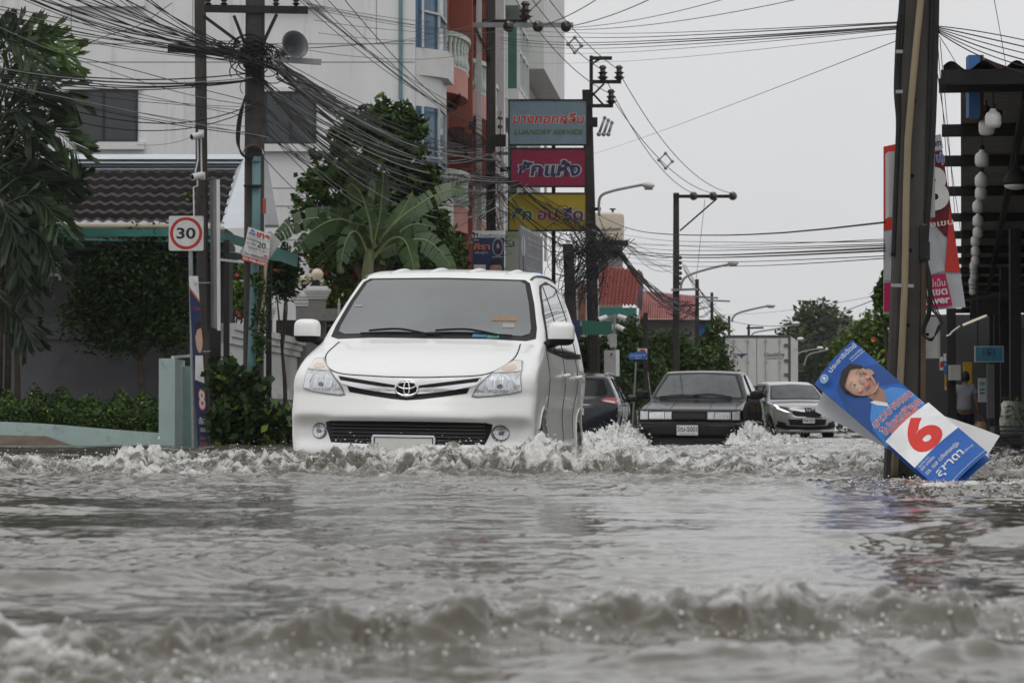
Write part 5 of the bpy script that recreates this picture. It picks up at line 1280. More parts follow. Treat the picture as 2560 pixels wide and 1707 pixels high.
sh.rect(w*.35, h*.64, w, h*.80, NAVY); sh.text('8', w*.68, h*.765, h*.105, WH, 'C', w*.5, .03, 0, (RED, .06)); sh.text('ปรีสสร', w*.62, h*.855, h*.035, WH, 'C', w*.7, .02); sh.text('ทองดี', w*.62, h*.90, h*.028, WH, 'C', w*.5, .01); sh.text('ผู้สมัคร สก.', w*.6, h*.945, h*.018, ORANGE, 'C', w*.6); sh.text('เขตบางเขน', w*.6, h*.975, h*.018, ORANGE, 'C', w*.65)
sh.text('ไทย', w*.7, h*.055, h*.02, BLUE, 'C', w*.4); sh.text('เลือก', w*.7, h*.20, h*.022, MAG, 'C', w*.6)
single('election_poster', sh.mb, sh.mats, 'narrow dark blue poster with a red 8 leaning on the foot of the slim pole', 'poster')
bd = Thing('election_board', 'tall narrow white board seen edge on, right of the slim pole', 'board', tuple(P(537, 825, 55.6)))
mb = MB(); mb.prism([P(541,449,55.5), P(549,449,55.4), P(551,826,55.4), P(543,826,55.5)], (0, .05, 0)); bd.part('edge', mb, WHITEP)
mb = MB(); mb.prism([P(524,451,56.2), P(540.5,449,55.6), P(542.5,822,55.6), P(528,818,56.2)], (0, .03, 0)); bd.part('back', mb, mat('grey_board_back', (.27, .26, .27), .7, var=.2, vs=2))
# ---- for sale notice wired to the thick pole
sh, w, h = quad_sheet([(621,567),(677,586),(669,668),(604,650)], 54.55)
sh.slab(w, h, .006, WH); sh.poly([(w*.08,h*.10),(w*.2,h*.03),(w*.36,h*.10)], BLUE); sh.text('INTER', w*.22, h*.20, h*.07, BLUE, 'C', w*.27, .015, 0, (RED, .03)); sh.text('ขาย', w*.68, h*.19, h*.15, RED, 'C', w*.54, .045)
sh.text('www.interhome.co.th', w*.52, h*.255, h*.03, BLUE, 'C', w*.9); sh.text('ทาวน์เฮ้าส์', w*.26, h*.36, h*.065, BK, 'C', w*.44, .01); sh.text('20', w*.67, h*.49, h*.17, BK, 'C', w*.34, .01); sh.text('# 3 ชั้น', w*.26, h*.475, h*.06, BK, 'C', w*.36, .01); sh.text('ตรว', w*.92, h*.48, h*.05, BK, 'C', w*.1)
sh.text('รามอินทรา 15 แยก 3', w*.55, h*.60, h*.07, BK, 'C', w*.78, .008); sh.text('ฝากขายบ้าน ที่ดิน', w*.5, h*.675, h*.03, RED, 'C', w*.6, .01); sh.ell(w*.88, h*.69, w*.08, h*.025, RED); sh.text('โทร 0985658353', w*.52, h*.82, h*.085, BK, 'C', w*.94, .012)
sh.rect(0, h*.86, w, h, RED); sh.text('02-946-6206', w*.5, h*.965, h*.075, WH, 'C', w*.9, .03)
single('for_sale_notice', sh.mb, sh.mats, 'white for sale notice with red heading tied to the thick pole', 'notice')
mb = MB(); mb.prism([P(676,577,54.75), P(703,605,54.75), P(672,650,54.72), P(660,650,54.7), P(655,590,54.7)], (0, .006, 0)); single('card_sheet', mb, flat('grey_card', (.36, .36, .36)), 'blank grey card sticking out behind the for sale notice, right corner', 'card')
mb = MB(); mb.prism([P(612,612,54.72), P(599,629,54.72), P(606,640,54.7), P(612,640,54.7)], (0, .006, 0)); single('card_sheet', mb, MATS['print_grey_card'], 'small grey card corner sticking out left of the for sale notice', 'card')
mb = MB(); mb.prism([P(657,496,54.6), P(665,496,54.6), P(665,534,54.6), P(657,534,54.6)], (0, .02, 0)); single('pole_tag', mb, flat('tag_red', (.40, .06, .05)), 'small red number tag on the thick pole above the notice', 'tag')
mb = MB(); mb.tube(cat_rom([P(665,660,54.5), P(660,740,54.45), P(652,790,54.4), P(646,830,54.4)], 5), .022, 7); single('bamboo_stick', mb, mat('bamboo', (.30, .23, .13), .6, var=.15), 'pale bamboo stick hanging below the for sale notice', 'stick')

# ---- pole with the long crossarm in front of the apartment block
p3 = pole(87, 1228, 1227, 0, 25, 23, 'concrete pole with disc insulators in front of the red balconies', POLEC, zt=11.6)
arm(p3, 1148, 63, 1433, 63, .12, GALV); arm(p3, 1205, 53, 1318, 53, .07); arm(p3, 1234, 384, 1330, 384, .08, GALV); arm(p3, 1178, 447, 1345, 456, .17, STEELD, -.25); arm(p3, 1250, 425, 1310, 420, .12, STEELD, -.22)
brace(p3, 1190, 72, 1226, 150); arm(p3, 1228, 385, 1280, 440, .06, GALV, -.3, 'brace')
for x in (1271, 1345, 1415):
    mb = MB(); c = P(x, 68, 86.6)
    for kk in range(3): mb.lathe([(.03, -.05), (.10, -.03), (.135, .0), (.10, .02), (.03, .04)], c + Vector((0, -.11*kk, 0)), 16, 0, 'Y')
    p3.part('disc_insulator', mb, PORC, autosmooth=40)
mb = MB(); c = P(1314, 52, 86.8); insulator(mb, c, 2.2); p3.part('pin_insulator', mb, PORC, autosmooth=40)
for kk in range(4):
    mb = MB(); c = P(1251, 300 + kk*22, 86.7); mb.lathe([(.02, 0), (.07, .02), (.07, .07), (.02, .10)], c, 10); p3.part('spool_insulator', mb, PORC)
mb = MB(); mb.tube([P(1251, 278, 86.8), P(1251, 395, 86.8)], .012, 6); p3.part('insulator_rod', mb, STEELD)
mb = MB(); mb.box(P(1252, 352, 86.6), (.26, .2, .3)); p3.part('junction_box', mb, STEELD)
for t in (70, 200, 330):       # steel lattice conduit beside the pole
    mb = MB(); mb.bar(P(1195, t - 60, 86.9), P(1196, t + 100, 86.9), .10, .06); p3.part('cable_tray', mb, ALU)
# ---- mesh satellite dish
ds = Thing('satellite_dish', 'dark mesh satellite dish on a bracket left of the pole with disc insulators', 'dish', tuple(P(1180, 400, 86.2)))
dc = P(1165, 352, 85.6); dn = Vector((.35, -.45, .82)).normalized(); rot = dn.to_track_quat('Z', 'Y').to_matrix()
mb = MB(); rd = .50
MESH = mat('dish_mesh', (.045, .038, .036), .6, var=.2, alpha=.62)
mb.grid(lambda u, v: dc + rot @ Vector((rd*v*math.cos(2*math.pi*u), rd*v*math.sin(2*math.pi*u), .2*v*v - .1)), 32, 6); dsh = ds.part('reflector', mb, MESH, smooth=True)
mb = MB()
for kk in range(10):
    a = 2*math.pi*kk/10; mb.tube([dc + rot @ Vector((rd*v*math.cos(a), rd*v*math.sin(a), .2*v*v - .09)) for v in (0, .3, .6, 1)], .011, 5)
rb = ds.part('rib', mb, STEELD, dsh); rb['kind'] = 'stuff'
mb = MB(); mb.tube([dc + rot @ Vector((rd*math.cos(2*math.pi*j/32), rd*math.sin(2*math.pi*j/32), .1)) for j in range(33)], .014, 5); ds.part('rim', mb, STEELD, dsh)
for a in (.5, 2.6, 4.7):
    mb = MB(); mb.tube([dc + rot @ Vector((rd*.9*math.cos(a), rd*.9*math.sin(a), .06)), dc + rot @ Vector((0, 0, .42))], .01, 5); ds.part('feed_strut', mb, STEELD)
mb = MB(); mb.box(dc + rot @ Vector((0, 0, .44)), (.16, .16, .2)); ds.part('feed_horn', mb, STEELD)
mb = MB(); mb.tube([dc - dn*.1, dc + Vector((.05, .1, -.55)), P(1214, 400, 86.7)], .03, 6); ds.part('bracket', mb, STEELD)

# ---- laundry signs
LGY = 86.4
def signboard(x0, y0, x1, y1, bgm, label):
    T = Thing('shop_sign', label, 'sign', tuple(P((x0+x1)/2, y1, LGY)), 'lettered boards between the two big poles')
    k = LGY/F; sh = Sheet(P(x0, y0, LGY), (1,0,0), (0,0,-1), .004); w, h = (x1-x0)*k, (y1-y0)*k
    sh.slab(w, h, .12, bgm); return T, sh, w, h
def signframe(T, sh, w, h, m=STEELD):
    mb = MB(); e = .035
    for u0, v0, u1, v1 in ((-e,-e,w+e,0),(-e,h,w+e,h+e),(-e,0,0,h),(w,0,w+e,h)):
        mb.prism([sh.pt(u0,v0,.02), sh.pt(u1,v0,.02), sh.pt(u1,v1,.02), sh.pt(u0,v1,.02)], (0, .16, 0))
    T.part('frame', mb, m)
T, sh, w, h = signboard(1274, 252, 1466, 361, flat('faded_steel_blue', (.155, .225, .27), var=.12), 'faded blue sign with red Thai letters, uppermost of the three boards')
sh.text('บางกอกคลีน', w*.51, h*.52, h*.21, RED, 'C', w*.92, .022, .12, (WH, .028)); sh.text('LUANDRY SERVICE', w*.51, h*.765, h*.10, flat('olive_green', (.05, .12, .04)), 'C', w*.9, .01, .25, (flat('lime_edge', (.30, .38, .16)), .02))
T.part('board', sh.mb, sh.mats); signframe(T, sh, w, h)
T, sh, w, h = signboard(1278, 373, 1463, 465, flat('dark_magenta', (.225, .010, .050), var=.1), 'dark pink sign with big navy letters, middle of the three boards')
sh.text('ซักแห้ง', w*.52, h*.72, h*.34, NAVY, 'C', w*.82, .03, .12, (GREYP, .05)); T.part('board', sh.mb, sh.mats); signframe(T, sh, w, h)
T, sh, w, h = signboard(1273, 485, 1464, 575, flat('mustard_yellow', (.34, .26, .012), var=.12), 'mustard yellow sign with green, red and purple words, lowest of the three boards')
for s_, u, m in (('ซัก', .165, flat('bottle_green', (.01, .11, .05))), ('อบ', .50, flat('maroon', (.24, .025, .035))), ('รีด', .835, flat('purple', (.06, .02, .11)))): sh.text(s_, w*u, h*.72, h*.30, m, 'C', w*.25, .03, .06, (GREYP, .035))
T.part('board', sh.mb, sh.mats); signframe(T, sh, w, h)
for x in (1380, 1386):
    pass
mb = MB(); mb.bar(P(1384, 252, 87.0), P(1384, 720, 87.0), .10, .06); single('sign_post', mb, STEELD, 'dark steel post carrying the three lettered boards', 'post')
p4 = pole(88, 1490, 1468, 224, 30, 24, 'dark concrete pole right of the lettered boards with a stepped steel bracket', POLED)
mb = MB(); mb.bar(P(1478, 140, 87.7), P(1478, 270, 87.7), .09, .09); br = p4.part('bracket_post', mb, STEELD)
for x0, x1, y in ((1476,1530,146),(1476,1553,205),(1476,1533,265)):
    mb = MB(); mb.bar(P(x0,y,87.65), P(x1,y,87.65), .08, .09); p4.part('bracket_arm', mb, STEELD, br)
for a in ((1480,160,1500,148),(1480,240,1510,210),(1480,232,1508,262)): 
    mb = MB(); mb.bar(P(a[0],a[1],87.66), P(a[2],a[3],87.66), .04, .05); p4.part('bracket_strut', mb, STEELD, br)
for x, y in ((1507,202),(1548,202),(1528,262)):
    mb = MB(); insulator(mb, P(x, y, 87.65), 1.75); p4.part('pin_insulator', mb, PORC, autosmooth=40)
mb = MB(); mb.box(P(1483, 306, 87.6), (.22, .2, .24)); p4.part('switch_box', mb, STEELD)
for kk in range(3):
    mb = MB(); a, b = P(1497 + kk*12, 336, 87.5), P(1512 + kk*9, 295 + kk*6, 87.5); mb.tube([a, b], .035, 8); mb.ball(a, .06, 8); mb.ball(b, .05, 8); p4.part('drop_out_fuse', mb, GALV, smooth=True)
arm(p4, 1480, 577, 1553, 573, .07, GALV); arm(p4, 1470, 606, 1570, 608, .13); brace(p4, 1482, 555, 1520, 605); arm(p4, 1500, 606, 1545, 640, .12, STEELD, -.3)
po = pole(85, 1443, 1420, 610, 30, 26, 'crooked old concrete pole between the notice board and the green street sign', POLED)
# ---- street lamps
def street_lamp(Y, path, head, label, foot=None, r=.035, sub=True):
    T = Thing('street_lamp', label, 'street lamp', tuple(P(path[0][0], path[0][1], Y)), 'street lamps on curved arms')
    mb = MB(); pts = cat_rom([P(a, b, Y) for a, b in path], 8); mb.tube(pts, r, 8); T.part('arm', mb, GALV, smooth=True)
    hx0, hy0, hx1, hy1 = head; c = P((hx0+hx1)/2, (hy0+hy1)/2, Y); L = (hx1-hx0)/F*Y; hh = (hy1-hy0)/F*Y
    mb = MB(); mb.grid(lambda u, v: c + Vector((L*(u - .5), .13*math.cos(2*math.pi*v)*math.sin(math.pi*(.08 + .84*u))**.6, hh*.10 + hh*.42*math.sin(2*math.pi*v)*math.sin(math.pi*(.08 + .84*u))**.5)), 10, 16); T.part('lamp_head', mb, WHITEP, smooth=True)
    mb = MB(); mb.grid(lambda u, v: c + Vector((L*(.15 + .7*u - .5), .10*math.cos(math.pi*v), -hh*.2 - hh*.30*math.sin(math.pi*v))), 6, 10); T.part('lamp_glass', mb, LENS0, smooth=True)
    return T
LENS0 = mat('lamp_bowl_glass', (.40, .41, .41), .15, var=.1, coat=1)
street_lamp(87.6, [(1499,540),(1497,515),(1503,490),(1530,478),(1575,468),(1612,461)], (1607,455,1636,475), 'street lamp on a long curved arm beside the mustard yellow sign')
mb = MB(); mb.box(P(1490, 523, 87.75), (.25, .08, .08)); p4.part('lamp_clamp', mb, STEELD)
street_lamp(104, [(1703,725),(1703,712),(1712,695),(1735,683),(1780,670),(1825,660)], (1820,651,1846,666), 'street lamp on a curved arm beside the pole with one long crossarm')
street_lamp(118, [(1831,805),(1832,795),(1845,783),(1880,773),(1918,765)], (1916,759,1938,770), 'street lamp above the roof of the box lorry')
street_lamp(150, [(1880,850),(1885,832),(1940,822),(1985,812)], (1980,804,1999,815), 'distant street lamp in front of the far trees, uppermost of four')
street_lamp(170, [(1930,885),(1940,862),(1970,857),(1998,850)], (1993,843,2009,853), 'distant street lamp in front of the far trees, second from the top')
street_lamp(190, [(1990,910),(1995,885),(2020,876),(2045,872)], (2043,866,2058,874), 'distant street lamp in front of the far trees, third from the top')
street_lamp(200, [(2010,915),(2020,888),(2045,880),(2066,875)], (2063,869,2077,877), 'distant street lamp in front of the far trees, lowest and furthest right')
# ---- farther poles
p5 = pole(105, 1690, 1691, 482, 19, 14, 'dark concrete pole with a single long crossarm against the sky', POLED)
arm(p5, 1683, 491, 1843, 491, .10); brace(p5, 1700, 577, 1792, 497); arm(p5, 1678, 725, 1745, 723, .07, GALV)
for x in (1734, 1783, 1832):
    mb = MB(); c = P(x, 490, 104.7); mb.lathe([(.03, -.12), (.11, -.08), (.14, 0), (.11, .08), (.03, .12)], c, 12, 0, 'Y'); p5.part('disc_insulator', mb, PORC, autosmooth=40)
for kk in range(6):
    mb = MB(); mb.ball(P(1701, 644 + kk*13, 104.7), .06, 8); p5.part('spool_insulator', mb, PORC)
p6 = pole(112, 1743, 1743, 698, 11, 9, 'short dark pole in front of the red sheet roof', POLED); arm(p6, 1732, 741, 1795, 745, .06, GALV)
p7 = pole(120, 1779, 1780, 731, 9, 7, 'dark pole with one plain crossarm left of the box lorry', POLED); arm(p7, 1766, 751, 1825, 753, .06, GALV)
p8 = pole(128, 1823, 1823, 790, 8, 6, 'small distant pole left of the lorry street lamp', POLED)
p9 = pole(135, 1872, 1872, 812, 7, 6, 'small distant pole sticking up behind the lorry roof', POLED); arm(p9, 1866, 820, 1909, 819, .07)
p10 = pole(98, 1615, 1614, 782, 13, 11, 'low dark pole with loops of cable in front of the leafy trees', POLED)
# ---- plates and boxes round the dark pole
T = Thing('street_name_sign', 'plain green road sign fixed to the dark pole over the dark SUV', 'sign', tuple(P(1490, 836, 84)))
mb = MB(); mb.prism([P(1454,801,84), P(1532,803,84), P(1532,837,84), P(1454,836,84)], (0, .04, 0)); T.part('plate', mb, mat('sign_green', (.008, .115, .075), .4, var=.12, vs=3))
mb = MB(); mb.bar(P(1485, 815, 84.1), P(1485, 815, 87.7), .05, .05); T.part('bracket', mb, STEELD)
T = Thing('wall_board', 'dark blue panel left of the green road sign', 'sign', tuple(P(1438, 850, 84.5))); mb = MB(); mb.prism([P(1422,800,84.4), P(1450,800,84.4), P(1452,850,84.4), P(1424,850,84.4)], (0, .05, 0)); T.part('plate', mb, flat('dusk_blue', (.03, .05, .12)))
cp_ = Thing('camera_post', 'pale steel post carrying a box and a ring of white cameras above the dark SUV', 'post', (X(1535,82), 82, -.3))
mb = MB(); mb.tube([(X(1535,82), 82, -.3), P(1535, 786, 82)], .05, 10); cp_.part('mast', mb, GALV)
mb = MB(); mb.bar(P(1508, 792, 82), P(1560, 792, 82), .05, .05); cp_.part('crossbar', mb, GALV)
mb = MB(); mb.box(P(1533, 851, 81.85), (.17, .14, .32)); cp_.part('upper_box', mb, BOXG)
cb = Thing('electric_cabinet', 'grey steel cabinet on the camera post behind the dark SUV', 'cabinet', tuple(P(1530, 940, 81.8)))
mb = MB(); mb.bx(X(1510,81.8), X(1538,81.8), 81.6, 81.95, Z(940,81.8), Z(876,81.8)); cb.part('case', mb, BOXG)
mb = MB(); mb.bx(X(1538.5,81.8), X(1548,81.8), 81.6, 81.95, Z(940,81.8), Z(875,81.8)); cb.part('side_case', mb, WHITEP)
mb = MB(); mb.box(P(1529, 885, 81.58), (.03, .03, .05)); cb.part('lock', mb, INK0)
for px, py, d, lb in ((1506, 796, (-.9,-.4,-.35), 'white camera at the left end of the camera post crossbar'), (1556, 794, (.9,-.4,-.3), 'white camera at the right end of the camera post crossbar'), (1551, 820, (.8,-.5,-.45), 'white camera below the crossbar, pointing right')):
    cctv('security_camera', lb, P(px, py, 81.8), d, 1.15, P(1535, py - 3, 82) if py > 800 else None)
T = Thing('lane_name_sign', 'blue lane name sign with white Thai letters on a leaning thin post', 'sign', (X(1582,79), 79, -.3))
mb = MB(); mb.tube([(X(1577,79), 79, -.3), P(1590, 905, 79)], .022, 8); T.part('post', mb, GALV)
sh = Sheet(P(1571, 880, 79), (1,0,.02), (.02,0,-1), .003); k = 79/F; w, h = 47*k, 19*k
sh.k = 0; sh.mb.prism([sh.pt(a*w, b*h, 0) for a, b in ((0,.35),(.06,.1),(.4,.05),(.5,-.12),(.6,.05),(.94,.1),(1,.35),(1,.8),(.9,1),(.1,1),(0,.8))], (0, .03, 0), sh.mi(BLUE)); sh.k = 1
sh.text('รามอินทรา 8', w*.5, h*.55, h*.24, WH, 'C', w*.78, .01); sh.text('แยก 2', w*.5, h*.85, h*.18, WH, 'C', w*.3); T.part('plate', sh.mb, sh.mats)
T = Thing('shop_logo_sign', 'white board with a red and blue ring behind the blue lane sign', 'sign', tuple(P(1605, 900, 84))); sh = Sheet(P(1594, 871, 84), (1,0,0), (0,0,-1), .004); k = 84/F; sh.slab(24*k, 27*k, .04, WH); sh.ell(12*k, 13*k, 10*k, 11*k, RED); sh.ell(12*k, 14*k, 7*k, 8*k, BLUE); T.part('board', sh.mb, sh.mats)
# ---- posters behind the people carrier
sh, w, h = quad_sheet([(1181,577),(1261,577),(1260,740),(1180,740)], 80)
sh.slab(w, h, .02, NAVY); sh.rect(0, 0, w, h*.105, WH); sh.text('ไทยสร้างไทย', w*.60, h*.095, h*.042, NAVY, 'C', w*.74, .015); sh.text('ที่', w*.11, h*.095, h*.05, NAVY, 'C', w*.14, .02); sh.text('เลือก', w*.12, h*.155, h*.03, WH, 'C', w*.16); sh.text('ศิรา', w*.30, h*.285, h*.085, ORANGE, 'C', w*.48, .03); sh.text('เป็นผู้ว่า', w*.28, h*.35, h*.03, WH, 'C', w*.4)
sh.ell(w*.80, h*.25, w*.17, h*.135, WH, 36); sh.ell(w*.80, h*.25, w*.155, h*.125, NAVY, 36); sh.poly([(w*.70,h*.36),(w*.73,h*.30),(w*.80,h*.275),(w*.88,h*.30),(w*.91,h*.34),(w*.85,h*.365)], BK); sh.ell(w*.80, h*.225, w*.055, h*.048, HAIR); sh.ell(w*.80, h*.235, w*.042, h*.04, SKIN); sh.rect(w*.62, h*.40, w*.97, h*.406, WH)
sh.rect(w*.05, h*.52, w*.42, h*.7, WH); sh.text('น.ต.', w*.22, h*.66, h*.10, RED, 'C', w*.34, .05); sh.ell(w*.74, h*.60, w*.19, h*.14, SKIN2); sh.poly([(w*.55,h*.56),(w*.56,h*.49),(w*.64,h*.44),(w*.84,h*.44),(w*.94,h*.50),(w*.94,h*.57),(w*.88,h*.525),(w*.62,h*.525)], HAIR); sh.poly([(w*.60,h*.565),(w*.70,h*.57),(w*.70,h*.578),(w*.60,h*.574)], HAIR); sh.poly([(w*.78,h*.57),(w*.88,h*.565),(w*.88,h*.574),(w*.78,h*.578)], HAIR)
T = Thing('election_poster', 'dark blue poster with an orange name and round portrait above the people carrier roof', 'poster', tuple(P(1221, 740, 80))); T.part('board', sh.mb, sh.mats)
for x in (1190, 1252):
    mb = MB(); mb.bar((X(x,80.1), 80.06, -.3), P(x, 600, 80.06), .05, .03); T.part('stake', mb, DKST)
sh, w, h = quad_sheet([(1301,562,77.5),(1357,592,79.5),(1357,697,79.5),(1301,687,77.5)], 78)
sh.slab(w, h, .05, flat('weathered_grey', (.16, .16, .175), var=.2)); sh.rect(w*.03, h*.02, w*.97, h*.045, GREYP); sh.rect(w*.03, h*.955, w*.97, h*.975, GREYP); sh.ell(w*.12, h*.40, w*.09, h*.22, GREYP)
for q, (u, v, ww, hh, ts) in enumerate(((.6,.22,.55,.05,'ประกาศ จากสำนักงาน'), (.6,.34,.6,.05,'เขตบางเขน'), (.6,.60,.62,.06,'รับสมัคร พนักงาน'), (.45,.88,.4,.08,'โทร 022'))): sh.text(ts, w*u, h*v, h*hh, GREYP, 'C', w*ww, .01)
sh.rect(w*.66, h*.84, w*.9, h*.93, LBLUE)
T = Thing('notice_board', 'weathered grey notice board turned away, above the right edge of the people carrier roof', 'board', tuple(P(1330, 690, 78))); T.part('board', sh.mb, sh.mats)
for x, d in ((1306, 77.7), (1352, 79.4)):
    mb = MB(); mb.bar((X(x,d), d + .06, -.3), (X(x,d), d + .06, Z(590, d)), .06, .06); T.part('leg', mb, DKST)
T = Thing('billboard', 'blue billboard with a white letter behind the poles over the trees', 'billboard', tuple(P(1738, 852, 119))); k = 119/F
sh = Sheet(P(1694, 806, 119), (1,0,0), (0,0,-1), .01); w, h = 82*k, 46*k; sh.slab(w, h, .15, flat('bright_blue', (.025, .16, .42))); sh.text('S', w*.44, h*.86, h*.68, WH, 'C', w*.3, .07); sh.text('I', w*.2, h*.5, h*.34, WH, 'C', w*.08, .07); T.part('board', sh.mb, sh.mats)
mb = MB(); mb.bar(P(1690, 802, 118.9), P(1808, 806, 118.9), .1, .14); T.part('top_beam', mb, DKST)
for x in (1705, 1765): mb = MB(); mb.bar((X(x,119), 119.2, -.3), (X(x,119), 119.2, Z(850,119)), .14, .14); T.part('leg', mb, DKST)
sh, w, h = quad_sheet([(1774,850),(1804,895),(1794,901),(1762,876)], 116); sh.slab(w, h, .02, flat('pale_card', (.46, .46, .44))); sh.text('โปรดเลือก', w*.5, h*.55, h*.24, BK, 'C', w*.8, .01); single('tilted_placard', sh.mb, sh.mats, 'pale tilted placard with dark writing left of the lorry', 'placard')
sh, w, h = quad_sheet([(1748,853),(1772,849),(1764,884),(1752,880)], 116.5); sh.slab(w, h, .02, NAVY); sh.text('อบต', w*.5, h*.35, h*.2, WH, 'C', w*.7, .01); single('tilted_placard', sh.mb, sh.mats, 'dark blue tilted placard behind the pale one, left of the lorry', 'placard')

# ---- big leaning pole on the right with everything strapped to it
RY = 20.6
pr = pole(RY, 2249, 2338, 0, 86, 50, 'big leaning concrete pole on the right with a yellow strip and the tilted election board', POLEC, zt=6.2)
# recompute the lean so the foot and the frame edge agree with the photograph
bamb = mat('yellowed_pipe', (.24, .19, .115), .55, var=.2, vs=3, stretch=(1, 1, .4), dirt=(.16, .12, .06), ds=4, dl=.6)
def fr(px, py, d=.02): return P(px, py, RY - .125 - d)
mb = MB(); mb.tube([fr(a, b) for a, b in ((2312,-120),(2302,0),(2290,120),(2278,250),(2270,350),(2266,480),(2264,620),(2262,720),(2256,850),(2250,960),(2237,1160),(2236,1190))], .021, 8); pr.part('yellow_pipe', mb, bamb, smooth=True)
for q, r in (([(2262,-120),(2252,30),(2247,70),(2243,150),(2241,230),(2246,300),(2244,380),(2240,480),(2237,560),(2234,640)], .016), ([(2258,0),(2255,90),(2247,160),(2246,240),(2250,330)], .014), ([(2341,-60),(2339,60),(2336,180),(2332,300),(2326,420),(2316,560),(2310,660)], .022), ([(2332,-60),(2328,90),(2322,250),(2316,400),(2308,540)], .017)):
    mb = MB(); mb.tube(cat_rom([fr(a, b, -.06) for a, b in q], 5), r, 7); pr.part('cable_run', mb, STEELD, smooth=True)
for x0, x1, y0, y1 in ((2222,2240,379,543),(2319,2338,379,543)):
    mb = MB(); mb.bx(X(x0,RY), X(x1,RY), RY - .02, RY + .16, Z(y1,RY), Z(y0,RY)); pr.part('side_box', mb, BOXG)
for y in (130, 230): mb = MB(); mb.bar(fr(2240, y), fr(2256, y), .03, .02); pr.part('clip', mb, GALV)
mb = MB(); mb.bar(fr(2228, 713), fr(2284, 715), .02, .02); pr.part('steel_strap', mb, GALV)
mb = MB(); mb.box(fr(2308, 585, -.02), (.045, .06, .10)); mb.box(fr(2311, 628, -.02), (.06, .06, .11)); pr.part('connector', mb, STEELD)
mb = MB(); mb.bar((X(2298,RY), RY - .1, -.3), P(2310, 560, RY - .1), .03, .03); pr.part('brown_conduit', mb, mat('brown_conduit', (.10, .065, .045), .7, var=.2))
for kk in range(4):
    q = [(2318,640),(2315 + kk*3,700),(2320 + kk*6,760),(2342 + kk*5,790 + kk*6),(2352 - kk*2,815),(2330,845 + kk*2),(2305 + kk*2,838),(2306 + kk*3,815),(2318 + kk*3,780),(2322 + kk*2,700),(2314,640)]
    mb = MB(); mb.tube(cat_rom([P(a, b, RY - .2 + kk*.01) for a, b in q], 6), .0045, 6); pr.part('cable_loop', mb, STEELD, smooth=True)
mbx = Thing('meter_cabinet', 'pale grey meter cabinet with a small dark window beside the big leaning pole', 'cabinet', tuple(P(2320, 896, RY + .3)))
mb = MB(); mb.bx(X(2300,20.9), X(2337,20.9), 20.75, 21.0, Z(895,20.75), Z(792,20.75)); mbx.part('case', mb, BOXG)
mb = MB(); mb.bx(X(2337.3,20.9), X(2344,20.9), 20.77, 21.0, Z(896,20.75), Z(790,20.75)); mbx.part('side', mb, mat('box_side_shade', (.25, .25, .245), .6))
mb = MB(); mb.bx(X(2306,20.73), X(2323,20.73), 20.735, 20.749, Z(839,20.73), Z(832,20.73)); mbx.part('meter_window', mb, INK0)
mb = MB(); mb.bx(X(2304,20.73), X(2312,20.73), 20.74, 20.749, Z(814,20.73), Z(809,20.73)); mbx.part('sticker', mb, flat('sticker_yellow', (.5, .45, .2)))
mb = MB(); mb.bx(X(2301,20.73), X(2318,20.73), 20.74, 20.749, Z(884,20.73), Z(874,20.73)); mbx.part('label_plate', mb, flat('label_grey', (.28, .28, .28)))
# red banner behind the pole
sh, w, h = quad_sheet([(2209,367),(2350,337),(2414,768),(2209,786)], RY + .55, .003)
DRED = flat('deep_red', (.13, .006, .016)); BRED = flat('bright_red', (.50, .035, .025))
sh.slab(w, h, .012, GREYP); sh.poly([(0,0),(w*.86,0),(w*.86,h*.10),(w,h*.10),(w,h*.50),(0,h*.50)], BRED); sh.poly([(w*.55,h*.09),(w,h*.09),(w,h*.62),(w*.86,h*.58),(w*.55,h*.40)], DRED)
sh.poly([(w*.80,h*.80*.98),(w*.98,h*.42),(w,h*.80)], BRED); sh.poly([(w*.52,h*.47),(w*.62,h*.45),(w*.72,h*.55),(w*.80,h*.78),(w*.52,h*.80)], GREYP)
sh.ell(w*.30, h*.62, w*.2, h*.13, SKIN); sh.poly([(0,h*.58),(w*.14,h*.72),(w*.1,h*.80),(0,h*.80)], GREYP)
sh.rect(0, h*.815, w*.20, h*.985, MAG); sh.poly([(w*.20,h*.80),(w*.80,h*.795),(w*.84,h*.985),(w*.20,h*.985)], MAG)
sh.text('เงินไม่เป็น', w*.60, h*.865, h*.035, WH, 'C', w*.36, .005); sh.text('50 เขต', w*.61, h*.915, h*.04, WH, 'C', w*.36, .03); sh.text('Power', w*.62, h*.965, h*.042, WH, 'C', w*.38, .03)
sh.text('3', w*.80, h*.41, h*.22, WH, 'C', w*.30, .05); sh.text('ส.ก.', w*.63, h*.47, h*.018, WH, 'C', w*.12); sh.text('บางเขน', w*.74, h*.52, h*.032, WH, 'C', w*.5, .015)
sh.rect(w*.80, 0, w*1.0, h*.085, GREYP); sh.text('พท', w*.90, h*.065, h*.035, NAVY, 'C', w*.16, .02); sh.text('น)', w*.93, h*.155, h*.05, BLUE, 'C', w*.12, .02, 0, (WH, .04))
sh.text('โปร', w*.09, h*.085, h*.03, WH, 'C', w*.14, .005); sh.text('ลิ', w*.09, h*.175, h*.06, BLUE, 'C', w*.10, .03, 0, (WH, .04)); sh.text('จั', w*.09, h*.235, h*.04, BLUE, 'C', w*.08, .02, 0, (WH, .04))
T = Thing('election_banner', 'tall red banner with a white 3 behind the big leaning pole', 'banner', tuple(P(2300, 786, RY + .6))); T.part('cloth', sh.mb, sh.mats)
mb = MB(); mb.bar(P(2295, 560, RY + .62), P(2295, 560, RY + .05), .03, .03); T.part('tie', mb, GALV)

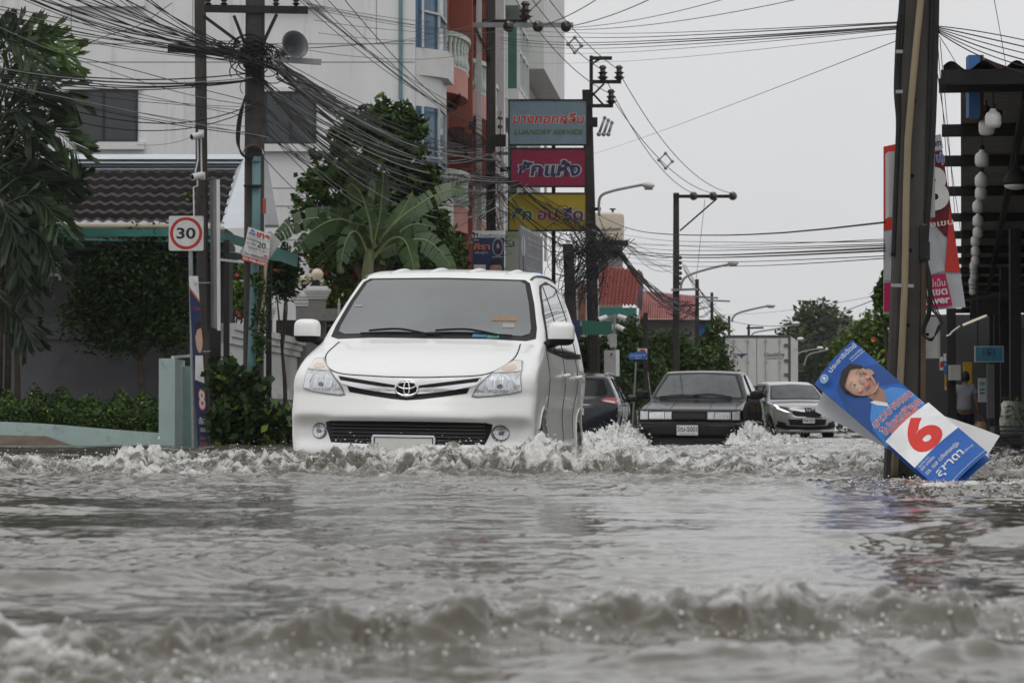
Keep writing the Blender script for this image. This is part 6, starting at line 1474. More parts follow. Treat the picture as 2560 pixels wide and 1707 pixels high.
# tilted election board with the number 6
PB = (2036,960), (2133,854), (2472,1142), (2364,1246)
def bend6(u, v): return -.05*math.sin(math.pi*min(1, max(0, v/1.5)))*0 - .10*max(0, v/1.5 - .75)**2*2 + .03*math.sin(u*6)*0
q = [P(2036,960,20.34), P(2133,854,20.40), P(2474,1144,19.45), P(2364,1246,19.25)]
sh = QSheet(q[0], q[1], q[2], q[3], .48, 1.40, .0012, lambda u, v: .018*math.cos((u/.48 - .5)*math.pi) + .012*math.sin(v*3.1 + u*4) - .05*max(0, v - 1.0)**2)
w, h = .48, 1.40; PBL = flat('poster_blue', (.014, .085, .34), var=.25); PBL2 = flat('poster_deep_blue', (.012, .055, .21)); 
sh.slab(w, h, .006, PBL)
sh.poly([(0,h*.26),(w*.16,h*.13),(w*.40,h*.10),(w,h*.20),(w,h*.36),(w*.7,h*.30),(w*.4,h*.34),(0,h*.46)], PBL2)
# head and shoulders (a plain drawn portrait)
sh.poly([(w*0,h*.555),(w*.06,h*.45),(w*.16,h*.395),(w*.36,h*.345),(w*.62,h*.335),(w*.80,h*.345),(w*.93,h*.385),(w*1.0,h*.44),(w,h*.572),(0,h*.572)], SBLUE)
sh.poly([(w*.40,h*.29),(w*.66,h*.275),(w*.68,h*.345),(w*.56,h*.40),(w*.44,h*.36)], flat('neck_shade', (.27, .15, .11)))
sh.poly([(w*.36,h*.335),(w*.43,h*.345),(w*.55,h*.405),(w*.52,h*.425),(w*.40,h*.375)], WH); sh.poly([(w*.70,h*.33),(w*.66,h*.36),(w*.56,h*.405),(w*.575,h*.42),(w*.72,h*.365)], SBLUE)
def oval(cu, cv, ru, rv, rot, m, n=30, f=None):
    pts = []
    for i in range(n):
        a = 2*math.pi*i/n; x, y = ru*math.cos(a), rv*math.sin(a)
        if f: x, y = f(x, y)
        pts.append((cu + x*math.cos(rot) - y*math.sin(rot), cv + x*math.sin(rot) + y*math.cos(rot)))
    sh.poly(pts, m)
FR = -.22; fu, fv = w*.50, h*.215
def fpt(a, b): return (fu + a*math.cos(FR) - b*math.sin(FR), fv + a*math.sin(FR) + b*math.cos(FR))
sh.poly([fpt(*q) for q in ((-.125,.02),(-.13,-.06),(-.10,-.125),(-.04,-.16),(.04,-.165),(.105,-.13),(.135,-.06),(.13,.03),(.10,.06),(-.10,.05))], HAIR)
oval(*fpt(.122,.02), .022, .036, FR, SKIN2, 16)
for q in range(7):
    t = q/6; cc = tuple(.36 + (.52-.36)*t if k == 0 else (.205 + (.335-.205)*t if k == 1 else .15 + (.255-.15)*t) for k in range(3)); sc_ = 1 - .62*t
    oval(*fpt(-.022*t, -.008*t), .112*sc_, .148*sc_, FR, flat('portrait_skin_%d' % q, cc, var=.03), 40, lambda x, y, s=sc_: (x*(1 - .28*max(0, y/(.148*s))**2), y))
sh.poly([fpt(*q) for q in ((-.115,-.02),(-.10,-.09),(-.03,-.10),(.05,-.115),(.09,-.08),(.118,-.01),(.125,-.06),(.09,-.14),(0,-.165),(-.09,-.14),(-.125,-.07))], HAIR)
for sx in (-1, 1):
    sh.poly([fpt(sx*.024,-.046), fpt(sx*.045,-.054), fpt(sx*.08,-.046), fpt(sx*.08,-.043), fpt(sx*.045,-.049)], flat('brow_brown', (.12, .07, .05)))
    oval(*fpt(sx*.05,-.015), .020, .0062, FR, GREYP, 16); oval(*fpt(sx*.05,-.0155), .0075, .0072, FR, HAIR, 14)
    sh.poly([fpt(sx*.027,-.019), fpt(sx*.05,-.0275), fpt(sx*.076,-.018), fpt(sx*.05,-.0245)], flat('brow_brown', (.12, .07, .05)))
    oval(*fpt(sx*.062,.045), .022, .016, FR, flat('cheek', (.50, .27, .21)), 14)
sh.poly([fpt(*q) for q in ((.075,-.04),(.108,-.02),(.098,.05),(.06,.105),(.03,.13),(.06,.08),(.08,.03))], SKIN2)
sh.poly([fpt(-.006,-.01), fpt(.004,-.01), fpt(.012,.036), fpt(.017,.046), fpt(-.017,.046)], SKIN2)
sh.poly([fpt(*q) for q in ((-.042,.070),(-.02,.066),(0,.070),(.02,.066),(.042,.070),(.026,.092),(0,.100),(-.026,.092))], LIP); sh.poly([fpt(*q) for q in ((-.028,.074),(0,.077),(.028,.074),(.014,.081),(-.014,.081))], GREYP)
sh.poly([fpt(-.075,.15), fpt(-.01,.152), fpt(.065,.14), fpt(.03,.162), fpt(-.03,.165)], SKIN2)
sh.ell(w*.13, h*.055, .034, .034, WH, 26); sh.ell(w*.13, h*.055, .029, .029, LBLUE, 26); sh.poly([(w*.13 - .014, h*.055 + .016), (w*.13 - .004, h*.055 - .02), (w*.13 + .008, h*.055 - .012), (w*.13 + .014, h*.055 + .014)], WH)
sh.text('ประชาธิปัตย์', w*.60, h*.07, .036, WH, 'C', w*.66, .008); sh.text('กรุงเทพเปลี่ยน', w*.80, h*.105, .014, WH, 'C', w*.30, .004); sh.text('คนกรุงต้องเปลี่ยน', w*.80, h*.122, .012, WH, 'C', w*.30, .004)
RT = flat('poster_red_text', (.42, .045, .035))
sh.text('ชาวบางเขน', w*.5, h*.485, .058, RT, 'C', w*.86, .012, 0, (WH, .03)); sh.text('โปรดเลือก', w*.5, h*.552, .058, RT, 'C', w*.86, .012, 0, (WH, .03))
sh.poly([(w*.16,h*.560),(w*.80,h*.556),(w*.80,h*.572),(w*.16,h*.574)], flat('pale_red', (.48, .12, .12)))
PWH = flat('poster_white', (.68, .68, .68)); sh.rect(0, h*.574, w, h*.790, PWH); sh.text('6', w*.5, h*.775, .25, flat('numeral_red', (.58, .035, .025)), 'C', w*.47, .045)
sh.rect(0, h*.790, w, h, flat('poster_mid_blue', (.02, .10, .36)))
sh.text('ผู้สมัคร ส.ก.', w*.17, h*.810, .016, WH, 'C', w*.24); sh.text('เขต บางเขน', w*.19, h*.832, .024, WH, 'C', w*.30, .008); sh.text('ดร. เบล เวสิยกรหญิง', w*.42, h*.868, .030, WH, 'C', w*.74, .01); sh.text('สุชาดา', w*.44, h*.924, .058, WH, 'C', w*.56, .02); sh.text('เวลาเรียกระกูล', w*.80, h*.924, .016, WH, 'C', w*.26); 
sh.rect(0, h*.985, w, h*.988, GREYP)
single('election_board', sh.mb, sh.mats, 'tilted blue election board with a portrait and red 6 dipping into the water', 'election board')
mb = MB(); WB = mat('white_board_back', (.52, .52, .515), .5, var=.06, vs=2)
pts = [(2057,978,26.62),(2140,968,26.60),(2298,992,26.60),(2500,1089,26.5),(2440,1215,26.42),(2330,1230,26.40),(2197,1108,26.52),(2036,1027,26.56)]
mb.prism([P(*p) for p in pts], (0, .008, 0)); 
mb2 = MB()
def wbp(u, v):
    a = P(2057,980,20.42).lerp(P(2037,1028,20.40), v); b = P(2280,1000,20.42).lerp(P(2200,1110,20.12), v); c = P(2500,1089,19.9).lerp(P(2415,1222,19.42), v)
    q = (a*(1-u)*(1-u) + b*2*u*(1-u)*1 + c*u*u); return q + Vector((0, .03*math.sin(u*3) - .02*v, 0))
mb2.grid(wbp, 20, 6); n0 = len(mb2.v); mb2.add([(a, b + .006, c) for a, b, c in mb2.v[:n0]], [f[::-1] for f in mb2.f[:]])
single('white_backing_board', mb2, WB, 'bent blank white board sticking out behind the tilted election board', 'board', smooth=True)

# ---- under the awning
BULB = mat('milky_bulb', (.62, .62, .60), .3, var=.03, coat=.5)
def bulb_thing(c, r, label=None):
    T = Thing('light_bulb', 'unlit milky bulb in the long row hanging under the plank awning', 'light bulb', tuple(c + Vector((0, 0, -r*1.6))), 'row of hanging bulbs under the awning')
    mb = MB(); mb.lathe([(r*.35, r*1.3), (r*.42, r*1.05), (r*.85, r*.75), (r, r*.35), (r, -r*.55), (r*.82, -r*.95), (r*.3, -r*1.08)], c, 18); T.part('globe', mb, BULB, autosmooth=60)
    mb = MB(); mb.lathe([(r*.32, r*1.28), (r*.36, r*1.9), (r*.15, r*2.0)], c, 10); mb.tube([c + Vector((0, 0, r*2)), Vector((c.x, c.y, 3.24))], .008, 5); T.part('holder', mb, STEELD)
for k, Yb in enumerate((29.75, 30.7, 34.1, 36.9, 39.3, 41.8, 44.2, 46.9, 49.6, 52.3, 54.7, 56.9, 58.8, 61, 62.7, 65, 68)):
    bulb_thing(row((Yb - 29)/.9914, (.33 if k == 0 else .27) + .012*math.sin(k*2.1), 2.98 + .02*math.sin(k*1.7)), .072)
ff = Thing('sign_column', 'blue steel sign column rising above the awning with rusty struts', 'sign frame', tuple(P(2440, 300, 31.2)))
mb = MB(); mb.bx(X(2421,30.6), X(2449,30.6), 30.5, 30.7, Z(293,30.6), Z(139,30.6)); ff.part('column', mb, mat('sign_blue', (.022, .11, .30), .5, var=.1, dirt=(.08, .05, .04), ds=6, dl=.68))
mb = MB(); mb.bx(X(2449.5,30.6), X(2458,30.6), 30.5, 30.7, Z(300,30.6), Z(139,30.6)); ff.part('column_edge', mb, mat('dark_brown_steel', (.05, .022, .018), .7, var=.2))
for a in ((2458,155,2560,190),(2458,270,2500,285),(2556,190,2640,215)):
    mb = MB(); mb.bar(P(a[0],a[1],31.25), P(a[2],a[3],31.6), .05, .05); ff.part('strut', mb, MATS['dark_brown_steel'])
dl_ = Thing('dome_lamp', 'dark dome lamp with a pale underside hanging under the awning near the right edge', 'lamp', tuple(P(2540, 478, 34)))
mb = MB(); c = P(2540, 455, 34); mb.lathe([(.03, .16), (.06, .12), (.11, .06), (.125, .0), (.125, -.03)], c, 20); dl_.part('shade', mb, STEELD, smooth=True)
mb = MB(); mb.lathe([(.121, -.031), (.11, -.055), (.05, -.075), (.01, -.08)], c, 20); dl_.part('diffuser', mb, BULB, smooth=True)
mb = MB(); mb.tube([c + Vector((0, 0, .15)), Vector((c.x, c.y, 3.3))], .01, 6); dl_.part('rod', mb, STEELD)
es = Thing('optician_sign', 'small blue hanging sign with a drawn eye under the awning', 'sign', tuple(P(2472, 905, 47)))
sh = Sheet(P(2437, 865, 47), (1,0,0), (0,0,-1), .003); k = 47/F; w, h = 72*k, 40*k; EB = flat('eye_blue', (.045, .19, .29)); sh.slab(w, h, .05, GREYP); sh.rect(w*.03, h*.05, w*.97, h*.95, EB); sh.rect(w*.29, h*.13, w*.70, h*.62, BK); sh.rect(w*.305, h*.155, w*.685, h*.595, EB); sh.poly([(w*.28,h*.375),(w*.40,h*.24),(w*.5,h*.20),(w*.60,h*.24),(w*.72,h*.375),(w*.60,h*.52),(w*.5,h*.56),(w*.40,h*.52)], BK); sh.poly([(w*.31,h*.375),(w*.41,h*.27),(w*.5,h*.235),(w*.59,h*.27),(w*.69,h*.375),(w*.59,h*.49),(w*.5,h*.525),(w*.41,h*.49)], EB); sh.ell(w*.5, h*.38, w*.075, h*.125, BK); sh.ell(w*.515, h*.35, w*.02, h*.035, WH); sh.text('เลนส์แว่นตา', w*.26, h*.82, h*.13, flat('dull_red', (.25, .04, .05)), 'C', w*.34)
es.part('board', sh.mb, sh.mats); mb = MB(); mb.tube([P(2500, 866, 47.05), P(2500, 700, 47.05)], .012, 5); mb.tube([P(2444, 866, 47.05), P(2444, 700, 47.05)], .012, 5); es.part('hanger', mb, STEELD)
mb = MB(); mb.tube([P(2409, 812, 45), P(2465, 789, 44)], .016, 8); single('fluorescent_tube', mb, mat('lit_tube', (.8, .75, .6), .4, var=0, emit=(1, .9, .68, .22)), 'dimly lit fluorescent tube slanting under the awning', 'lamp')
mb = MB(); mb.tube(cat_rom([P(2366,840,44), P(2376,836,44), P(2380,830,44), P(2400,815,44)], 5), .012, 7); single('bent_pipe', mb, WHITEP, 'short bent white pipe below the bulb row', 'pipe')
mb = MB(); mb.bx(X(2376,60), X(2402,60), 60, 60.3, Z(950,60), Z(912,60)); single('meter_box', mb, BOXG, 'grey meter box on a dark post ahead of the walking person', 'meter box')
mb = MB(); mb.bar((X(2380,60.3), 60.4, -.3), (X(2380,60.3), 60.4, 3.1), .15, .15); single('dark_post', mb, DKST, 'dark square post carrying the grey meter box', 'post')
YEL = flat('shop_yellow', (.46, .26, .02)); 
for nm, a, m, lb, ct in (('yellow_shutter', (2408,2430,74,905,990), YEL, 'yellow shop shutter glimpsed behind the walking person', 'shutter'), ('yellow_crate_stack', (2362,2374,78,936,975), YEL, 'yellow goods stacked in the gap left of the meter box', 'goods'), ('blue_banner', (2361,2376,77,903,936), BLUE, 'small blue banner in the gap left of the meter box', 'banner'), ('white_price_board', (2360,2380,76,884,902), WH, 'small white board with a red mark above the blue banner', 'board'), ('red_white_flag', (2350,2358,70,892,925), WH, 'narrow red and white strip beside the meter cabinet', 'flag'), ('menu_board', (2446,2466,66,945,1005), GREYP, 'pale grey standing board right of the walking person', 'board'), ('white_door', (2468,2486,58,910,1045), SHUT, 'pale slatted door behind the eye sign', 'door')):
    x0, x1, Y, y0, y1 = a; k = Y/F; sh = Sheet(P(x0, y0, Y), (1,0,0), (0,0,-1), .004); w, h = (x1-x0)*k, (y1-y0)*k; sh.slab(w, h, .08, m)
    if nm == 'yellow_shutter':
        for q in range(7): sh.rect(w*.02, h*(.06 + q*.13), w*.98, h*(.075 + q*.13), flat('shop_ochre', (.30, .16, .015)), 1)
    elif nm == 'yellow_crate_stack': sh.rect(w*.1, h*.45, w*.9, h*.75, ORANGE); sh.rect(w*.05, h*.8, w*.95, h*.97, WH)
    elif nm == 'white_price_board': sh.rect(w*.2, h*.3, w*.7, h*.55, RED)
    elif nm == 'red_white_flag': sh.poly([(0,h*.4),(w,h*.3),(w,h*.75),(0,h*.85)], RED)
    elif nm == 'menu_board': sh.rect(w*.15, h*.15, w*.85, h*.3, flat('board_teal', (.12, .28, .28))); sh.rect(w*.15, h*.45, w*.8, h*.5, BK); sh.rect(w*.15, h*.6, w*.8, h*.65, BK)
    elif nm == 'white_door':
        for q in range(12): sh.rect(w*.05, h*(.04 + q*.078), w*.95, h*(.06 + q*.078), flat('slat_shade', (.15, .15, .15)), 1)
    elif nm == 'blue_banner': sh.rect(w*.1, h*.2, w*.9, h*.3, WH)
    single(nm, sh.mb, sh.mats, lb, ct)
    if nm in ('white_price_board', 'blue_banner', 'yellow_crate_stack', 'menu_board'):
        pass
# crates and sacks on the step at the right edge
def crate(c, s, m, label):
    mb = MB(); x, y, z = c; w, d, h = s
    mb.bx(x-w/2, x+w/2, y-d/2, y+d/2, z, z+.03)
    for q in range(4): mb.bx(x-w/2, x+w/2, y-d/2-.01, y-d/2+.01, z + .05 + q*h/4.2, z + .03 + (q+.8)*h/4.2)
    for sx in (-1, 1): mb.bx(x+sx*w/2-.015, x+sx*w/2+.015, y-d/2, y+d/2, z+.03, z+h)
    single('crate', mb, m, label, 'crate')
cc = P(2538, 1100, 43); crate((cc.x, 43, .085), (.55, .4, .22), mat('dark_crate', (.06, .06, .06), .6, var=.2), 'dark slatted crate on the step under the bagged greens')
# ------------------------------------------------------------------ trees, bushes and plants
def leafmat(name, col, var=.35):
    m = mat(name, (col[0]*.86, col[1]*.90, col[2]*.60), .45, var=var, vs=1.3, spec=.16)
    return m
G_DK = [leafmat('leaf_dark_a', (.016, .036, .012)), leafmat('leaf_dark_b', (.026, .055, .016)), leafmat('leaf_dark_c', (.045, .085, .022))]
G_MD = [leafmat('leaf_mid_a', (.028, .060, .014)), leafmat('leaf_mid_b', (.050, .098, .020)), leafmat('leaf_mid_c', (.095, .150, .030))]
G_LT = [leafmat('leaf_light_a', (.055, .100, .018)), leafmat('leaf_light_b', (.11, .17, .030)), leafmat('leaf_light_c', (.19, .25, .050))]
G_FAR = [leafmat('leaf_far_a', (.030, .050, .024), .2), leafmat('leaf_far_b', (.045, .072, .030), .2), leafmat('leaf_far_c', (.075, .105, .045), .2)]
FLW_R = mat('red_petal', (.42, .06, .05), .5, var=.2); FLW_Y = mat('yellow_petal', (.60, .34, .02), .5, var=.2); FLW_O = mat('orange_petal', (.55, .16, .02), .5, var=.2)
BARK = mat('brown_bark', (.070, .056, .044), .9, var=.35, vs=6, bump=.4, bs=25)
rs_ = np.random.RandomState(11)
def leaves_mesh(name, pos, size, mats, parent=None, off=None, asp=.42, droop=.25, wts=(.34, .40, .26), jit=.45, up=.85):
    """many leaf-sized folded faces"""
    n = len(pos); pos = np.asarray(pos)
    d = rs_.normal(size=(n, 3)); d[:, 2] = d[:, 2]*.6 - droop; d /= np.linalg.norm(d, axis=1)[:, None]
    nr = rs_.normal(size=(n, 3))*.8 + np.array([0, -.25, up]); s = np.cross(d, nr); s /= np.linalg.norm(s, axis=1)[:, None] + 1e-9
    u = np.cross(s, d)
    L = size*(1 + jit*(rs_.rand(n) - .4))[:, None]
    a = pos - d*L*.5; tip = pos + d*L*.5; mid = pos + u*L*.06
    l = mid - s*L*asp*.5; r = mid + s*L*asp*.5
    v = np.stack([a, l, tip, r], 1).reshape(-1, 3)
    if off is not None: v = v - np.array(off)
    me = bpy.data.meshes.new(name); me.vertices.add(4*n); me.vertices.foreach_set('co', v.astype(np.float32).ravel())
    idx = (np.arange(n)*4)[:, None] + np.array([[0, 1, 2, 0, 2, 3]]); idx = idx.astype(np.int32)
    me.loops.add(6*n); me.loops.foreach_set('vertex_index', idx.ravel()); me.polygons.add(2*n)
    me.polygons.foreach_set('loop_start', np.arange(0, 6*n, 3, dtype=np.int32)); me.polygons.foreach_set('loop_total', np.full(2*n, 3, np.int32))
    for m in mats: me.materials.append(m)
    mi = np.repeat(rs_.choice(len(mats), n, p=list(wts) + [0]*(len(mats) - 3) if len(mats) == 3 else wts), 2).astype(np.int32)
    me.polygons.foreach_set('material_index', mi); me.update(calc_edges=True)
    o = bpy.data.objects.new(name, me); COL.objects.link(o)
    if parent is not None: o.parent = parent
    return o
def blob_points(blobs, n, clump=.22, per=16, shell=.45):
    """points in clumps spread through ellipsoids given as (centre, (rx, ry, rz))"""
    vol = np.array([b[1][0]*b[1][2] for b in blobs]); vol /= vol.sum(); k = max(1, n//per); pts = []
    ch = rs_.choice(len(blobs), k, p=vol)
    for i in ch:
        c, r = blobs[i]; d = rs_.normal(size=3); d /= np.linalg.norm(d); rad = rs_.rand()**shell
        cc = np.array(c) + d*np.array(r)*rad
        pts.append(cc + rs_.normal(size=(per, 3))*np.array(r).mean()*clump*rs_.uniform(.6, 1.3))
    return np.concatenate(pts)
def px_blobs(bl, Y, dep=.8):
    k = Y/F; return [(P(a, b, Y + (q[0] if q else 0)), (rx*k, max(rx, rz)*k*dep, rz*k)) for a, b, rx, rz, *q in bl]
def tree(name, label, cat, px, Y, base_z, blobs, n, size, mats, trunk=.1, group=None, limbs=True, lean=0, asp=.42, per=16, clump=.22, flowers=None, droop=.25, wts=(.34,.40,.26), shell=.45, dep=.8):
    T = Thing(name, label, cat, (X(px, Y), Y, base_z), group); B = px_blobs(blobs, Y, dep)
    base = Vector((X(px, Y), Y, base_z)); cen = sum((Vector(b[0]) for b in B), Vector())/len(B); fork = base.lerp(cen, .55); fork.x += lean
    if trunk:
        mb = MB(); mb.tube(cat_rom([base, base.lerp(fork, .5) + Vector((rng(-.1, .1), 0, 0)), fork], 6), [trunk*(1.1 - .5*i/12) for i in range(13)], 9); tk_ = T.part('trunk', mb, BARK, smooth=True)
        if limbs:
            for c, r in B:
                mb = MB(); e = Vector(c) + Vector((rng(-.2, .2)*r[0], 0, r[2]*.45)); m_ = fork.lerp(e, .5) + Vector((rng(-.12, .12), rng(-.1, .1), rng(0, .1)))
                mb.tube(cat_rom([fork, m_, e], 5), [trunk*.6*(1 - .085*i) for i in range(11)], 6); T.part('limb', mb, BARK, tk_, smooth=True)
    pts = blob_points(B, n, clump, per, shell)
    c = leaves_mesh('crown', pts, size, mats, T.o, T.loc, asp, droop, wts); c['kind'] = 'stuff'
    if flowers:
        fm, fn2, fs = flowers; pts = blob_points(B, fn2, .05, 5, .12); pts[:, 1] -= .15
        f = leaves_mesh('blossom', pts, fs, [fm, fm, fm], T.o, T.loc, .9, 0); f['kind'] = 'stuff'
    return T
# bush behind the hedge
tree('garden_bush', 'dense dark green bush with a thin leaning trunk over the flower bed', 'bush', 378, 59.5, .15, [(300,690,120,85),(220,790,75,75),(365,618,85,50),(400,700,75,95),(250,720,90,70),(350,790,80,75),(290,850,55,40,-.2),(430,800,45,100)], 15000, .10, G_DK, .075, clump=.20, droop=-.05, per=14)
# hedge of low ground cover in the bed
T = MB(); pts = []
for _ in range(15000):
    px = rng(-70, 398); Y = rng(55.75, 58.8); f = (Y - 55.75)/3; z0 = Z(1062 + px*.045, 55.5); z = z0 - .12 + (.50 + .30*f) * (.12 + .88*random.random()**.6) * (.9 + .12*math.sin(px*.09) + .1*math.sin(px*.031 + Y*2)); pts.append((X(px, Y), Y, z))
hd = leaves_mesh('hedge_leaves', np.array(pts), .075, [G_DK[1], G_DK[2], G_MD[2]], None, None, .5, .1, (.45,.35,.2)); tag(hd, 'low leafy ground cover filling the flower bed behind the mint green kerb', 'ground cover', None, 'stuff')
pts = [(X(rng(0,390), 55.8), 55.75, Z(rng(975,1050), 55.8)) for _ in range(14)]
yf = leaves_mesh('yellow_flowers', np.array(pts), .028, [FLW_Y]*3, None, None, .9); tag(yf, 'tiny yellow flowers dotted over the ground cover', 'flowers', None, 'stuff')
mb = MB(); mb.prism([(X(-70,56), 56, -.2), (X(398,56), 56, -.2), (X(398,59), 59, .5), (X(-70,59), 59, .75)], (0, 0, -.2)); struct('garden_bed', mb, mat('dark_soil', (.03, .025, .02), .9, var=.3))
# climbing plant with big leaves at the foot of the thick pole
tree('climbing_plant', 'big leaved climbing plant swallowing the foot of the thick pole', 'plant', 620, 54.3, -.1, [(565,950,40,50),(595,1035,60,65),(670,1050,55,42),(630,975,40,45),(560,1060,40,45),(655,1085,70,36),(700,1070,28,36)], 2300, .15, [G_DK[0], G_DK[1], G_MD[2]], 0, asp=.85, per=6, clump=.3, droop=.5, wts=(.45,.4,.15))
tree('climbing_vine', 'thin leafy vine climbing the right side of the thick pole', 'plant', 655, 54.5, .2, [(655,720,16,45),(652,790,14,55),(650,860,18,50),(640,700,10,30)], 600, .085, G_DK, 0, asp=.6, per=8)
mb = MB(); sp_ = Thing('spiky_plant', 'dark purple spiky plant beside the left front wing of the people carrier', 'plant', (X(708,56), 56, -.1))
for kk in range(26):
    a = rng(-1.3, 1.3); L = rng(.35, .7); b = Vector((X(708,56) + rng(-.08,.08), 56 + rng(-.2,.2), rng(-.05,.2))); t = b + Vector((math.sin(a)*L, rng(-.2,.2), math.cos(a)*L)); s = Vector((.028, 0, .01)); m = b.lerp(t, .5)
    mb.add([b - s*.5, b + s*.5, m + s, t, m - s], [[0,1,2,3,4]])
q_ = sp_.part('leaves', mb, mat('dark_purple_leaf', (.035, .015, .022), .5, var=.3)); q_['kind'] = 'stuff'
# flowering shrubs, dark creeper, fiddle leaved tree
tree('flowering_shrub', 'pale green flowering shrub beside the globe lamps and the windscreen', 'shrub', 850, 73, .4, [(850,665,60,45),(900,690,60,50),(815,650,50,35),(880,640,60,35),(800,740,50,50),(850,760,60,50)], 4200, .15, G_LT, .05, flowers=(FLW_R, 90, .10), clump=.2)
tree('flowering_shrub', 'flowering shrub with red blossoms between the slim and the thick pole', 'shrub', 590, 71, .4, [(590,700,40,50),(575,660,30,40),(600,760,30,40),(560,640,25,30)], 1700, .13, G_LT, .04, flowers=(FLW_R, 80, .09), clump=.2)
tree('dark_creeper', 'tall dark creeper between the thick pole and the globe lamps', 'plant', 705, 67, 0, [(705,650,40,42),(710,705,34,45),(722,690,26,50),(685,690,26,55)], 2600, .13, G_DK, .05, flowers=(FLW_O, 12, .12), clump=.22)
tree('broad_leaved_tree', 'broad leaved tree in front of the white apartment wall, behind the banana plant', 'tree', 950, 72, 0, [(960,300,85,42),(900,325,60,48),(1020,330,45,55),(985,375,75,50),(900,400,60,50),(940,460,85,60),(860,440,45,55),(1030,440,60,60),(1010,520,85,60),(880,520,60,60),(830,490,30,40),(960,590,120,60),(850,600,90,60),(1060,560,60,60),(800,460,50,45),(770,500,40,40),(830,400,45,45),(1075,470,45,50),(860,345,40,30)], 12000, .20, G_MD, .16, asp=.5, clump=.15, per=24, droop=-.1, wts=(.42,.38,.20))
tree('broad_leaved_tree', 'low dark bushes under the banana leaves behind the people carrier roof', 'bush', 1000, 74, 0, [(1080,620,60,60),(1120,640,50,60),(960,670,90,50),(1040,680,80,40),(800,600,40,40),(770,550,45,26),(745,540,25,20)], 4200, .18, G_MD, .08, clump=.2, wts=(.45,.38,.17))
# banana plant
ban = Thing('banana_plant', 'banana plant with long drooping torn leaves behind the people carrier', 'banana plant', (X(920,66), 66, 0))
BANL = mat('banana_leaf', (.038, .076, .022), .35, var=.35, vs=2, spec=.4, stretch=(1, 1, 3)); BANU = mat('banana_leaf_pale', (.066, .120, .036), .4, var=.3, vs=2); BANM = mat('banana_midrib', (.20, .24, .09), .45, var=.1)
mb = MB(); mb.tube(cat_rom([(X(915,66), 66, 0), P(918, 730, 66), P(922, 650, 66), P(926, 600, 66)], 5), [.16,.15,.14,.13,.13,.12,.12,.11,.11,.1,.1,.09,.09,.08,.08,.07], 10); ban.part('stem', mb, mat('banana_stem', (.14, .16, .06), .5, var=.3, vs=4, stretch=(3, 3, .5)), smooth=True)
def banana_leaf(path, wpx, tilt, seed, m=BANL, Y=66, dY=0):
    rr = np.random.RandomState(seed); n = 26; ctr = cat_rom([P(a, b, Y + dY*(i/(len(path)-1))) for i, (a, b) in enumerate(path)], 8); N_ = len(ctr) - 1; k = Y/F; mb = MB(); vs = []
    sag = rr.rand(n + 1)
    for sgn in (1, -1):
        for i in range(n):
            if rr.rand() < .10: continue
            t0, t1 = .10 + .9*i/n, .10 + .9*(i + rr.choice([.80, .93, 1.0]))/n
            def pp(t, w):
                f = t*N_; j = min(int(f), N_ - 1); c = ctr[j].lerp(ctr[j+1], f - j); d = (ctr[j+1] - ctr[j]).normalized()
                side = d.cross(Vector((0, -1, 0))).normalized()*sgn; wid = wpx*k*(math.sin(math.pi*min(1, t*1.02))**.55)*w
                dr = (.12 + .10*sag[i])*w*w*wpx*k*2.0
                return c + side*wid*math.cos(tilt*sgn*.5 + .15) + Vector((0, -wid*math.sin(tilt)*sgn, -dr*abs(side.x) - .25*wid*(1 - abs(side.z))*w))
            b = len(mb.v); r_ = 4
            mb.grid(lambda u, v: pp(t0 + (t1 - t0)*v, u*(.94 + .1*rr.rand()*(u > .9))), r_, 1)
    l = ban.part('leaf', mb, m, smooth=True)
    mb = MB(); mb.tube(ctr, [max(.006, .035*(1 - i/(N_ + 1))) for i in range(N_ + 1)], 6); ban.part('midrib', mb, BANM, l)
for i, (path, w, tl, m) in enumerate([
    ([(925,640),(895,575),(850,548),(790,570),(735,625)], 34, .3, BANL), ([(928,640),(870,560),(800,545),(730,560),(680,600)], 30, -.3, BANL),
    ([(930,620),(925,560),(905,490),(880,460),(868,470)], 30, .5, BANU), ([(932,620),(950,540),(958,450),(956,405)], 22, .9, BANL),
    ([(935,620),(985,560),(1050,510),(1120,475),(1165,480)], 26, .5, BANL), ([(933,640),(990,610),(1060,600),(1110,640),(1140,700)], 30, .3, BANL),
    ([(930,650),(975,600),(1010,600),(1030,650),(1040,700)], 26, -.4, BANU), ([(925,650),(900,590),(880,580),(862,610),(850,680)], 26, .3, BANL),
    ([(931,612),(946,530),(930,440)], 26, .5, BANU), ([(935,615),(995,545),(1032,478)], 28, .1, BANU),
    ([(928,640),(905,600),(870,595),(830,610),(790,650)], 20, .3, BANU), ([(935,640),(1000,580),(1040,560),(1090,570)], 22, .2, BANL)]):
    banana_leaf(path, w, tl, i, m, 66, rng(-.8, .8))
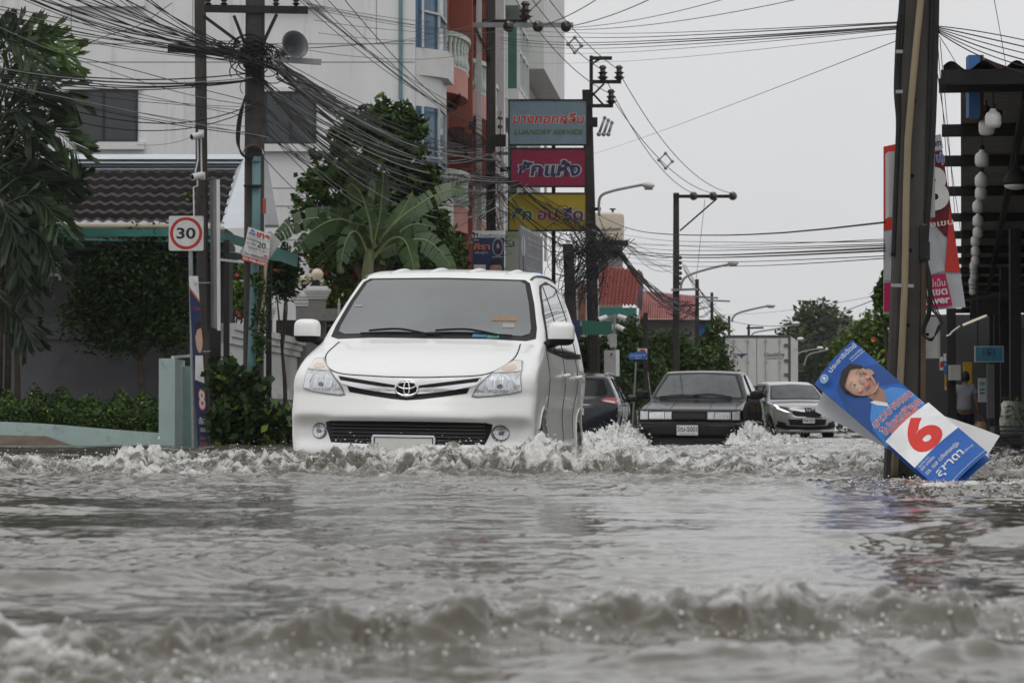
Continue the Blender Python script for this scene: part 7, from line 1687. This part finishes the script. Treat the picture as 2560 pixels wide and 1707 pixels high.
# fishtail palm at the left edge
PALM = [mat('palm_leaf_dark', (.011, .021, .009), .4, var=.4, vs=1.2, spec=.15), mat('palm_leaf', (.022, .042, .013), .38, var=.4, vs=1.2, spec=.2), mat('palm_leaf_bright', (.060, .105, .022), .38, var=.3, vs=1.5, spec=.2)]
plm = Thing('fishtail_palm', 'dark fishtail palm with ragged drooping fronds at the left edge', 'palm', (X(10,57), 57, .1))
for dx, dz in ((-.35, 4.6), (0, 5.4), (.3, 4.2)):
    mb = MB(); x = X(-8,57.6) + dx*.4; mb.tube([(x, 57.8 + dx*.4, .1), (x + .03, 57.8 + dx*.4, dz*.5), (x, 57.5 + dx*.4, dz)], [.06, .055, .04], 9); plm.part('trunk', mb, BARK, smooth=True)
def frond(path, dY, seed, m, nl=30, ll=80):
    rr = np.random.RandomState(seed); Y = 57; k = Y/F; ctr = cat_rom([P(a, b, Y + dY*i/(len(path)-1)) for i, (a, b) in enumerate(path)], 8); N_ = len(ctr) - 1; mb = MB()
    for i in range(nl):
        for sgn in (1, -1):
            t = .12 + .88*(i + rr.rand()*.6)/nl; f = t*N_; j = min(int(f), N_ - 1); c = ctr[j].lerp(ctr[j+1], f - j); d = (ctr[j+1] - ctr[j]).normalized()
            s = d.cross(Vector((rr.normal()*.3, -1, rr.normal()*.3))).normalized()*sgn
            L = ll*k*(.55 + .6*math.sin(math.pi*min(1, t*.95)))*rr.uniform(.75, 1.15)
            dv = (s*.62 + d*.95 + Vector((0, rr.normal()*.35, -.05 - .28*rr.rand()))).normalized(); w = L*rr.uniform(.06, .115)
            wv = dv.cross(Vector((rr.normal()*.5, -1, rr.normal()*.4))).normalized()*w
            m1 = c + dv*L*.62 + Vector((0, 0, -.06*L)); e = c + dv*L + Vector((0, 0, -.12*L))
            mb.add([c, m1 - wv*.55, e - wv*.9, e - wv*.25 - dv*L*.08, e + wv*.2 + dv*L*.06, e + wv*.95 - dv*L*.13, m1 + wv*.55], [[0,1,6],[1,2,3],[1,3,6],[3,4,6],[4,5,6]])
    l = plm.part('frond', mb, m); mb = MB(); mb.tube(ctr, [max(.008, .028*(1 - i/(N_ + 2))) for i in range(N_ + 1)], 5); plm.part('rachis', mb, PALM[1], l)
fr_ = [([(0,260),(40,160),(100,100),(170,110)], 2), ([(0,240),(20,120),(60,80),(100,90)], 1), ([(10,300),(60,190),(120,150),(185,145)], 2), ([(0,330),(70,250),(130,220),(190,260)], 1), ([(10,380),(80,320),(140,330),(195,380)], 1),
       ([(0,420),(70,390),(130,410),(170,470)], 1), ([(0,480),(60,440),(130,460),(200,450)], 0), ([(0,520),(70,490),(120,520),(160,590)], 1), ([(0,420),(50,460),(90,540),(110,640)], 0), ([(-10,560),(50,560),(110,600),(140,680)], 0),
       ([(-10,200),(-30,120),(-20,70),(20,70)], 0), ([(-10,340),(20,280),(60,290),(100,360)], 0), ([(-20,600),(30,600),(60,660),(70,740)], 0), ([(-20,480),(10,520),(40,600),(50,690)], 0), ([(-30,700),(10,750),(50,790),(75,850)], 0), ([(-20,250),(30,210),(80,230),(130,300)], 0), ([(-20,360),(40,350),(90,400),(120,500)], 0), ([(-20,620),(10,580),(60,560),(120,560)], 0), ([(-20,150),(20,100),(70,130),(100,190)], 1), ([(-30,420),(20,380),(50,420),(70,520)], 0)]
for i, (path, mi) in enumerate(fr_): frond(path, rng(-1.2, 1.0), i + 40, PALM[mi])
tree('understory_bush', 'dark tangle of leaves under the palm at the left edge', 'bush', 40, 58, 0, [(20,640,70,80),(60,560,60,60),(0,460,60,110),(30,330,40,100),(10,760,60,60),(110,640,40,40)], 3200, .14, G_DK, .06, clump=.25)
tree('potted_greenery', 'bright low leaves on top of the dark grey garden wall', 'plant', 270, 61, 1.9, [(250,780,45,14),(300,775,35,14),(190,770,30,16)], 500, .12, G_MD, 0)
tree('young_banana_shoot', 'single bright banana shoot behind the 30 sign', 'plant', 470, 62, 1, [(473,515,8,26),(478,500,6,18)], 60, .30, G_LT, .03, per=4, asp=.35)
# trees along the far left side of the road
for i, (px, Y, bl, n, g, lb) in enumerate([
    (1580, 106, [(1570,830,40,40),(1590,870,50,50),(1560,900,45,50),(1600,930,60,55),(1560,980,50,50)], 4200, G_MD, 'leafy roadside tree behind the camera post and the blue lane sign'),
    (1690, 108, [(1680,862,55,32),(1640,880,50,40),(1720,895,70,40),(1680,930,85,55),(1740,940,60,55),(1650,980,70,60),(1730,1000,80,50)], 6800, G_MD, 'broad leafy roadside tree in front of the blue billboard'),
    (1790, 116, [(1785,900,40,50),(1800,950,40,60),(1770,860,30,25),(1790,830,30,40)], 2400, G_MD, 'narrow dark tree squeezed between the placards and the lorry'),
    (1500, 96, [(1500,900,50,60),(1480,960,60,60),(1530,990,60,50),(1450,880,30,60)], 3000, G_DK, 'dark shrub behind the dark SUV roof')]):
    tree('roadside_tree', lb, 'tree', px, Y, -.3, bl, int(n*1.6), .175, g, .14, 'trees along the left side of the road', clump=.2, flowers=(FLW_O, 10, .14) if i == 1 else None)
tree('flame_tree', 'bright green tree with a few orange blossoms just left of the big leaning pole', 'tree', 2180, 128, -.3, [(2130,870,55,35),(2175,840,60,50),(2210,890,70,60),(2140,920,60,40),(2200,800,40,40),(2100,900,40,25),(2190,960,70,50)], 5600, .26, G_LT, .2, flowers=(FLW_O, 60, .2), clump=.2, wts=(.45,.38,.17))
tree('garden_tree', 'leafy branch poking out left of the red banner', 'tree', 2230, 60, -.3, [(2190,735,22,28),(2225,720,28,40),(2235,780,25,40)], 900, .17, G_MD, .06, clump=.22)
for i, (px, Y, bl, n, lb) in enumerate([
    (2040, 245, [(2040,790,55,38),(2010,840,60,50),(2075,830,70,50),(2040,890,85,60),(1990,900,50,60),(2110,880,40,50)], 6500, 'tallest of the hazy trees at the end of the road'),
    (1960, 260, [(1950,910,45,35),(1990,890,40,40),(1930,960,60,50),(1985,980,60,60)], 3600, 'hazy tree just right of the lorry roof'),
    (2130, 235, [(2125,860,38,45),(2150,900,45,60),(2120,960,60,70)], 3600, 'hazy tree left of the bright flame tree'),
    (2060, 275, [(2040,990,120,60),(1950,1020,90,50),(2120,1020,80,50)], 4200, 'low hazy greenery closing the end of the road')]):
    tree('distant_tree', lb, 'tree', px, Y, -.3, bl, n, .50, G_FAR, .35, 'hazy trees at the end of the road', clump=.2, wts=(.4,.4,.2))
# bag of greens on the step
bg_ = Thing('bag_of_greens', 'clear plastic bag of greens standing on the step at the right edge', 'bag', tuple(P(2535, 1078, 43)))
mb = MB(); c = P(2535, 1050, 43); mb.grid(lambda u, v: c + Vector(((.17 + .03*math.sin(9*u*6.28)*.4)*math.cos(2*math.pi*u)*(math.sin(math.pi*(.1 + .78*v))**.6), .13*math.sin(2*math.pi*u)*math.sin(math.pi*(.1 + .78*v)), -.2 + .44*v)), 22, 10); bg_.part('bag', mb, mat('clear_bag', (.55, .58, .55), .15, var=.2, alpha=.35), smooth=True)
l = leaves_mesh('greens', blob_points([(c + Vector((0, 0, .05)), (.13, .08, .17))], 160, .3, 8), .13, G_LT, bg_.o, bg_.loc, .4); l['kind'] = 'stuff'
mb = MB(); c = P(2520, 1050, 43.2); mb.lathe([(.05,-.22),(.10,-.2),(.11,0),(.08,.12),(.09,.2),(.04,.26)], c, 14); single('white_sack', mb, mat('white_sack', (.50, .50, .49), .6, var=.15, vs=6, bump=.5, bs=14), 'white sack beside the bag of greens', 'sack', smooth=True)

# ------------------------------------------------------------------ the walking person
def skinned(name, verts, edges, radii, m, parent, sub=2, root=0):
    me = bpy.data.meshes.new(name); me.from_pydata(verts, edges, []); o = bpy.data.objects.new(name, me); COL.objects.link(o)
    mo = o.modifiers.new('skin', 'SKIN'); 
    for i, r in enumerate(radii):
        d = me.skin_vertices[0].data[i]; d.radius = r if isinstance(r, tuple) else (r, r); d.use_root = (i == root)
    ms = o.modifiers.new('sub', 'SUBSURF'); ms.levels = sub; ms.render_levels = sub
    bpy.context.view_layer.update()
    nm = bpy.data.meshes.new_from_object(o.evaluated_get(bpy.context.evaluated_depsgraph_get()))
    nm.materials.clear(); nm.materials.append(m); nm.polygons.foreach_set('use_smooth', [True]*len(nm.polygons)); nm.name = name
    bpy.data.objects.remove(o); o = bpy.data.objects.new(name, nm); COL.objects.link(o); o.parent = parent; return o
PY_ = 72.0; pl_ = Vector((X(2412, PY_), PY_, -.25))
per = Thing('person', 'person in a grey short-sleeved shirt and dark shorts walking away under the awning', 'person', pl_, None, (0, 0, R(-6)))
DSK = mat('brown_skin', (.20, .11, .07), .5, var=.1); SHIRT = mat('grey_shirt', (.19, .195, .22), .85, var=.15, vs=5, bump=.4, bs=9); SHORT = mat('dark_shorts', (.018, .018, .024), .9, var=.2); HAIRM = mat('black_hair', (.012, .010, .010), .6, var=.3)
V = [(0,0,.90),(0,.01,1.10),(0,.0,1.33),(0,-.005,1.42),(.01,.0,1.50),(.015,.03,1.57),(.015,.02,1.65),
     (-.16,0,1.37),(-.225,-.01,1.13),(-.235,.03,.90),(-.235,.05,.82),(.16,0,1.37),(.235,-.02,1.13),(.275,.03,.92),(.285,.05,.84),
     (-.09,0,.86),(-.10,.04,.48),(-.10,-.05,.09),(-.105,.10,.03),(.09,0,.86),(.10,.10,.50),(.10,.10,.10),(.105,.24,.04)]
E = [(0,1),(1,2),(2,3),(3,4),(4,5),(5,6),(2,7),(7,8),(8,9),(9,10),(2,11),(11,12),(12,13),(13,14),(0,15),(15,16),(16,17),(17,18),(0,19),(19,20),(20,21),(21,22)]
Rr = [(.15,.11),(.14,.10),(.16,.10),(.058,.058),(.05,.055),(.075,.095),(.062,.08),(.058,.058),(.043,.043),(.033,.033),(.036,.024),(.058,.058),(.043,.043),(.033,.033),(.036,.024),(.085,.085),(.058,.058),(.038,.038),(.04,.03),(.085,.085),(.058,.058),(.038,.038),(.04,.03)]
bdy = skinned('body', V, E, Rr, DSK, per.o)
for sx, hx, hz in ((-1, -.235, .80), (1, .285, .82)):     # fingers curled at the thigh and round the bag handles
    for q in range(4):
        y = .02 + q*.020; skinned('finger', [(hx, y, hz), (hx - sx*.006, y + .004, hz - .035), (hx - sx*.026, y + .004, hz - .055 - .004*(q in (1, 2)))], [(0,1),(1,2)], [.010,.009,.008], DSK, bdy, 1)
    skinned('thumb', [(hx, .015, hz + .02), (hx - sx*.025, .0, hz - .012), (hx - sx*.03, .012, hz - .03)], [(0,1),(1,2)], [.012,.010,.009], DSK, bdy, 1)
mb = MB()
for sx in (-1, 1): mb.ball((.015 + sx*.082, .03, 1.585), .028, 8, 0, (.4, .8, 1.2))
per.part('ear', mb, DSK, smooth=True)
mb = MB(); mb.grid(lambda u, v: Vector((.015 + .088*math.sin(math.pi*v*.62)*math.cos(2*math.pi*u), .018 + .108*math.sin(math.pi*v*.62)*math.sin(2*math.pi*u) - .008, 1.60 + .128*math.cos(math.pi*v*.62) - .045*(math.sin(2*math.pi*u) < 0)*v)), 22, 10); per.part('hair', mb, HAIRM, smooth=True)
shv = [(0,0,.98),(0,.005,1.15),(0,0,1.33),(0,-.002,1.41),(-.165,0,1.375),(-.222,-.005,1.20),(.165,0,1.375),(.23,-.01,1.20),(0,0,.84)]
skinned('shirt', shv, [(8,0),(0,1),(1,2),(2,3),(2,4),(4,5),(2,6),(6,7)], [(.185,.135),(.178,.125),(.175,.115),(.072,.07),.078,.080,.078,.080,(.195,.14)], SHIRT, per.o, 2, 2)
skinned('shorts', [(0,0,.90),(-.09,.0,.80),(-.10,.03,.50),(.09,.0,.80),(.10,.07,.52)], [(0,1),(1,2),(0,3),(3,4)], [(.165,.125),.11,.095,.11,.095], SHORT, per.o, 2)
hp_ = Matrix.Translation(pl_) @ Matrix.Rotation(R(-6), 4, 'Z') @ Vector((.30, .05, .78))
cb_ = Thing('carrier_bag', 'orange and white carrier bag in the right hand of the walking person', 'bag', tuple(hp_ + Vector((0, 0, -.46))))
mb = MB(); mb.grid(lambda u, v: hp_ + Vector(((.06 + .10*math.sin(math.pi*v*.8 + .35))*math.cos(2*math.pi*u) + .03, (.05 + .06*math.sin(math.pi*v*.8 + .3))*math.sin(2*math.pi*u), -.46 + .34*v + .012*math.sin(14*u*6.28/2))), 22, 8); cb_.part('bag', mb, mat('orange_bag', (.42, .25, .13), .4, var=.45, vs=4, bump=.4, bs=12), smooth=True)
mb = MB()
mb.tube([hp_ + Vector((-.05, 0, -.13)), hp_ + Vector((-.01, 0, -.02)), hp_ + Vector((.05, 0, -.02)), hp_ + Vector((.10, 0, -.13))], .008, 5); cb_.part('handle', mb, MATS['orange_bag'])
# ------------------------------------------------------------------ overhead cables
WIRE = [mat('black_cable', (.014, .014, .015), .5, var=.2), mat('grey_cable', (.055, .056, .06), .5, var=.2), mat('pale_cable', (.22, .22, .22), .5, var=.15)]
def cable(a, b, sag, r, label, group, m=0, wob=0, Ya=60, Yb=60, n=18):
    A, B = P(a[0], a[1], Ya), P(b[0], b[1], Yb); sg = sag/F*(Ya + Yb)/2; ph = rng(0, 6)
    mid = (A + B)/2; pts = []
    for i in range(n + 1):
        t = i/n; p = A.lerp(B, t); p.z -= sg*4*t*(1 - t)
        if wob: p.z += wob/F*(Ya + Yb)/2*math.sin(t*rng(6, 6.6)*1.5 + ph)*math.sin(math.pi*t); p.x += wob*.4/F*Ya*math.sin(t*11 + ph)*math.sin(math.pi*t)
        pts.append(p - mid)
    if min(a) < -20: pts.insert(0, pts[0] + (pts[0] - pts[1]).normalized()*7)
    if min(b) < -20 or b[0] > 2590: pts.append(pts[-1] + (pts[-1] - pts[-2]).normalized()*7)
    mb = MB(); mb.tube(pts, r*.66, 5, 0, False); o = mb.build('cable', WIRE[m]); o.location = mid
    return tag(o, label, 'cable', group)
random.seed(21)
def bundle(n, A0, A1, B0, B1, sag, r, label, Ya, Yb, mw=(.6,.3,.1), wob=3):
    for i in range(n):
        f = rng(0, 1); g = f if random.random() < .35 else rng(0, 1)
        a = (A0[0] + (A1[0]-A0[0])*f + rng(-6, 6), A0[1] + (A1[1]-A0[1])*f + rng(-4, 4)); b = (B0[0] + (B1[0]-B0[0])*g + rng(-4, 4), B0[1] + (B1[1]-B0[1])*g + rng(-3, 3))
        cable(a, b, rng(*sag), rng(*r), label, label, random.choices((0,1,2), mw)[0], rng(0, wob), Ya + rng(-.3,.3), Yb + rng(-.3,.3))
bundle(22, (-80, -60), (330, -40), (590, 105), (700, 175), (2, 55), (.008, .017), 'cable of the thick bundle coming down from the top left corner to the thick pole', 50, 54.9)
bundle(9, (-60, 0), (-60, 60), (600, 130), (650, 160), (-4, 20), (.007, .012), 'cable crossing the palm top and the white wall to the crossarm of the thick pole', 50, 54.9)
bundle(6, (-60, 150), (-60, 185), (600, 182), (650, 200), (18, 40), (.011, .017), 'heavy cable sagging across the left window to the thick pole', 50, 54.8)
bundle(9, (-60, 40), (-60, 200), (650, 240), (670, 345), (-5, 40), (.007, .011), 'cable slanting over the left window to the middle of the thick pole', 50, 54.8)
cable((-60, 160), (648, 256), 95, .014, 'twisted cable hanging lowest across the left window', None, 0, 3, 50, 54.8)
cable((-60, 172), (650, 262), 108, .012, 'second hanging cable just below the twisted one across the left window', None, 0, 3, 50, 54.8)
cable((344, 362), (500, 333), 12, .006, 'thin wire from the left window ledge to the upper camera', None, 0, 1, 58, 55.8)
cable((130, 118), (430, 8), 28, .009, 'wire looping from the palm top up to the top edge', None, 0, 6, 55, 55)
bundle(25, (640, 120), (720, 200), (1150, 350), (1260, 405), (15, 105), (.010, .020), 'cable of the thick bundle between the thick pole and the pole with disc insulators', 54.9, 86.6, (.5,.38,.12), 5)
bundle(22, (640, 180), (700, 270), (1180, 415), (1330, 465), (40, 160), (.009, .018), 'sagging cable of the lower bundle crossing in front of the broad leaved tree', 54.9, 86.6, (.45,.4,.15), 7)
bundle(12, (655, 250), (670, 345), (1190, 445), (1240, 520), (60, 150), (.008, .014), 'slack cable hanging over the banana leaves', 54.9, 86.6, (.5,.35,.15), 8)
bundle(7, (690, -20), (900, -30), (1200, 280), (1230, 380), (8, 40), (.009, .013), 'long wire slanting down across the white apartment wall', 55, 86.7, (.8,.2,0), 1)
bundle(6, (770, 10), (800, 90), (1150, 60), (1240, 110), (2, 12), (.007, .010), 'thin wire running level past the blue drain pipe', 55, 86.7, (.9,.1,0), 1)
for b, s in (((1245, 45), 18), ((1230, 120), 28), ((1420, 55), 8)): cable((750, 122), b, s, .008, 'thin wire from the horn loudspeaker to the pole with disc insulators', 'wires from the loudspeaker', 0, 1, 54.8, 86.7)
cable((660, 395), (1000, 560), 60, .010, 'single wire running from the cable pipe into the banana plant', None, 1, 3, 54.7, 66)
cable((1210, 505), (1130, 700), 4, .008, 'white cord slanting down in front of the dark blue poster', None, 2, 0, 80, 78)
bundle(10, (1230, 430), (1330, 470), (1470, 575), (1560, 612), (4, 30), (.011, .02), 'cable running from the disc insulator pole past the mustard yellow sign', 86.2, 86.0, (.6,.3,.1), 6)
bundle(7, (1228, 470), (1300, 500), (1480, 600), (1560, 640), (30, 80), (.010, .018), 'slack cable hanging below the mustard yellow sign', 86.1, 86.0, (.6,.3,.1), 8)
# high tension lines past the stepped bracket
for a, b, s in (((1290, -60), (1507, 176), 26), ((1330, -60), (1548, 176), 22), ((1250, -60), (1528, 236), 40)): cable(a, b, s, .016, 'high tension line coming down to the stepped steel bracket', 'high tension lines left of the bracket', 0, 0, 78, 87.5)
for a, b, s in (((1507, 182), (1734, 484), 48), ((1548, 182), (1832, 484), 58), ((1528, 242), (1783, 484), 42)): cable(a, b, s, .016, 'high tension line swinging from the stepped bracket to the single long crossarm', 'high tension lines right of the bracket', 0, 0, 87.5, 104.7)
for k, (x, y, Y) in enumerate(((1437, 115, 84), (1664, 404, 96))):
    c = P(x, y, Y); mb = MB(); h = 17/F*Y
    q = [c + Vector((0, 0, h*1.2)), c + Vector((h, 0, 0)), c + Vector((0, 0, -h)), c + Vector((-h, 0, .2*h))]
    for i in range(4): mb.tube([q[i], q[(i+1) % 4]], .022, 6); mb.ball(q[i], .05, 8)
    single('line_spacer', mb, GALV, ('diamond line spacer high up beside the end of the apartment block', 'diamond line spacer in the open sky above the long crossarm')[k], 'spacer')
for a, b in (((1271, 68), (1420, -80)), ((1345, 68), (1560, -50)), ((1415, 68), (1700, -40))): cable(a, b, 14, .017, 'heavy line from a disc insulator to the top edge', 'lines from the disc insulators', 0, 0, 86.4, 70)
for a, b in (((1415, 75), (2120, -30)), ((1420, 70), (2000, -60))): cable(a, b, 20, .011, 'line crossing the upper sky to the top edge', 'upper sky lines', 0, 0, 86.4, 50)
for i, (ya, yb, r) in enumerate(((60, 56, .005), (72, 58, .007), (84, 66, .008), (90, 68, .009), (98, 72, .006), (112, 74, .004), (140, 84, .003))): cable((1250, ya + 10), (2243, yb), 16 + i, r, 'line crossing the open sky to the top of the big leaning pole', 'lines between the apartment block and the big pole', 0, 1, 86.4, 20.5)
cable((1480, 386), (2238, 104), 6, .004, 'single thin wire slanting up across the empty sky', None, 0, 0, 87.5, 20.5)
cable((1490, 533), (2212, 556), 44, .010, 'thick twisted cable slung across the road to the big leaning pole', None, 0, 2, 87.5, 20.7)
for ya, yb, r, s in ((575, 603, .005, 14), (590, 610, .005, 14), (604, 614, .006, 12), (614, 620, .011, 14), (620, 627, .010, 14), (630, 640, .005, 14), (640, 646, .005, 18), (598, 598, .004, 10)): cable((1540, ya + 8), (2212, yb), s, r, 'one of the level cables crossing the road below the thick twisted one', 'level cables crossing the road', 0, 1, 86, 20.7)
bundle(16, (1530, 610), (1560, 640), (1690, 745), (1750, 800), (14, 50), (.010, .022), 'cable slanting from the tangle down to the distant poles', 85.8, 104.5, (.7,.25,.05), 5)
bundle(8, (1560, 600), (1570, 625), (1680, 640), (1700, 700), (6, 30), (.008, .012), 'thin cable between the tangle and the pole with the long crossarm', 86, 104.6, (.8,.2,0), 2)
bundle(10, (1700, 640), (1745, 750), (1790, 760), (1880, 900), (6, 30), (.008, .014), 'thin cable hopping between the small distant poles', 105, 125, (.8,.2,0), 3)
bundle(4, (1870, 820), (1880, 880), (2000, 860), (2205, 800), (6, 30), (.010, .014), 'distant cable in front of the hazy trees', 135, 120, (.9,.1,0), 2)
cable((1800, 790), (2195, 746), 40, .012, 'cable hanging from the lorry street lamp to the leafy branch', None, 0, 1, 118, 60)
cable((1800, 786), (2195, 738), 10, .006, 'faint wire above the hanging cable over the lorry', None, 0, 0, 118, 60)
cable((1762, 500), (1740, 700), 2, .012, 'stay wire hanging from the long crossarm', None, 0, 0, 104.5, 110)
for i in range(6): cable((2345, 66 + i*3), (2640, 120 + i*16), -6 + i*5, .005 + .001*(i % 2), 'thin wire fanning out right from the top of the big leaning pole', 'wires right of the big pole', 0, 0, 20.5, 19)
for a, b in (((2478, -40), (2516, 172)), ((2348, 90), (2412, 200)), ((2345, 120), (2378, 560)), ((2350, 100), (2388, 545)), ((2343, 180), (2410, 640))): cable(a, b, -4, .004, 'fine drop wire between the big pole and the awning', 'fine drop wires', 0, 0, 20.5, 29.9)
# the knot of old cables at the dark pole
mb = MB()
for i in range(80):
    c = P(1490 + max(-80, min(50, random.gauss(0, 30))), 602 + random.gauss(0, 17), 85.4 + rng(-.5, .6)); L = rng(.5, 1.25); a = rng(-.3, .6); d = Vector((math.cos(a), rng(-.2,.2), -math.sin(a))); q = [c + d*L*(t - .5) + Vector((0, rng(-.1,.1), rng(-.16, .12) - .25*math.sin(math.pi*t))) for t in (0, .2, .4, .6, .8, 1)]
    mb.tube(cat_rom(q, 4), rng(.004, .010), 4)
for i in range(50):
    c = P(1440 + random.gauss(0, 30), 650 + random.gauss(0, 50), 84.8 + rng(-.3, .3)); r = rng(.12, .4); rot = Matrix.Rotation(rng(-.6, .6), 3, 'Z')
    mb.tube([c + rot @ Vector((r*math.cos(t), rng(-.01,.01), r*math.sin(t)*rng(.8, 1.05))) for t in np.linspace(0, rng(3.5, 6.4), 16)], rng(.005, .010), 4)
for i in range(70):
    a = P(1500 + rng(-60, 60), 600 + rng(-15, 30), 85.4); b = P(1430 + rng(-40, 60), 720 + rng(-40, 60), 84.9); m_ = a.lerp(b, .5) + Vector((rng(-.2,.2), 0, rng(-.3, .1))); mb.tube(cat_rom([a, m_, b], 4), rng(.007, .012), 4)
for i in range(60):
    a = P(1230 + rng(-14, 20), rng(380, 640), 86.4); b = a + Vector((rng(-.4, .5), rng(-.2, 0), rng(-1.2, .3))); m_ = a.lerp(b, .5) + Vector((rng(-.3,.3), -.1, rng(-.3, .1))); mb.tube(cat_rom([a, m_, b], 4), rng(.006, .011), 4)
o = mb.build('cable_tangle', WIRE[:2]); o.data.polygons.foreach_set('material_index', [int((i//40) % 2) for i in range(len(o.data.polygons))]); tag(o, 'knotted mass of old cables round the dark pole under the lettered boards', 'cables', None, 'stuff')
mb = MB()
for i in range(60):
    c = P(720 + i*5.2 + random.gauss(0, 12), 190 + i*3.6 + random.gauss(0, 14), 57 + i*.5); L = rng(.5, 1.5); d = Vector((.82, .35, -.45)).normalized()
    mb.tube([c - d*L/2, c + Vector((0, 0, rng(-.1, .05))), c + d*L/2], rng(.008, .02), 4)
o = mb.build('cable_tangle', WIRE[1]); tag(o, 'loose cable ends and ties along the bundle right of the thick pole', 'cables', None, 'stuff')
mb = MB()
for i in range(46):
    c = P(640 + random.gauss(0, 26), 150 + random.gauss(0, 22), 54.7); r = rng(.05, .22)
    mb.tube([c + Vector((r*math.cos(t)*1.3, rng(-.02,.02), r*math.sin(t))) for t in np.linspace(0, rng(2.5, 6.2), 12)], rng(.006, .012), 4)
o = mb.build('cable_tangle', WIRE[0]); tag(o, 'coils of slack cable at the crossarm of the thick pole', 'cables', None, 'stuff')
mb = MB()
for i in range(22):
    a = P(1680 + rng(-40, 50), 765 + rng(-15, 20), 104); b = a + Vector((rng(.3, .9), 0, rng(-.1, .1))); mb.tube(cat_rom([a, a.lerp(b, .35) + Vector((0, 0, rng(-.18, 0))), a.lerp(b, .7) + Vector((0, 0, rng(-.18, 0))), b], 4), rng(.007, .013), 4)
o = mb.build('cable_tangle', WIRE[0]); tag(o, 'bunched cables in front of the red sheet roof', 'cables', None, 'stuff')

# ------------------------------------------------------------------ rainy haze
HAZE = bpy.data.materials.new('haze'); HAZE.use_nodes = True; t = HAZE.node_tree; t.nodes.clear()
ho = t.nodes.new('ShaderNodeOutputMaterial'); pv = t.nodes.new('ShaderNodeVolumePrincipled'); pv.inputs['Color'].default_value = (.9, .91, .93, 1); pv.inputs['Density'].default_value = .0002; pv.inputs['Anisotropy'].default_value = .2
t.links.new(pv.outputs[0], ho.inputs['Volume'])
mb = MB(); mb.bx(-410, 410, -35, 915, -1.4, 24); hz = mb.build('haze', HAZE); hz['kind'] = 'stuff'; hz['label'] = 'thin rainy haze in the air along the street'; hz['category'] = 'haze'
